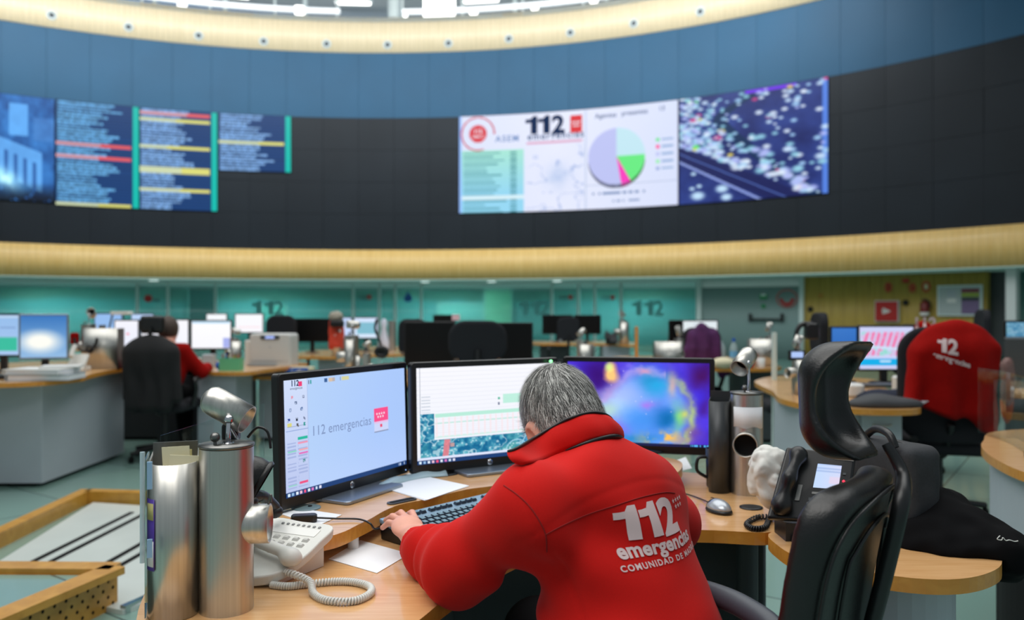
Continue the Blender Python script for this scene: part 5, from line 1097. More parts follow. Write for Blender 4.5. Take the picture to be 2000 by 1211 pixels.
# hand: palm and fingers over the upper left keys
def hand_sdf(P):
    w = WL; pc = V3(-.222, 1.735, .804)
    d = smin(sd_cap(P, w-V3(0, .03, 0), w+(pc-w)*.45, .023, .023), sd_ell(P, pc, (.034, .041, .0150), HA), .022)
    kn = [V3(-.2490, 1.750, .804), V3(-.2420, 1.767, .809), V3(-.2290, 1.777, .811), V3(-.2100, 1.778, .808)]
    ti = [V3(-.2800, 1.770, .792), V3(-.2790, 1.812, .798), V3(-.2620, 1.846, .800), V3(-.2340, 1.862, .800)]
    rr = [.0070, .0076, .0080, .0078]
    for k in range(4):
        m = kn[k]*.5+ti[k]*.5+V3(0, 0, .008); f = smin(sd_cap(P, kn[k], m, rr[k]*1.1, rr[k]), sd_cap(P, m, ti[k], rr[k], rr[k]*.86), .004)
        d = smin(d, sd_cap(P, pc*.6+kn[k]*.4, kn[k], rr[k]*1.15, rr[k]*1.1), .009); d = smin(d, f, .003)
    tb, tm, tt = V3(-.200, 1.705, .799), V3(-.177, 1.722, .799), V3(-.154, 1.724, .796)
    d = smin(d, smin(sd_cap(P, tb, tm, .0125, .0105), sd_cap(P, tm, tt, .0100, .0085), .005), .010); return d
hz_ = V3(-.10, -.10, 1); hd = (V3(-.236, 1.78, .812)-WL); hd /= np.linalg.norm(hd); hx = np.cross(hd, hz_); hx /= np.linalg.norm(hx); HA = np.stack([hx, hd, np.cross(hx, hd)], 1)
def head_sdf(P):
    d = sd_ell(P, HC+Hz*.018-Hy*.008, (.0715, .092, .088), RH)
    d = smin(d, sd_ell(P, HC-Hz*.052+Hy*.022, (.055, .062, .062), RH), .04)            # jaw
    d = smin(d, sd_ell(P, HC-Hz*.092+Hy*.062, (.022, .020, .018), RH), .03)            # chin
    d = smin(d, sd_ell(P, HC-Hz*.018+Hy*.096, (.011, .020, .026), RH), .012)           # nose
    d = smin(d, sd_ell(P, HC+Hz*.012+Hy*.080, (.046, .016, .012), RH), .012)           # brow
    d = smin(d, sd_ell(P, HC-Hz*.052+Hy*.086, (.026, .012, .007), RH), .006)           # lips
    for s in (-1, 1):
        d = smax(d, -sd_ell(P, HC-Hz*.004+Hy*.092+Hx*s*.030, (.014, .010, .009), RH), .008)
        d = smin(d, sd_ell(P, HC-Hz*.005+Hy*.079+Hx*s*.030, (.0115, .0115, .010), RH), .002)
        e = HC-Hz*.026-Hy*.016+Hx*s*.074; RE = RH @ rotm('Z', -s*26) @ rotm('X', -8)
        ear = smax(sd_ell(P, e, (.011, .022, .036), RE), -sd_ell(P, e+Hx*s*.008+Hy*.004, (.006, .012, .022), RE), .005); d = smin(d, ear, .006)
    d = smin(d, sd_cap(P, HC-Hz*.060-Hy*.020, NB+V3(0, 0, -.02), .052, .060), .03); return d
def torso_sdf(P, o=0.):
    d = sd_ell(P, CH+V3(0, 0, .008), (.160+o, .105+o, .135+o), TA1)
    d = smin(d, sd_ell(P, WA, (.168+o, .118+o, .17+o), TA2), .09)
    d = smin(d, sd_ell(P, PE+V3(0, 0, .02), (.18+o, .125+o, .13+o), TA3), .08)
    up = (LS+RS)/2; d = smin(d, sd_cap(P, LS+V3(.01, .01, -.005), RS, .062+o, .062+o), .06)
    d = smin(d, sd_cap(P, NB-V3(.01, .02, .035), NB+V3(-.005, .01, .0), .072+o, .052+o), .05); return d
def leg_sdf(P, o=0.):
    d = None
    for s in (-1, 1):
        h = PE+Rt*s*.09-V3(0, 0, .02); k = h+Fd*.43+V3(0, 0, .02); k = k+Rt*s*.04; a_ = k+V3(0, 0, -.46)+Fd*.05; f = a_+Fd*.13-V3(0, 0, .03)
        q = smin(sd_cap(P, h, k, .088+o, .062+o), sd_cap(P, k, a_, .060+o, .044+o), .03); 
        if o == 0: q = smin(q, sd_cap(P, a_, f, .040, .034), .03)
        d = q if d is None else smin(d, q, .02)
    return d
def arm_sdf(P, S_, E_, W_, o=0., r=(.058, .048, .030)):
    return smin(sd_cap(P, S_, E_, r[0]+o, r[1]+o), sd_cap(P, E_, W_, r[1]+o, r[2]+o), .03)
def body_sdf(P):
    d = smin(head_sdf(P), torso_sdf(P, -.016), .02); d = smin(d, leg_sdf(P, -.006), .03)
    d = smin(d, arm_sdf(P, LS, EL, WL, -.008), .03); d = smin(d, arm_sdf(P, RS, ER, WR, -.008), .03); d = smin(d, hand_sdf(P), .008)
    pc = WR+V3(-.04, .06, 0); d = smin(d, smin(sd_cap(P, WR, pc, .026, .026), sd_ell(P, pc, (.04, .045, .018)), .02), .02)
    for k in range(4): q = pc+V3(-.045+.02*k, .035+.006*k, 0); d = smin(d, smin(sd_cap(P, pc*.5+q*.5, q, .010), sd_cap(P, q, q+V3(-.012, .038, -.012), .009, .0075), .004), .005)
    d = smin(d, sd_cap(P, pc+V3(.03, -.01, 0), pc+V3(.055, .03, -.005), .011, .009), .01); return d
man = thing('person', 'grey-haired person in a red jacket leaning over the keyboard, seen from behind', 'person', (PE[0], PE[1], .0))
p, f = sdf_mesh(body_sdf, (-.34, 1.18, .0), (.50, 2.12, 1.19), .0037); body, _ = mesh_np('body', p, f, M_['skin'], man, iters=1)
# --- hair: cap plus combed strands
M_['hair'] = attr_mat('grey_hair', .45, .35)
def hair_cap(P):
    d = sd_ell(P, HC+Hz*.020-Hy*.010, (.0735, .0950, .0900), RH)
    d = smin(d, sd_ell(P, HC-Hz*.035-Hy*.040, (.060, .058, .060), RH), .03)                # back of the neck
    q = P-HC; y, z, x = q@Hy, q@Hz, q@Hx
    d = smax(d, y-.060-.35*(z-.03), .010); d = smax(d, -(z+.078), .008)
    d = smax(d, np.minimum(y+.034, -(z-.006)), .010)                                # clear the face and ear area
    return d
hp, hf = sdf_mesh(hair_cap, HC-.16, HC+.16, .004)
e_ = np.concatenate([hf[:, [i, (i+1) % 4]] for i in range(4)])
ok = np.ones(len(hp), bool)
n_cap = len(hp); vcol = np.full((n_cap, 3), .0)+np.array([[.085, .083, .078]])
tri = hp[hf]; nr = np.cross(tri[:, 2]-tri[:, 0], tri[:, 3]-tri[:, 1]); ar = np.linalg.norm(nr, axis=1); nr /= ar[:, None]+1e-12
cent = tri.mean(1)
if ((nr*(cent-HC)).sum(1) < 0).mean() > .5: nr = -nr
g_ = np.gradient
keep = ~(((cent-HC)@Hy > -.030) & ((cent-HC)@Hz < .010)) & ((cent-HC)@Hy < .07) & (((cent-HC) @ Hz > -.065))
whorl = HC+Hz*.075-Hy*.062+Hx*.012
idx = np.flatnonzero(keep); pr = ar[idx]/ar[idx].sum(); NS = 26000
pick = RNG.choice(idx, NS, p=pr); root = cent[pick]+RNG.normal(0, .0018, (NS, 3)); nn = nr[pick]
dv_ = root-whorl; dist = np.linalg.norm(dv_, axis=1); dt = dv_-nn*(dv_*nn).sum(1)[:, None]; dt /= np.linalg.norm(dt, axis=1)[:, None]+1e-9
sw = np.cross(nn, dt); spin = np.exp(-dist/.045)[:, None]*1.1; down = -Hz+0*dt; down = down-nn*(down*nn).sum(1)[:, None]
clump = np.sin(root@V3(310, 170, 90)+2*np.sin(root@V3(90, 240, 130)))
low = np.clip(((HC-root)@Hz+.03)/.07, 0, 1)[:, None]
dr = dt*(1-low*.6)+sw*spin+down*low*.6+sw*(clump*.22)[:, None]+RNG.normal(0, .11, (NS, 3)); dr /= np.linalg.norm(dr, axis=1)[:, None]
ln = RNG.uniform(.018, .036, NS)*(1-.45*low[:, 0]); nrm_lift = RNG.uniform(.06, .26, NS)*(1-.5*low[:, 0]); wd = RNG.uniform(.00035, .00065, NS)
segs = 4; rows_v = []; view = root-np.array([0, 0, H]); 
wv = np.cross(dr, nn); wv /= np.linalg.norm(wv, axis=1)[:, None]+1e-9
for k in range(segs):
    s_ = k/(segs-1); pt = root+dr*(ln*s_)[:, None]+nn*(ln*nrm_lift*s_*(1-.55*s_))[:, None]-nn*.0008
    pt += (-nn)*((ln*s_)**2/.16)[:, None]
    w_ = (wd*(1-.8*s_))[:, None]; rows_v += [pt-wv*w_, pt+wv*w_]
SV = np.stack(rows_v, 1).reshape(-1, 3); base = n_cap+np.arange(NS)[:, None]*2*segs
SF = np.concatenate([base+np.array([[2*k, 2*k+1, 2*k+3, 2*k+2]]) for k in range(segs-1)], 0)
tone = RNG.choice([.06, .15, .32, .56, .85], NS, p=[.22, .26, .22, .18, .12]); white_side = np.clip(low[:, 0]*.9+.25*(np.abs((root-HC)@Hx) > .05), 0, 1); tone = tone*(1+.7*white_side)*(1+.25*clump)
sc3 = np.repeat(np.clip(tone, .02, .85)[:, None]*np.array([[1, .985, .94]]), 2*segs, 0)
hpos = np.concatenate([hp, SV]); hfac = np.concatenate([hf, SF]); hcol = np.concatenate([vcol, sc3])
hair, _ = mesh_np('hair', hpos, hfac, M_['hair'], man, iters=0, colors=hcol)
hair['label'] = 'short grey hair'
# --- trousers
def f_tr(P):
    d = smin(leg_sdf(P, .008), sd_ell(P, PE, (.192, .142, .12), TA3), .05); return np.maximum(d+.003*wr(P, 18, 4), -(P[:, 2]-.06))
sdf_part('trousers', f_tr, (-.30, 1.15, .04), (.56, 2.15, .74), .0085, M_['trouser'], man)
# --- jacket
def fold(P, o, ax, fr, amp, lo, hi, fade=.05, warp=0, ph=0):
    q = (P-o)@ax; m = np.clip((q-lo)/fade, 0, 1)*np.clip((hi-q)/fade, 0, 1)
    s = np.sin(q*fr+warp*wr(P, 14, ph)+ph); return amp*m*(np.maximum(s, -.2)-.2)
fa = (WL-EL)/np.linalg.norm(WL-EL); ua = (EL-LS)/np.linalg.norm(EL-LS)
def jk(P, inner=0.):
    o = .012-inner
    d = torso_sdf(P, o*.8)
    La = smin(sd_cap(P, LS+V3(.006, .0, -.015), EL, .070-inner, .063-inner), sd_cap(P, EL, WL+fa*-.012, .063-inner, .041-inner), .045)
    d = smin(d, La, .035)
    Ra = smin(sd_cap(P, RS, ER, .068-inner, .062-inner), sd_cap(P, ER, WR, .062-inner, .042-inner), .045); d = smin(d, Ra, .05)
    if inner == 0:
        w = 0
        q = (P-EL)@fa; ml = np.exp(-(np.linalg.norm(P-(EL+fa*.10), axis=1)/.10)**2)
        w += .010*ml*np.sin(q*78+1.6*wr(P, 20, 1))                                     # rings of folds on the forearm
        w += .0085*np.exp(-(np.linalg.norm(P-V3(.055, 1.42, .83), axis=1)/.10)**2)*np.sin((P@V3(.62, -.2, .76))*62+1.4*wr(P, 12, 2))
        w += .008*np.exp(-(np.linalg.norm(P-V3(.10, 1.36, .80), axis=1)/.14)**2)*np.sin((P@V3(.55, .1, .83))*48+1.9*wr(P, 10, 5))
        w += .0060*np.exp(-(np.linalg.norm(P-V3(.13, 1.44, .985), axis=1)/.09)**2)*np.sin((P@V3(.8, -.3, .5))*60+wr(P, 15, 6))
        w += .0035*np.clip((.86-P[:, 2])/.1, 0, 1)*np.sin((P@V3(.9, .5, .35))*40+2*wr(P, 9, 7))*.8
        w += .0042*wr(P, 15, 3)+.0012*wr(P, 34, 8)
        d = d*.9+w
        # seams: yoke across the back, armhole
        return d
    return d
T0 = CH+V3(0, 0, -.01)
bn = -Fd                                                                              # outward direction of the back
UT = NB-WA; UT /= np.linalg.norm(UT); UT = UT-Rt*(UT@Rt); UT /= np.linalg.norm(UT)
def back_uv(P): q = P-T0; return q@Rt, q@UT
def f_jacket(P):
    d = jk(P)
    u, v = back_uv(P); isb = np.clip(-(P-T0)@Fd*30, 0, 1)
    yoke = np.abs(v-(.062-.9*u*u-.02*u)); d = d+isb*.0012*np.exp(-(yoke/.0038)**2)
    al = np.linalg.norm(P-(LS+V3(.045, .0, -.005)), axis=1); pl = np.abs((P-(LS+V3(.030, .01, -.01)))@((EL-LS)/np.linalg.norm(EL-LS)*.8+V3(-.35, -.1, .1)))
    d = d+.0028*np.exp(-(pl/.0036)**2)
    # open the neck, the cuff and the hem
    nk = sd_cap(P, NB+V3(-.02, .03, .01), NB+(HC-NB)*.9, .062, .075); d = smax(d, -nk, .008)
    d = smax(d, (P-(WL-fa*.004))@fa, .004) if True else d
    cut = sd_cap(P, WL-fa*.03, WL+fa*.05, .0310); d = smax(d, -cut, .004)
    wr_ = (WR-ER)/np.linalg.norm(WR-ER); d = np.where(((P-WR)@wr_ > -.1) & (P[:, 1] > 1.75), smax(d, (P-WR)@wr_, .004), d)
    return smax(d, -(P[:, 2]-.60), .01)
jp, jf = sdf_mesh(f_jacket, (-.30, 1.16, .58), (.50, 2.05, 1.10), .0048)
jacket, jpos = mesh_np('jacket', jp, jf, M_['red'], man, iters=1)
BV = BVHTree.FromPolygons([Vector(q) for q in jpos], [tuple(int(i) for i in q) for q in jf])
def on_back(u, v, e=.0013):
    o = Vector(T0+Rt*u+UT*v+bn*.35); h = BV.ray_cast(o, Vector(-bn))
    return (h[0]+h[1]*e*(1 if h[1].dot(Vector(bn)) > 0 else -1)) if h[0] is not None else o-Vector(bn)*.3
def back_print(name, items, mat_):
    a = MB()
    for kind, body_, size, cx, cy, kw_ in items:
        if kind == 't':
            c = bpy.data.curves.new('t', 'FONT'); c.body = body_; c.size = size; c.align_x = kw_.get('al', 'CENTER'); c.offset = kw_.get('bold', .02)*size; c.space_character = kw_.get('sp', 1); c.resolution_u = 4
            o = bpy.data.objects.new('t', c); COL.objects.link(o); dg = bpy.context.evaluated_depsgraph_get(); me = bpy.data.meshes.new_from_object(o.evaluated_get(dg)); bm = bmesh.new(); bm.from_mesh(me)
            bmesh.ops.triangulate(bm, faces=bm.faces[:])
            for _ in range(4):
                ed = [e for e in bm.edges if e.calc_length() > .010]
                if not ed: break
                bmesh.ops.subdivide_edges(bm, edges=ed, cuts=1); bmesh.ops.triangulate(bm, faces=[q for q in bm.faces if len(q.verts) > 3])
            vs = [tuple(on_back(cx+v.co.x*kw_.get('sx', 1), cy+v.co.y*kw_.get('sy', 1))) for v in bm.verts]; fs = [tuple(v.index for v in q.verts) for q in bm.faces]
            a.add(vs, fs); bm.free(); bpy.data.objects.remove(o); bpy.data.curves.remove(c); bpy.data.meshes.remove(me)
        else:
            P = []
            for k in range(10): g = math.pi*k/5+math.pi/2; r_ = size*(1, .42)[k % 2]; P.append(tuple(on_back(cx+r_*math.cos(g), cy+r_*math.sin(g))))
            P.append(tuple(on_back(cx, cy))); a.add(P, [(k, (k+1) % 10, 10) for k in range(10)])
    return a.build(name, mat_, jacket, world=True)
PX, PY = -.012, .024
TB = lambda x, y: tuple(on_back(PX+x*.78, PY-.003+y*.70))
for kx_ in (0, 1): a = MB(); one_shape(.118, -.124+.060*kx_, 0, TB, a); a.build('printed_number', M_['print'], jacket, world=True)
back_print('printed_number', [('t', '2', .110, PX+.041, PY-.003, dict(bold=.046, sx=.90, sy=.745))], M_['print'])
back_print('printed_words', [('t', 'emergencias', .048, PX+.006, PY-.030, dict(bold=.034, sx=.78, sy=.70, sp=1.02))], M_['print'])
back_print('printed_words', [('t', 'COMUNIDAD DE MADRID', .0190, PX+.011, PY-.049, dict(bold=.028, sx=.80, sy=.70, sp=1.25))], M_['print'])
back_print('printed_stars', [('s', '', .0052, PX+.074+.0115*(i if i < 4 else i-3.5), PY+(.044 if i < 4 else .033), {}) for i in range(7)], M_['print'])
# cuff edge in wine red and the collar
def ring_path(c, n_, r, m=28):
    n_ = Vector(n_).normalized(); a_, b_, _ = frame(n_); return [Vector(c)+a_*r*math.cos(2*math.pi*k/m)+b_*r*math.sin(2*math.pi*k/m) for k in range(m+1)]
a = MB(); a.tube(ring_path(WL-fa*.004, fa, .0355), .0042, 8); a.build('cuff', mat('cuff_red', (186, 24, 34), .8), jacket, world=True)
# collar: a stand-up band round the nape, open at the front left
def cast_px(x, y, dflt):
    o = Vector((0, 0, H)); d = Vector(((x-1000)/F, 1, -(y-HZ)/F)).normalized(); h = BV.ray_cast(o, d); return h[0] if h[0] is not None and abs(h[0].y-dflt) < .12 else pd(x, y, dflt)
bpx = [(1016, 906, 1.50), (1040, 902, 1.46), (1070, 893, 1.44), (1105, 878, 1.43), (1145, 863, 1.44), (1185, 852, 1.47), (1209, 852, 1.53), (1216, 862, 1.62), (1200, 872, 1.70)]
tpx = [(992, 884), (1012, 876), (1045, 856), (1085, 832), (1125, 814), (1160, 807), (1186, 813), (1197, 826), (1188, 838)]
bot = [cast_px(x, y, d_)-Vector((0, .007, 0)) if k < 7 else pd(x, y, d_) for k, (x, y, d_) in enumerate(bpx)]
top = [pd(x, y, bot[k].y+(.018, .020, .024, .026, .026, .024, .016, .008, 0)[k]) for k, (x, y) in enumerate(tpx)]
tp, bt = smooth_path(top, 6), smooth_path(bot, 6); a = MB(); P = []
cz0 = Vector(NB)+Vector((-.01, .03, .02))
for j in range(7):
    for i in range(len(tp)):
        v = j/6; q = bt[i].lerp(tp[i], v); dirn = (q-cz0); dirn.z = 0; dirn.normalize(); P.append(q+dirn*(.009*math.sin(math.pi*v)+.0015*math.sin(i*.7+v*2)))
a.grid(P, len(tp), 7, flip=True); col_ = a.build('collar', M_['red'], jacket, world=True, solid=.004)
a = MB(); a.tube([q+Vector((0, -.0022, .0018)) for q in tp], .0028, 8); a.build('collar_piping', M_['black'], jacket, world=True)
a = MB(); sm = smooth_path([b_+(b_-cz0).normalized()*.002+Vector((0, 0, -.001)) for b_ in bot[3:8]], 6); a.tube(sm, .0035, 8, rad=[.0012+.0032*math.sin(math.pi*k/(len(sm)-1)) for k in range(len(sm))]); a.build('collar_seam', M_['black'], jacket, world=True)
def seam(pts, name, r=.0011):
    q = [BV.ray_cast(Vector((0, 0, H)), Vector(((x-1000)/F, 1, -(y-HZ)/F)).normalized()) for x, y in [(p.x, p.y) for p in smooth_path([(x, y, 0) for x, y in pts], 5)]]
    q = [h[0]-Vector((0, .0004, 0)) for h in q if h[0] is not None and h[0].y < 1.75]
    if len(q) > 3: a = MB(); a.tube(q, r, 6); a.build(name, M_['seam'], jacket, world=True)
M_['seam'] = mat('dark_red_stitching', (140, 12, 12), .9)
seam([(1066, 1044), (1100, 1026), (1150, 1004), (1200, 988), (1250, 972), (1295, 962), (1318, 963)], 'yoke_seam')
seam([(984, 948), (1010, 966), (1035, 990), (1055, 1020), (1066, 1046), (1068, 1078)], 'armhole_seam')
# the chair he sits on
t = thing('office_chair', 'black seat under the man in the red jacket', 'chair', (.22, 1.36, 0), yaw)
sdf_part('seat', lambda P: sd_box(P, (0, .02, .43), (.19, .20, .04), None, .035), (-.3, -.3, .34), (.3, .3, .52), .012, M_['fabric'], t, world=False)
a = MB(); a.cyl((0, 0, .10), (0, 0, .40), .028, n=16); a.build('gas_lift', M_['chrome'], t)
for k in range(5):
    g = 2*math.pi*k/5; q = (.30*math.cos(g), .30*math.sin(g), .075); a = MB(); a.tube([(0, 0, .11), (q[0]*.5, q[1]*.5, .10), q], .018, 8, rad=[.026, .02, .014]); lg = a.build('foot', M_['black'], t)
    a = MB(); a.cyl((q[0]-.012, q[1], .03), (q[0]+.012, q[1], .03), .03, n=16); a.build('caster', M_['black'], lg)
M_['shade_dark'] = mat('underdesk_shade', (34, 36, 40), .6)  # near-black colour standing in for the shade under the left desks
# ---------------------------------------------------------------- workstations further back
def X_(x, d): return (x-1000)/F*d
def bgmon(label, x0, x1, y0, y1, d, paint=None, stand_z=.73, dy=0, case='bezel', group='monitors on the desks further back', nu=50, nv=36):
    A, B = (X_(x0, d), d), (X_(x1, d+dy), d+dy); zt, zb = zat(y0, d), zat(y1, d)
    return monitor('monitor', label, A, B, zb, zt-zb, paint or (lambda u, v: 0), nu, nv, tilt=.0, bez=.014, chin=.016, stand='bezel', stand_z=stand_z, logo=False, off=paint is None, led=None, group=group, case=case)
def p_flat(c1, c2, bars=()):
    def f(u, v):
        img = lerp(c1, c2, v)
        for a, b_, x0, x1, c in bars: img = over(img, (v > a) & (v < b_) & (u > x0) & (u < x1), c)
        return img
    return f
def p_sky(u, v):
    img = lerp((60, 120, 190), (150, 190, 230), v); return lerp3(img, (255, 255, 246), np.clip(1.55-np.hypot((u-.42)*1.3, (v-.62)*2.3)*2.0, 0, 1))
def p_map2(u, v):
    n = fbm(u*10, v*8, 3); img = np.zeros(u.shape+(3,))+np.array((206, 210, 246)); m = (v > .12) & (v < .68)
    st = (np.modf((u*9+v*2.2))[0] > .35) & (n > .38); img = over(img, m & st & (u > .04) & (u < .86), (240, 130, 180)); img = over(img, m & (np.abs(v-.45-.1*u) < .03), (206, 226, 250)); img = over(img, m & (n < .3), (150, 220, 210))
    img = over(img, (v > .75) & (v < .92), (20, 176, 236)); return over(img, (v > .79) & (v < .84) & (u > .38) & (u < .58), (190, 226, 250))
def p_sat(u, v): return satmap(u*5, v*4, 3)*.5+np.array((120, 150, 180))*.5
def cab(label, poly, z0, z1, name='cabinet', m='grey', drawers=None, cat='cabinet'):
    cx, cy = sum(p[0] for p in poly)/len(poly), sum(p[1] for p in poly)/len(poly); t = thing(name, label, cat, (cx, cy, 0))
    a = MB(); a.prism(poly, z0, z1); a.build('body', M_[m], t, bevel=.006, world=True)
    a = MB(); a.prism([(cx+(x-cx)*.94, cy+(y-cy)*.94) for x, y in poly], 0.005, z0+.001); a.build('plinth', M_['blackm'], t, world=True) if z0 > .01 else None
    for (x, y, w, zc, h) in (drawers or []):
        a = MB(); a.box((x, y-.008, zc), (w, .016, h)); dr = a.build('drawer', M_[m], t, bevel=.003, world=True)
        a = MB(); a.tube(smooth_path([(x-.05, y-.018, zc+h*.2), (x-.03, y-.03, zc+h*.17), (x+.03, y-.03, zc+h*.17), (x+.05, y-.018, zc+h*.2)], 4), .006, 8); a.build('drawer_handle', M_['steel'], dr, world=True)
    return t
def desk_bg(label, poly, z): t = worktop('desk', label, rounded(poly, 4), z, .032); t['category'] = 'desk'; return t
# A: grey counter at the left edge
desk_bg('curved desk top on the large grey counter at the left edge', [(-6.0, 5.30), (-4.4, 5.35), (-3.7, 5.44), (-3.30, 5.62), (-3.16, 5.95), (-3.24, 6.3), (-3.32, 6.8), (-3.30, 7.20), (-3.5, 7.55), (-6.0, 7.6)], .775)
t = cab('large grey counter body at the left edge', [(-6.0, 5.86), (-3.36, 5.86), (-3.385, 7.15), (-6.0, 7.2)], .03, .742)
a = MB(); a.cyl((-3.74, 5.845, .40), (-3.74, 5.845, .50), .012, n=10); a.build('door_handle', M_['steel'], t, world=True)
bgmon('monitor with a blue and green page at the far left edge', -40, 41, 612, 697, 6.5, p_flat((150, 190, 236), (170, 200, 240), [(.55, .9, 0, .95, (60, 190, 160)), (0, .08, 0, 1, (190, 214, 240)), (.3, .34, .5, .9, (120, 150, 200))]), .775)
bgmon('silver framed monitor with a bright white sky picture at the left', 36, 134, 613, 703, 6.3, p_sky, .775, dy=.1, case='steel_p')
def book(label, x, y, z, w, dp, h, m, rz=0, name='binder', cat='binder'):
    t = thing(name, label, cat, (x, y, z), rz); a = MB(); a.box((0, 0, .003), (w, dp, .005)); a.box((0, 0, h-.003), (w, dp, .005)); a.box((-w/2+.002, 0, h/2), (.005, dp, h-.002)); a.build('cover', M_[m], t)
    a = MB(); a.box((.006, 0, h/2), (w-.02, dp-.012, h-.014)); a.build('pages', M_['paper'], t); return t
book('lower grey binder of the stack on the left counter', X_(85, 5.80), 5.84, .775, .42, .30, .045, 'grey', .1); book('upper white binder of the stack on the left counter', X_(72, 5.75), 5.82, .821, .40, .28, .035, 'white', -.06)
book('thin pale folder lying across the binders on the left counter', X_(118, 5.9), 5.92, .857, .26, .22, .012, 'white', .35, 'folder', 'folder')
t = thing('keyboard', 'dark keyboard at the far left edge of the left counter', 'keyboard', (X_(2, 5.9), 5.9, .775), .05); a = MB(); a.box((0, 0, .012), (.42, .16, .024)); a.build('case', M_['black'], t, bevel=.004); a = MB()
for j in range(5):
    for k in range(16): a.box((-.19+.0245*k, -.06+.028*j, .027), (.021, .023, .007))
a.build('keys', M_['greyd'], t)
def org(label, x, d, sc=1, rz=0, z=.73, dir_=0, box=.25, lamp=(.5, -.6, .4), tube=(0, -1), off=.085, w=.075, lz=.07): return organiser(label, (X_(x, d), d, z), rz, 'steel desk organisers', sc, box, tube, lamp, lz, box_dir=dir_, box_off=off, box_w=w)
org('steel organiser with hanging headset on the left counter', 173, 6.95, 1.30, 0, .775, 0, .25, (.3, -.9, .3), (-1, -.3), -.01, .09)
t = thing('headset', 'black headset hanging on the organiser of the left counter', 'headset', (X_(165, 6.8), 6.8, .95)); hc = Vector((X_(166, 6.78), 6.78, 1.02))
a = MB(); a.tube([hc+Vector((.095*math.cos(g), .01, -.10*math.sin(g)*1.1+.02)) for g in [math.pi*k/14 for k in range(15)]], .012, 8); a.build('headband', M_['black'], t, world=True)
a = MB(); a.tube([hc+Vector((.045+.026*math.cos(g), -.012, -.075+.028*math.sin(g))) for g in [2*math.pi*k/16 for k in range(17)]], .009, 8); a.build('ear_cushion', M_['black'], t, world=True)
t = thing('telephone', 'white desk telephone beside the organiser on the left counter', 'telephone', (X_(152, 6.6), 6.6, .775)); a = MB(); a.box((0, 0, .07), (.14, .16, .03), M=Matrix.Rotation(.9, 4, 'X')); a.box((0, .03, .02), (.13, .12, .04)); a.build('housing', M_['offwhite'], t, bevel=.008)
a = MB(); a.tube([(-.03, -.05, .12), (-.035, -.01, .17), (-.03, .02, .21)], .02, 10); a.build('handset', M_['offwhite'], t)
a = MB(); a.bbox((X_(146, 6.9), 6.9, 1.03), (.06, .05, .10), .02, axis=1); tag(a.build('red_pouch', M_['redplain']), 'small red item hanging on the organiser of the left counter', 'pouch')
# B: desk of the second person
desk_bg('desk with lit white monitors in front of the second person', [(-4.9, 8.0), (-3.6, 8.0), (-3.05, 7.72), (-2.84, 7.34), (-2.6, 7.16), (-2.36, 7.14), (-2.26, 7.4), (-2.3, 8.7), (-4.9, 8.75)], .73)
cab('narrow grey cabinet under the desk of the second person', [(-2.78, 7.24), (-2.44, 7.24), (-2.44, 7.7), (-2.78, 7.7)], .03, .698)
W_ = p_flat((250, 250, 255), (244, 246, 255), [(.86, .93, 0, 1, (240, 180, 230))])
bgmon('lit white monitor left of the second person\'s head', 222, 272, 624, 684, 8.3, p_flat((246, 246, 255), (236, 240, 255), [(.45, .5, .5, .62, (240, 110, 140))])); bgmon('lit white monitor directly behind the second person\'s head', 274, 370, 623, 682, 8.3, W_)
bgmon('lit white monitor right of the second person', 372, 453, 625, 683, 8.3, p_flat((255, 255, 255), (250, 250, 255), [(.6, .98, .8, 1, (170, 180, 240)), (0, .06, 0, 1, (170, 220, 250))]))
bgmon('top of a blue lit monitor seen over the left organiser box', 183, 240, 611, 655, 9.8, p_flat((150, 190, 240), (150, 190, 240))); bgmon('small lit monitor strip above the second person\'s left screen', 255, 301, 612, 656, 10.6, p_flat((190, 214, 250), (170, 200, 240)))
bgmon('lit white monitor top seen above the right screen of the second person', 402, 444, 612, 655, 11.5, p_flat((250, 252, 255), (240, 245, 255))); bgmon('lit white monitor left of the round backed black chair', 458, 515, 612, 651, 11.0, p_flat((250, 252, 255), (252, 250, 255), [(.7, .73, .1, .9, (250, 190, 200))]))
org('steel organiser beside the right screen of the second person', 458, 7.7, .95, 0, .73, .3, .10, (-.8, -.3, .3), (-.5, -1), -.09); 
t = thing('desk_lamp', 'flat white lamp head above the left organiser box', 'lamp', (X_(238, 9.0), 9.0, .73)); a = MB(); a.bbox((0, 0, .51), (.24, .10, .035), .04, axis=2); a.build('lamp_head', M_['white'], t); a = MB(); a.tube([(-.12, 0, 0), (-.15, 0, .3), (-.1, 0, .50)], .01, 8); a.build('arm', M_['black'], t)
t = thing('desk_tidy', 'green desk tidy full of pens on the desk of the second person', 'desk tidy', (X_(452, 7.35), 7.35, .73)); a = MB()
for q in ((0, -.06, .055, .18, .004, .11), (0, .06, .055, .18, .004, .11), (-.09, 0, .055, .004, .12, .11), (.09, 0, .055, .004, .12, .11), (0, 0, .003, .18, .12, .006)): a.box(q[:3], q[3:])
a.build('basket', M_['green'], t)
for k in range(7):
    a = MB(); a.cyl((-.07+.022*k, .02*math.sin(k*2), .01), (-.08+.025*k, .03*math.sin(k*2), .15+.02*math.sin(k*3)), .006, n=8); a.build('pen', [M_['redp'], M_['blue'], M_['black'], M_['white'], M_['yellow'], M_['black'], M_['redp']][k], t)
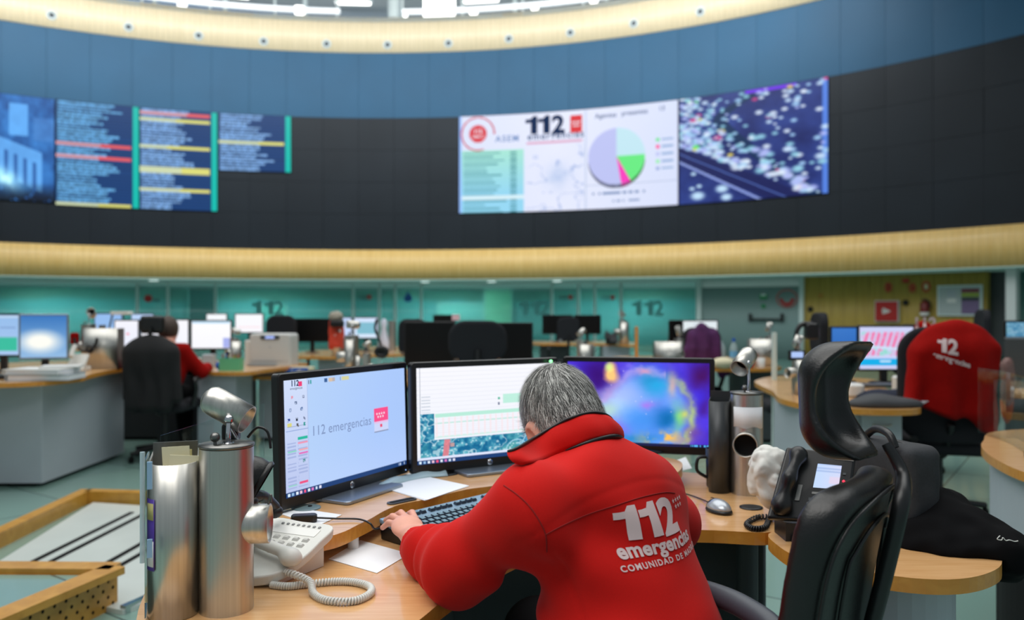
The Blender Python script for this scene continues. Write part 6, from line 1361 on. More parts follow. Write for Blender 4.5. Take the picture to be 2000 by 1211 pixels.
for i, (x, dd, w, h, m, lb) in enumerate([(383, 7.6, .07, .10, 'white', 'small white box on the second person\'s desk by the red sleeve'), (408, 7.8, .10, .12, 'grey', 'small grey box on the second person\'s desk'), (430, 7.35, .08, .09, 'blue', 'blue cloth ball on the second person\'s desk')]):
    a = MB(); (a.bbox((0, 0, h/2), (w, w, h), .01) if i < 2 else a.sphere((0, 0, h*.45), h*.45, 14, 10)); o = a.build('desk_box' if i < 2 else 'cloth_ball', M_[m]); o.location = (X_(x, dd), dd, .73); tag(o, lb, 'box' if i < 2 else 'cloth')
# second person in a high black chair
px2, py2 = X_(312, 6.9), 6.95
t = thing('person', 'second person in red sleeves, sitting in a high black chair at the left', 'person', (px2, py2, 0)); B2 = V3(px2, py2, 0)
def b2(P, o=0., tor=True):
    P = P-B2; d = sd_ell(P, (0, 0, .80), (.19+o, .12+o, .26+o))
    for s in (-1, 1): d = smin(d, smin(sd_cap(P, (s*.17, 0, .93), (s*.29, .10, .74), .055+o, .045+o), sd_cap(P, (s*.29, .10, .74), (s*.26, .36, .76), .045+o, .032+o), .03), .05)
    return d
sdf_part('body', lambda P: smin(smin(b2(P, -.01), sd_ell(P-B2, (.03, .06, 1.10), (.075, .09, .11)), .03), smin(sd_cap(P-B2, (.03, .04, 1.0), (0, 0, .92), .05), sd_cap(P-B2, (0, 0, .58), (0, .42, .50), .14, .08), .04), .04), (px2-.42, py2-.25, .3), (px2+.42, py2+.62, 1.25), .011, M_['skin'], t)
sdf_part('jacket', lambda P: np.maximum(b2(P, .012)+.004*wr(P, 16), np.maximum((P-B2)[:, 2]-.99, (P-B2)[:, 1]-.33)), (px2-.45, py2-.25, .5), (px2+.45, py2+.5, 1.05), .012, M_['redplain'], t)
sdf_part('trousers', lambda P: smin(sd_cap(P-B2, (0, -.02, .56), (0, .44, .50), .155, .10), sd_cap(P-B2, (0, .46, .48), (0, .50, .08), .085, .06), .04), (px2-.25, py2-.25, .0), (px2+.25, py2+.65, .75), .016, M_['trouser'], t)
sdf_part('hair', lambda P: np.maximum(sd_ell(P-B2, (.03, .045, 1.115), (.084, .10, .108)), np.maximum((P-B2)[:, 1]-.11, -((P-B2)[:, 2]-1.04))), (px2-.15, py2-.15, .95), (px2+.2, py2+.25, 1.27), .009, mat('brown_hair', (70, 56, 48), .7), t)
def chair(label, x, y, rz, w=.46, zt=1.2, zb=.80, high=False, group='black office chairs further back', m='fabric'):
    t = thing('office_chair', label, 'chair', (x, y, 0), rz, group)
    sdf_part('backrest', lambda P: smax(np.hypot(np.maximum(np.abs(P[:, 0])-w/2*.42, 0), np.maximum(np.abs(P[:, 2]-(zt+zb)/2)-((zt-zb)/2-w/2*.58), 0))-w/2*.58, np.abs(P[:, 1]-.35*P[:, 0]**2)-.035, .02), (-w/2-.06, -.16, zb-.12), (w/2+.06, .16, zt+.12), .011, M_[m], t, world=False)
    sdf_part('seat', lambda P: sd_box(P, (0, .25, .46), (.24, .23, .045), None, .035), (-.3, -.04, .36), (.3, .52, .56), .018, M_[m], t, world=False)
    a = MB(); a.tube(smooth_path([(0, -.04, zb+.1), (0, -.05, .6), (0, .1, .42), (0, .22, .40)], 4), .022, 8); a.build('back_bar', M_['black'], t)
    a = MB(); a.cyl((0, .25, .10), (0, .25, .42), .03, n=12); a.build('gas_lift', M_['black'], t)
    for s in (-1, 1): a = MB(); a.cyl((s*w*.36, -.035, zb+.02), (s*w*.36, -.06, zb+.02), .022, n=12); a.build('bolt', M_['chrome'], t); a = MB(); a.tube(smooth_path([(s*.25, .2, .46), (s*.29, .18, .6), (s*.29, .15, .68), (s*.28, .3, .69)], 4), .02, 8); a.build('armrest', M_['black'], t)
    for k in range(5):
        g = 2*math.pi*k/5+.3; a = MB(); a.tube([(0, .25, .12), (.3*math.cos(g), .25+.3*math.sin(g), .075)], .02, 8); lg = a.build('foot', M_['black'], t); a = MB(); a.cyl((.3*math.cos(g)-.012, .25+.3*math.sin(g), .03), (.3*math.cos(g)+.012, .25+.3*math.sin(g), .03), .03, n=12); a.build('caster', M_['blackm'], lg)
    if high:
        sdf_part('headrest', lambda P: sd_box(P, (0, -.0, zt+.12), (.10, .03, .075), None, .028), (-.15, -.08, zt), (.15, .08, zt+.24), .01, M_['leather'], t, world=False)
        a = MB(); a.tube([(0, -.035, zt-.1), (0, -.045, zt+.1)], .018, 8); a.build('headrest_bar', M_['black'], t)
    return t
chair('high backed black chair with headrest holding the second person', px2, py2-.19, .0, .43, 1.03, .55, True)
c2 = V3(px2, py2-.22, 0)
def f_coat2(P):
    q = P-c2; d = sd_ell(q, (0, 0, .92), (.205, .075, .15)); d = smin(d, sd_box(q, (0, 0, .70), (.19, .06, .26), None, .05), .1); d = smin(d, sd_cap(q, (.175, 0, .92), (.20, .01, .55), .05, .045), .04); d = smin(d, sd_cap(q, (-.175, 0, .92), (-.20, .01, .55), .05, .045), .04)
    return d*.85+.010*np.sin(q[:, 0]*46+2*wr(P, 7, 1))*np.clip((1.0-q[:, 2])*3, 0, 1)
sdf_part('hung_coat', f_coat2, c2+V3(-.36, -.16, .30), c2+V3(.36, .14, 1.12), .011, mat('black_coat_cloth', (22, 22, 24), .85)); o = bpy.data.objects['hung_coat']; tag(o, 'black coat hung over the high chair of the second person', 'coat')
cab('long dark cabinet under the white monitors of the second person', [(-4.8, 8.0), (-2.68, 8.0), (-2.68, 8.6), (-4.8, 8.6)], .03, .698, m='shade_dark')  # this and the next cabinet are added to darken the space under the desk
cab('dark cabinet between the left counter and the second person', [(-3.30, 7.62), (-2.9, 7.8), (-2.9, 7.98), (-3.4, 7.98)], .03, .66, m='shade_dark')
# printer table
desk_bg('small printer table with beech top left of centre', [(-2.60, 7.86), (-2.3, 7.78), (-2.02, 7.82), (-1.90, 8.0), (-1.95, 8.5), (-2.62, 8.5)], .64)
cab('grey cabinet under the printer table', [(-2.47, 7.98), (-2.02, 7.98), (-2.02, 8.4), (-2.47, 8.4)], .03, .608)
t = thing('printer', 'tall light grey printer with a blue display on the small table', 'printer', (X_(536, 8.15), 8.15, .64)); a = MB(); a.bbox((0, 0, .20), (.40, .30, .40), .03, axis=1); a.build('housing', mat('printer_grey', (206, 206, 204), .5), t)
a = MB(); a.box((-.235, .02, .17), (.06, .24, .33)); a.build('side_tray', M_['white'], t, bevel=.01)
a = MB(); a.bbox((0, -.152, .365), (.19, .01, .04), .02, axis=1); pn = a.build('control_panel', M_['greyd'], t); a = MB(); a.box((0, -.158, .366), (.085, .004, .026)); a.build('display', emi('printer_display', (170, 190, 255)), pn)
a = MB(); a.box((0, -.151, .14), (.34, .004, .003)); a.box((0, -.152, .27), (.015, .004, .015)); a.build('front_details', M_['grey'], t)
t = thing('paper_box', 'white box of paper on the printer table', 'box', (X_(511, 7.98), 7.98, .64)); a = MB(); a.box((0, 0, .045), (.30, .12, .09)); a.build('carton', M_['paper'], t, bevel=.004)
t = thing('paper_box', 'blue and white box beside the white one on the printer table', 'box', (X_(586, 7.96), 7.96, .64)); a = MB(); a.box((0, 0, .04), (.26, .12, .08)); a.build('carton', M_['cream'], t, bevel=.004); a = MB(); a.box((-.015, -.0605, .04), (.215, .003, .074)); bl = a.build('blue_label', M_['blue'], t)
a = MB(); a.text('office', .045, lambda x, y, z: (x+.02, -.0635, .026+y), bold=.03); a.text('*', .06, lambda x, y, z: (x-.06, -.0635, .02+y)); a.build('label_letters', M_['white'], bl)
# C: desk directly behind the near monitors
desk_bg('long desk with two black monitors behind the near monitors', [(-1.50, 6.15), (-1.1, 5.95), (-.75, 6.15), (-.5, 6.55), (.1, 6.6), (.45, 6.45), (.75, 6.55), (.86, 6.95), (.7, 7.5), (-1.3, 7.5), (-1.55, 6.8)], .73)
cab('grey cabinet under the left end of the long middle desk', [(-1.40, 6.35), (-1.0, 6.35), (-1.0, 6.9), (-1.40, 6.9)], .03, .698)
cab('grey cabinet under the right end of the long middle desk', [(.40, 6.75), (.72, 6.75), (.72, 7.3), (.40, 7.3)], .03, .698, m='greyd')
org('tall steel organiser left of the big black monitors', 687, 6.42, 1.18, 0, .73, .1, .06, (-1, -.4, .1), (-1, -.2), -.10, .06); org('steel organiser with tilted lamp and ear cup left of the big black monitors', 716, 6.25, .72, 0, .73, 1.6, .06, (-.8, -.7, -.5), (1, -.7), .09, .05, .10)
t = thing('headset', 'round black ear cup hanging beside the middle organisers', 'headset', (X_(745, 6.1), 6.1, .73)); c = pd(746, 687, 6.1); a = MB(); a.tube([c+Vector((.038*math.cos(g), -.02, .030*math.sin(g))) for g in [2*math.pi*k/20 for k in range(21)]], .018, 10); a.lathe([(.05, -.01), (.0, -.01)], c, (0, 1, .1), 20, cap=False); a.build('ear_cup', M_['black'], t, world=True)
a = MB(); a.tube(smooth_path([c+Vector((0, 0, .03)), c+Vector((-.03, .03, .10)), c+Vector((-.06, .05, .17)), c+Vector((-.05, .06, .24))], 5), .009, 8); a.build('headband', M_['black'], t, world=True)
bgmon('big black monitor left of the central chair', 789, 888, 628, 716, 6.9); bgmon('big black monitor right of the central chair', 948, 1041, 630, 716, 6.9, dy=.05)
chair('large black chair centred behind the near monitors', X_(933, 6.0), 6.0, .05, .43, 1.19, .88); chair('black chair partly hidden behind the big left black monitor', X_(806, 8.6), 8.6, .2, .30, 1.18, .80)
# D: centre left desks
desk_bg('desk with black monitors left of the red vest', [(-2.65, 9.75), (-2.3, 9.55), (-1.98, 9.6), (-1.9, 9.9), (-1.3, 10.2), (-1.3, 11.2), (-2.65, 11.2)], .73); cab('grey cabinet under the desk left of the red vest', [(-2.30, 9.72), (-2.00, 9.72), (-2.00, 10.3), (-2.30, 10.3)], .03, .698)
bgmon('black monitor right of the round backed chair', 572, 645, 622, 668, 10.4); bgmon('lit monitor with a map right of the red vest', 690, 739, 619, 662, 10.8, p_flat((214, 230, 255), (220, 236, 255), [(.22, .8, .12, .9, (130, 190, 210))])); bgmon('narrow lit strip of monitor beside the red vest', 668, 688, 619, 662, 10.9, p_flat((200, 220, 255), (200, 220, 255)))
chair('black round backed chair behind the grey printer', X_(549, 10.0), 10.0, 0, .37, 1.21, .86)
org('steel organiser wearing the red vest', 657, 9.85, 1.2, 0, .73, .2, .08, (.2, -.5, .6), (0, -1), -.09)
rv = V3(X_(657, 9.75), 9.75, 0); sdf_part('safety_vest', lambda P: sd_box(P-rv, (0, 0, .98), (.09, .05, .18), None, .045)*.9+.008*wr(P, 24, 3), rv+V3(-.16, -.12, .73), rv+V3(.16, .12, 1.22), .009, mat('vest_red', (226, 70, 44), .7)); tag(bpy.data.objects['safety_vest'], 'bright red orange vest hung on an organiser left of centre', 'vest')
fb = V3(X_(656, 9.7), 9.7, 0); sdf_part('fluffy_cap', lambda P: sd_ell(P-fb, (0, 0, 1.20), (.085, .07, .06))+.006*wr(P, 60, 3), fb+V3(-.14, -.12, 1.1), fb+V3(.14, .12, 1.3), .008, mat('beige_fluff', (168, 160, 146), .9)); tag(bpy.data.objects['fluffy_cap'], 'beige fluffy rounded top above the red vest', 'cap')
sdf_part('black_pouch', lambda P: sd_box(P-fb, (.02, -.03, 1.115), (.085, .04, .045), None, .03), fb+V3(-.12, -.12, 1.0), fb+V3(.16, .1, 1.2), .009, M_['black']); tag(bpy.data.objects['black_pouch'], 'black pouch between the fluffy top and the red vest', 'pouch')
desk_bg('short piece of beech desk left of the big black monitors', [(-2.0, 11.4), (-1.45, 11.35), (-1.40, 11.7), (-1.5, 12.3), (-2.1, 12.3)], .73)
t = thing('desk_lamp', 'white bulbous lamp shape left of the black chair', 'lamp', (X_(750, 11.0), 11.0, .73)); a = MB(); a.lathe([(.07, 0), (.085, .10), (.05, .2), (.03, .30), (.045, .38), (.02, .43)], n=20); a.build('lamp_body', mat('lamp_blueish', (226, 232, 250), .4), t); a = MB(); a.cyl((.11, 0, 0), (.11, 0, .40), .05, n=18); a.build('side_tube', M_['steel'], t)
bgmon('small far black monitor above the big left black monitor', 846, 890, 615, 648, 13.0); a = MB(); a.box((0, 0, 0), (.12, .01, .09)); o = a.build('pink_note', mat('pink_note', (226, 190, 200), .6)); o.location = (X_(890, 12.9), 12.93, zat(620, 12.9)); tag(o, 'pale pink note on top of the small far black monitor', 'note')
desk_bg('far desk carrying the small black monitor', [(X_(800, 12.6), 12.6), (X_(960, 12.6), 12.6), (X_(960, 13.6), 13.6), (X_(800, 13.6), 13.6)], .73)
# E: far desk right of centre
desk_bg('far beech desk with a pair of black monitors', [(.38, 13.6), (.9, 13.4), (1.5, 13.3), (1.9, 12.9), (2.0, 13.2), (1.95, 14.6), (.38, 14.6)], .73); cab('pale grey cabinet under the far desk', [(1.48, 13.2), (1.9, 13.2), (1.9, 13.9), (1.48, 13.9)], .03, .698)
cab('dark cabinet under the left end of the far desk', [(.48, 13.75), (.95, 13.75), (.95, 14.3), (.48, 14.3)], .03, .698, m='greyd')
bgmon('left of the two far black monitors', 1059, 1119, 615, 653, 14.2); bgmon('right of the two far black monitors', 1121, 1174, 615, 653, 14.2); chair('black chair in front of the two far black monitors', X_(1110, 12.4), 12.4, 0, .34, 1.17, .80)
org('steel organiser at the right end of the far desk', 1216, 13.2, 1.35, 0, .73, 0, .10, (-.5, -.6, .3), (-1, 0), -.02, .08); org('steel organiser with tilted lamp right of the far chair', 1136, 7.0, .95, 0, .73, .1, .12, (-.6, -.5, -.55), (1, -.2), -.09, .08, .08)
t = thing('telephone', 'black telephone on the far desk beside its organiser', 'telephone', (X_(1194, 13.1), 13.1, .73)); a = MB(); a.box((0, 0, .10), (.20, .22, .03), M=Matrix.Rotation(.6, 4, 'X')); a.box((0, .04, .05), (.16, .12, .1)); a.build('housing', M_['black'], t)
a = MB(); a.tube([(-.06, -.08, .08), (-.06, 0, .15), (-.06, .08, .19)], .03, 8); a.build('handset', M_['black'], t)
# F: right of centre, purple coat
desk_bg('beech desk with bottle and steel box right of the purple coat', [(1.15, 7.3), (1.6, 7.5), (1.9, 7.62), (2.3, 7.6), (2.52, 7.75), (2.60, 8.1), (2.5, 9.6), (1.2, 9.6), (1.1, 8.0)], .73); cab('dark cabinet under the desk with the bottles', [(2.22, 7.85), (2.5, 7.85), (2.5, 8.4), (2.22, 8.4)], .03, .698, m='greyd')
org('wide steel organiser box left of the purple coat', 1326, 7.4, .98, 0, .73, math.pi, .27, (-.3, -.5, .8), (0, -1), .03, .09); org('steel box organiser with round black handset tube on the right desk', 1503, 7.9, 1.0, 0, .73, math.pi, .24, (.2, -.3, .8), (-.1, -1), .02, .09, .09)
bgmon('dark monitor left of the lit map monitor by the purple coat', 1306, 1334, 625, 690, 9.2); bgmon('lit white map monitor behind the purple coat', 1332, 1403, 625, 688, 9.0, p_flat((226, 236, 240), (230, 236, 240), [(.4, .8, .85, .97, (150, 220, 150)), (.1, .16, .3, .6, (200, 210, 220))]))
chair('black chair under the purple coat', X_(1370, 8.1), 8.1, .1, .40, 1.10, .72)
pc_ = V3(X_(1370, 8.05), 8.02, 0)
def f_pur(P):
    q = P-pc_; d = sd_ell(q, (.0, 0, .88), (.17, .075, .26)); d = smin(d, sd_cap(q, (.10, 0, 1.02), (.21, .0, .66), .05, .055), .05); d = smin(d, sd_box(q, (-.06, 0, .75), (.13, .05, .17), None, .04), .06); return d*.85+.010*np.sin(q[:, 0]*52+1.8*wr(P, 8, 1)+q[:, 2]*4)
sdf_part('purple_coat', f_pur, pc_+V3(-.26, -.15, .48), pc_+V3(.34, .15, 1.22), .009, M_['purple']); tag(bpy.data.objects['purple_coat'], 'purple coat hung over a chair right of centre', 'coat')
for i, (x, dd, s, lb) in enumerate([(1433, 7.85, 1.0, 'water bottle with blue cap and blue label on the right desk'), (1410, 8.0, .95, 'clear bottle without label left of the blue capped bottle')]):
    t = thing('water_bottle', lb, 'bottle', (X_(x, dd), dd, .73), 0, None, s); a = MB(); a.lathe([(.034, 0), (.038, .01), (.038, .16), (.030, .20), (.013, .235), (.013, .25)], n=20); a.build('body', mat('bottle_plastic', (190, 214, 218), .15, alpha=.55) if i == 0 else bpy.data.materials['bottle_plastic'], t)
    if i == 0:
        a = MB(); a.lathe([(.0395, .09), (.0395, .15)], n=20, cap=False); a.build('wrapper', mat('bottle_blue', (110, 180, 226), .4), t); a = MB(); a.lathe([(.016, .24), (.016, .272)], n=16); a.build('cap', M_['blue'], t)
for i, (x, dd, m, lb) in enumerate([(1465, 7.7, 'redp', 'small red object on the right desk in front of the steel box'), (1486, 7.72, 'white', 'white cup on the right desk in front of the steel box')]):
    a = MB(); a.lathe([(.035, 0), (.04, .09), (.0, .09)] if i else [(.03, 0), (.05, .06), (.02, .13), (.03, .16)], n=16); o = a.build('cup' if i else 'red_ornament', M_[m]); o.location = (X_(x, dd), dd, .73); tag(o, lb, 'cup' if i else 'ornament')
a = MB(); a.sphere((0, 0, .03), .11, 16, 10, sc=(1, .7, .5)); o = a.build('beige_cushion', M_['cream']); o.location = (X_(1418, 7.55), 7.66, .745); tag(o, 'pale beige crumpled item at the left end of the right desk', 'cloth')
for i, x in enumerate((1243, 1512)):
    ph = 8.6 if i == 0 else 6.2; t = thing('glass_screen', ['low glass screen on the floor left of the wide organiser box', 'narrow glass screen post at the curved right desk'][i], 'glass screen', (X_(x, ph), ph, 0)); a = MB(); a.box((0, 0, .55), (.03, .03, 1.1)); a.build('post', M_['wood_edge'] if i == 0 else M_['frame'], t)
    a = MB(); a.box((.26, 0, .5), (.5, .01, .8)); a.build('pane', M_['glass'], t)
# G: curved counter at the right
cg = [(1.70, 5.35), (1.61, 4.95), (1.62, 4.68), (1.70, 4.46), (1.92, 4.34), (2.13, 4.35), (2.24, 4.50), (2.30, 4.9), (2.55, 5.6), (2.75, 6.3), (2.2, 6.6), (1.85, 6.2), (1.75, 5.8)]
desk_bg('curved desk with pink map monitor left of the hanging red jacket', cg, .74)
cab('grey curved cabinet with drawers under the right desk', [(1.66, 5.2), (1.65, 4.72), (1.72, 4.56), (2.14, 4.50), (2.16, 5.2)], .03, .708, drawers=[(2.03, 4.51, .22, .60, .18), (2.03, 4.51, .22, .40, .18), (2.03, 4.51, .22, .18, .22)])
bgmon('monitor with a plain blue screen beside the pink map', 1621, 1676, 637, 724, 6.0, p_flat((60, 120, 200), (40, 96, 180)), .74); bgmon('monitor with a pink street map and cyan footer', 1675, 1787, 635, 725, 5.9, p_map2, .74, nu=110, nv=80)
o5 = org('tall grey organiser box with a paper note on the curved right desk', 1560, 5.15, .92, 0, .74, 0, .20, (.3, -.3, .9), (-.9, -.4), -.03, .11); a = MB(); a.box((0, 0, .0), (.115, .002, .125)); o = a.build('taped_note', M_['paper']); o.location = (X_(1590, 5.0), 5.045, zat(714, 5.0)); tag(o, 'white note taped on the tall grey organiser box at the right', 'note')
t = thing('headset', 'black headset on the organiser left of the blue screen', 'headset', (X_(1566, 5.6), 5.6, .74)); c = pd(1570, 650, 5.4); a = MB(); a.tube(smooth_path([c+Vector((-.04, 0, -.15)), c+Vector((-.05, 0, -.02)), c+Vector((-.02, 0, .05)), c+Vector((.05, 0, .06))], 5), .016, 8); a.build('headband', M_['black'], t, world=True); a = MB(); a.bbox(tuple(c+Vector((.05, 0, .01))), (.09, .06, .11), .025, axis=1); a.build('ear_cup', M_['black'], t, world=True)
t = thing('desk_phone_display', 'small lit display on the tall grey organiser box', 'display', (X_(1557, 5.0), 5.0, .9)); a = MB(); a.box((0, 0, .095), (.07, .01, .035)); a.build('lit_panel', emi('phone_lit', (176, 200, 250)), t); a = MB(); a.box((0, .012, .09), (.10, .02, .06)); a.build('frame', M_['black'], t)
chair('black chair seen edge on behind the grey organiser box', X_(1602, 6.9), 6.9, 1.45, .40, 1.25, .88)
t = thing('spot_lamp', 'beige tilted spot lamp in front of the blue screen', 'lamp', (X_(1648, 5.4), 5.4, .74)); a = MB(); a.cyl((-.02, 0, .16), (.02, 0, .30), .035, n=18); a.build('lamp_shade', M_['steel'], t); a = MB(); a.tube([(.03, 0, 0), (.05, 0, .12), (.02, 0, .2)], .008, 8); a.build('arm', M_['chrome'], t)
for i, (x, dd, m, sx, sy, sz, lb, nm, ct) in enumerate([(1715, 5.6, 'steel_d', .17, .05, .012, 'silver monitor foot plate under the pink map monitor', 'stand_plate', 'stand'), (1760, 5.3, 'white', .05, .04, .05, 'small white box beside the hanging red jacket', 'desk_box', 'box'), (1665, 5.0, 'white', .06, .06, .04, 'white rounded cup right of the chair headrest', 'cup', 'cup')]):
    a = MB(); a.bbox((0, 0, sz), (sx*2, sy*2, sz*2), min(sx, sy)*.6); o = a.build(nm, M_[m]); o.location = (X_(x, dd), dd, .741); tag(o, lb, ct)
nv = V3(X_(1740, 4.9), 4.95, .74); sdf_part('navy_cloth', lambda P: np.maximum(sd_ell(P-nv, (0, 0, .0), (.20, .11, .05))+.006*wr(P, 30, 2), -(P[:, 2]-.742)), nv+V3(-.28, -.18, -.02), nv+V3(.28, .18, .1), .01, M_['dark_blue']); tag(bpy.data.objects['navy_cloth'], 'navy cloth heap on the curved right desk', 'cloth')
t = thing('paper_pile', 'white papers between the navy cloth and the grey bag', 'papers', (X_(1735, 4.6), 4.62, .741)); 
for k in range(3): a = MB(); a.box((.02*k, .01*k, .006+.005*k), (.34, .16, .004), rz=.06*k); a.build('sheet', M_['paper'], t)
gb = V3(X_(1730, 4.45), 4.48, .741); sdf_part('folded_bag', lambda P: np.maximum(sd_ell(P-gb, (0, 0, .012), (.21, .10, .055))+.010*wr(P, 16, 2), -(P[:, 2]-.743)), gb+V3(-.28, -.18, -.02), gb+V3(.28, .18, .12), .009, mat('dark_grey_cloth', (58, 60, 64), .7)); tag(bpy.data.objects['folded_bag'], 'dark grey folded bag on the front edge of the curved right desk', 'bag')
# red jackets on chairs
jx, jy = X_(1872, 4.6), 4.62
chair('black chair carrying the large red jacket at the right', jx+.02, jy+.12, -.25, .54, 1.17, .50)
J1 = V3(jx, jy, 0)
def f_j1(P):
    q = P-J1; d = sd_ell(q, (.0, .02, 1.03), (.235, .10, .18)); d = smin(d, sd_box(q, (-.02, 0, .86), (.20, .07, .22), None, .06), .08); d = smin(d, sd_cap(q, (.19, 0, 1.04), (.20, -.02, .57), .052, .048), .05); d = smin(d, sd_cap(q, (-.19, .0, 1.0), (-.235, .0, .74), .045, .04), .05)
    d = d*.75+.019*np.sin(q[:, 0]*34+1.2*wr(P, 6, 1)+1.2*q[:, 2])*np.clip((1.15-q[:, 2])*3, 0, 1)+.004*wr(P, 22, 2)
    return smax(d, -(q[:, 2]-.66+.42*(q[:, 0]+.05)), .012)
p1, f1 = sdf_mesh(f_j1, J1+V3(-.36, -.2, .44), J1+V3(.36, .2, 1.27), .0085); jk1, p1 = mesh_np('red_jacket', p1, f1, M_['redplain']); tag(jk1, 'large red jacket with 112 print hung over a chair at the right edge', 'jacket', 'red jackets hung over chairs')
B1 = BVHTree.FromPolygons([Vector(q) for q in p1], [tuple(int(i) for i in q) for q in f1])
def onj(x, y, B=B1, D=jy, cx=1852, cy=690, s=1.0, sl=0.0):
    g = s*F/D; X, Y = cx+x*g, cy-y*g+x*g*sl; o = Vector((0, 0, H)); dd = Vector(((X-1000)/F, 1, -(Y-HZ)/F)).normalized(); h = B.ray_cast(o, dd)
    return h[0]-dd*.003 if h[0] is not None else o+dd*(D/dd.y)
def jprint(body_, size, fn, par, nm, bold=.04):
    c = bpy.data.curves.new('t', 'FONT'); c.body = body_; c.size = size; c.align_x = 'CENTER'; c.offset = bold*size; o = bpy.data.objects.new('t', c); COL.objects.link(o); dg = bpy.context.evaluated_depsgraph_get(); me = bpy.data.meshes.new_from_object(o.evaluated_get(dg)); bm = bmesh.new(); bm.from_mesh(me)
    bmesh.ops.triangulate(bm, faces=bm.faces[:])
    for _ in range(3):
        ed = [e for e in bm.edges if e.calc_length() > .03]
        if ed: bmesh.ops.subdivide_edges(bm, edges=ed, cuts=1); bmesh.ops.triangulate(bm, faces=[q for q in bm.faces if len(q.verts) > 3])
    a = MB(); a.add([fn(v.co.x, v.co.y) for v in bm.verts], [tuple(v.index for v in q.verts) for q in bm.faces]); bm.free(); bpy.data.objects.remove(o); a.build(nm, M_['print'], par, world=True)
jprint('2', .115, lambda x, y: onj(x+.028, y, sl=.18), jk1, 'printed_number'); a = MB(); one_shape(.110, -.080, 0.0, lambda x, y: onj(x, y, sl=.18), a); a.build('printed_number', M_['print'], jk1, world=True)
jprint('emergencias', .042, lambda x, y: onj(x+.02, y-.045, sl=.30), jk1, 'printed_words')
J2 = V3(X_(1815, 6.2), 6.25, 0); chair('black chair under the second red jacket', J2[0], J2[1]+.1, 0, .46, 1.16, .75)
p2, f2 = sdf_mesh(lambda P: (smin(sd_ell(P-J2, (0, 0, .98), (.22, .09, .20)), sd_box(P-J2, (0, 0, .80), (.20, .06, .27), None, .05), .08))*.85+.010*np.sin((P-J2)[:, 0]*44+wr(P, 7, 4)), J2+V3(-.32, -.16, .45), J2+V3(.32, .16, 1.25), .012); jk2, p2 = mesh_np('red_jacket', p2, f2, M_['redplain']); tag(jk2, 'second red jacket hung on a chair behind the larger one', 'jacket', 'red jackets hung over chairs')
B2_ = BVHTree.FromPolygons([Vector(q) for q in p2], [tuple(int(i) for i in q) for q in f2]); jprint('112', .12, lambda x, y: onj(x, y, B2_, 6.2, 1806, 642), jk2, 'printed_number')
# far right: desk end, partition, cabinet, monitor
desk_bg('curved desk end at the right edge of the picture', [(1.90, 3.30), (1.79, 3.12), (1.70, 2.88), (1.655, 2.62), (1.70, 2.35), (1.95, 2.2), (2.6, 2.3), (2.9, 3.0), (2.5, 3.6), (2.1, 3.55)], .74)
cab('grey curved apron cabinet under the desk end at the right edge', rounded([(1.93, 3.26), (1.82, 3.1), (1.73, 2.88), (1.69, 2.62), (1.74, 2.4), (2.0, 2.3), (2.5, 2.4), (2.7, 3.0), (2.3, 3.4)], 4), .46, .708)
t = thing('glass_screen', 'curved clear glass screen standing on the desk end at the right edge', 'glass screen', (1.95, 3.1, .74)); a = MB(); P = []
for p_ in smooth_path([(1.99, 3.50, 0), (1.96, 3.25, 0), (1.88, 3.0, 0), (1.83, 2.8, 0), (1.82, 2.6, 0)], 5): P += [p_+Vector((0, 0, .742)), p_+Vector((0, 0, 1.02))]
a.add(P, [(2*i, 2*i+2, 2*i+3, 2*i+1) for i in range(len(P)//2-1)], 0, False); a.build('pane', M_['glass'], t, world=True)
t = thing('stapler', 'black stapler on the desk end at the right edge', 'stapler', (1.85, 2.92, .741)); a = MB(); a.box((.03, 0, .012), (.12, .04, .02), rz=.5); a.build('base', M_['black'], t); a = MB(); a.bbox((.03, 0, .04), (.11, .03, .02), .01, rz=.5); a.build('arm', M_['steel_d'], t)
cab('grey cabinet behind the glass screen at the right edge', [(X_(1962, 5.6), 5.6), (4.6, 5.6), (4.6, 6.2), (X_(1962, 6.1), 6.1)], .03, 1.07, m='greyd'); desk_bg('desk behind the glass screen at the right edge', [(X_(1958, 5.2), 5.2), (4.4, 5.1), (4.4, 5.58), (X_(1960, 5.5), 5.5)], .74)
bgmon('blue lit monitor at the right edge above the grey cabinet', 1962, 2040, 626, 668, 6.4, p_sat, 1.0); 
chair('black chair beyond the hanging red jacket at the right', X_(1921, 8.5), 8.5, 1.3, .42, 1.28, .92)
t = thing('plastic_bag', 'clear bag with orange contents behind the hanging red jacket', 'bag', (X_(1965, 5.0), 5.0, .5)); ob = V3(X_(1966, 5.05), 5.05, 0); sdf_part('bag_film', lambda P: sd_ell(P-ob, (0, 0, .83), (.05, .05, .15))+.008*wr(P, 30), ob+V3(-.1, -.1, .62), ob+V3(.1, .1, 1.05), .01, mat('bag_film', (150, 110, 104), .2, alpha=.6), t)
sdf_part('orange_content', lambda P: sd_ell(P-ob, (.02, .03, .72), (.04, .03, .16)), ob+V3(-.1, -.1, .52), ob+V3(.12, .1, .95), .01, mat('orange_cloth', (190, 80, 44), .8), t)
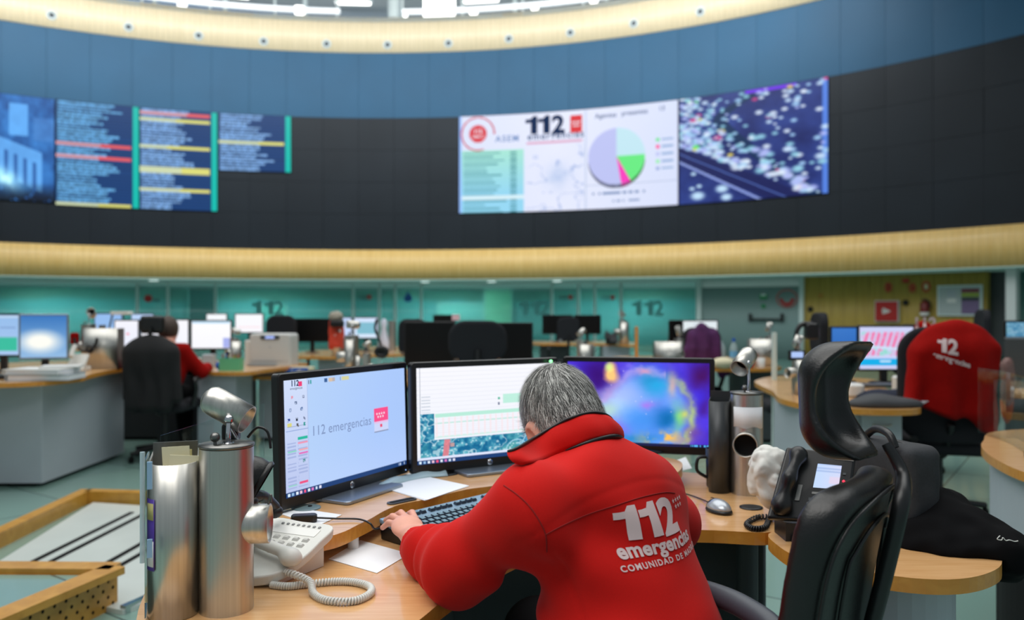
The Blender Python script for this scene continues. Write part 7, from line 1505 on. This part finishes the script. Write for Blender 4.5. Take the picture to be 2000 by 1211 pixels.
# ---- ramp and timber edged platform at the lower left
t = thing('floor_platform', 'timber edged platform with perforated front in the lower left corner', 'platform', (-2.6, 2.8, 0)); top = [(-1.685, 3.50), (-1.80, 2.98), (-2.05, 2.1), (-4.2, 2.1), (-4.2, 3.56)]
a = MB(); a.prism(top, .0, .150); a.build('base', M_['railwood'], t, world=True)
def inset(poly, k): cx, cy = -2.9, 2.9; return [(x+(cx-x)*k, y+(cy-y)*k) for x, y in poly]
def rail(mb, p, q, w, z0, z1):
    p, q = Vector((*p, 0)), Vector((*q, 0)); d = (q-p).normalized(); n_ = Vector((-d.y, d.x, 0))*w/2; mb.prism([(p+n_)[:2], (p-n_)[:2], (q-n_)[:2], (q+n_)[:2]], z0, z1)
for p, q in ((top[0], top[4]), (top[0], top[2])): a = MB(); rail(a, (p[0], p[1]-.02), (q[0], q[1]-.02), .10, .150, .180); a.build('rail', M_['railwood'], t, world=True, bevel=.004)
a = MB(); a.prism([(-1.79, 3.42), (-1.90, 2.98), (-2.15, 2.15), (-4.2, 2.15), (-4.2, 3.46)], .150, .158); a.build('floor_inlay', mf, t, world=True)
a = MB(); d = (Vector(top[2])-Vector(top[0])).normalized(); L = .9
for i in range(17):
    for j in range(4):
        p = Vector(top[0])+(Vector(top[1])-Vector(top[0]))*((i+.5)/9+(.055 if j % 2 else 0)); nn_ = Vector((-(top[1][1]-top[0][1]), top[1][0]-top[0][0])).normalized(); 
        if i < 9: q = p-nn_*.0005*1; a.lathe([(.0075, 0), (.0, 0)], (p.x+.0012, p.y, .025+.033*j), (nn_.x*(-1 if nn_.x < 0 else 1), nn_.y*(-1 if nn_.x < 0 else 1), 0), 8, cap=False)
a.build('vent_holes', M_['blackm'], t, world=True)
t = thing('ramp', 'pale metal ramp with double dark grip strips left of the organiser', 'ramp', (-1.9, 4.2, 0)); a = MB(); rp_ = [px(x, y, .02)[:2] for x, y in [(182, 981), (470, 1000), (470, 1110), (240, 1192), (20, 1150), (0, 1095)]]; a.prism(rp_, .0, .02); a.build('ramp_plate', mat('ramp_metal', (206, 214, 210), .35, .15, noise=.05, nscale=3), t, world=True)
for (x0, y0), (x1, y1) in (((40, 1108), (258, 1000)), ((72, 1110), (280, 1004)), ((180, 1115), (345, 1022)), ((215, 1115), (372, 1026))):
    a = MB(); p, q = px(x0, y0, .024), px(x1, y1, .024); rail(a, p[:2], q[:2], .028, .0195, .025); a.build('grip_strip', M_['blackm'], t, world=True)
a = MB(); rail(a, px(240, 1190, .02)[:2], px(400, 1120, .02)[:2], .03, .0, .035); a.build('edge_lip', M_['chrome'], t, world=True)
t = thing('timber_rail', 'varnished timber rail framing the far end of the ramp', 'rail', (-2.6, 5.3, 0))
for (x0, y0), (x1, y1) in (((170, 982), (470, 992)), ((170, 980), (-60, 1095))): a = MB(); rail(a, px(x0, y0, 0)[:2], px(x1, y1, 0)[:2], .075, .0, .085); a.build('rail_beam', M_['railwood'], t, world=True, bevel=.005)
# ---- black leather chair with headrest, right foreground
ang = math.atan2(.8, .6)
w_ = V3(.6, .8, 0); n_ = V3(.8, -.6, 0); t = thing('office_chair', 'black leather chair with hollow curved headrest in the right foreground', 'chair', (.42, 1.47, 0))
tl_ = V3(.12*.8, -.12*.6, 0)
zq = V3(.10, -.075, 1.0); zq = zq/np.linalg.norm(zq); n2 = n_-zq*(n_@zq); n2 /= np.linalg.norm(n2); R1 = np.stack([w_, n2, zq], 1)
bc_ = V3(.532, 1.325, .770)
def f_back(P):
    q = (P-bc_) @ R1; q = q.copy(); q[:, 1] -= .9*q[:, 0]**2*-1+.25*np.clip(q[:, 2], -1, .3)**2; d = sd_box(q, (0, 0, 0), (.178, .030, .235), None, .028); w1 = .205-.00*q[:, 2]
    cr = np.hypot(np.maximum(np.abs(q[:, 0])-.085, 0), np.maximum(q[:, 2]-.14, 0))-.095; return smax(d, cr, .02)
sdf_part('backrest', f_back, (.28, 1.06, .45), (.80, 1.62, 1.05), .0065, M_['leather'], t)
def bp_(x, z, e=.034): q = V3(x, e, z); q[1] += -.9*x*x+.25*min(max(z, -1), .3)**2; return Vector(bc_+R1@q)
for o_ in (.165, .110):
    a = MB(); a.tube(smooth_path([bp_(-o_, -.235), bp_(-o_, -.05), bp_(-o_, .10), bp_(-o_*.85, .175-(.165-o_)*.7), bp_(-o_*.4, .212-(.165-o_)*.8), bp_(o_*.4, .212-(.165-o_)*.8), bp_(o_*.85, .175-(.165-o_)*.7), bp_(o_, .10), bp_(o_, -.2)], 7), .0032, 8); a.build('piping', M_['leather'], t, world=True)
hc_ = V3(.566, 1.358, 1.114); nh = V3(.76, -.62, .05); nh /= np.linalg.norm(nh); wh = np.cross(nh, V3(0.06, 0, 1.)); wh /= np.linalg.norm(wh); zh = np.cross(wh, nh); RHh = np.stack([wh, nh, zh], 1)
hlim = lambda z: -.034+6.8*z*z
def f_hr(P):
    q = (P-hc_) @ RHh; o = sd_box(q, (0, 0, 0), (.098, .074, .096), None, .060); i_ = sd_box(q, (0, .012, 0), (.081, .070, .080), None, .05); d = smax(o, -i_, .005); return smax(d, (q[:, 1]-hlim(q[:, 2]))*.75, .006)
sdf_part('headrest', f_hr, hc_-.17, hc_+.17, .0042, M_['leather'], t)
hr = [o for o in t.children if o.name.startswith('headrest')][0]
a = MB(); st = smooth_path([Vector(hc_)+Vector((.045, -.02, -.070)), Vector(hc_)+Vector((.062, -.040, -.115)), bp_(.0, .20, .055), bp_(0, .10, .055), bp_(0, -.02, .045)], 6); a.tube(st, .016, 12, rad=[.008+.005*min(1, k/10) for k in range(len(st))]); a.build('headrest_bar', M_['black'], t, world=True)
sdf_part('seat', lambda P: sd_box(P, (.47, 1.51, .47), (.19, .18, .05), rotm('Z', math.degrees(ang)-90+0), .04), (.18, 1.2, .38), (.76, 1.82, .56), .012, M_['leather'], t)
a = MB(); a.tube(smooth_path([(.47, 1.20, .60), (.44, 1.30, .725), (.40, 1.40, .752), (.335, 1.50, .752), (.28, 1.56, .74)], 6), .020, 12, rad=None); a.build('armrest', mat('armrest_grey', (62, 68, 78), .45), t, world=True)
a = MB(); a.cyl((.47, 1.51, .1), (.47, 1.51, .43), .03, n=16); a.build('gas_lift', M_['chrome'], t, world=True)
for k in range(5):
    g = 2*math.pi*k/5+.2; q = (.47+.26*math.cos(g), 1.51+.26*math.sin(g), .07); a = MB(); a.tube([(.47, 1.51, .12), q], .02, 8); lg = a.build('foot', M_['black'], t, world=True); a = MB(); a.cyl((q[0]-.012, q[1], .03), (q[0]+.012, q[1], .03), .03, n=12); a.build('caster', M_['blackm'], lg, world=True)
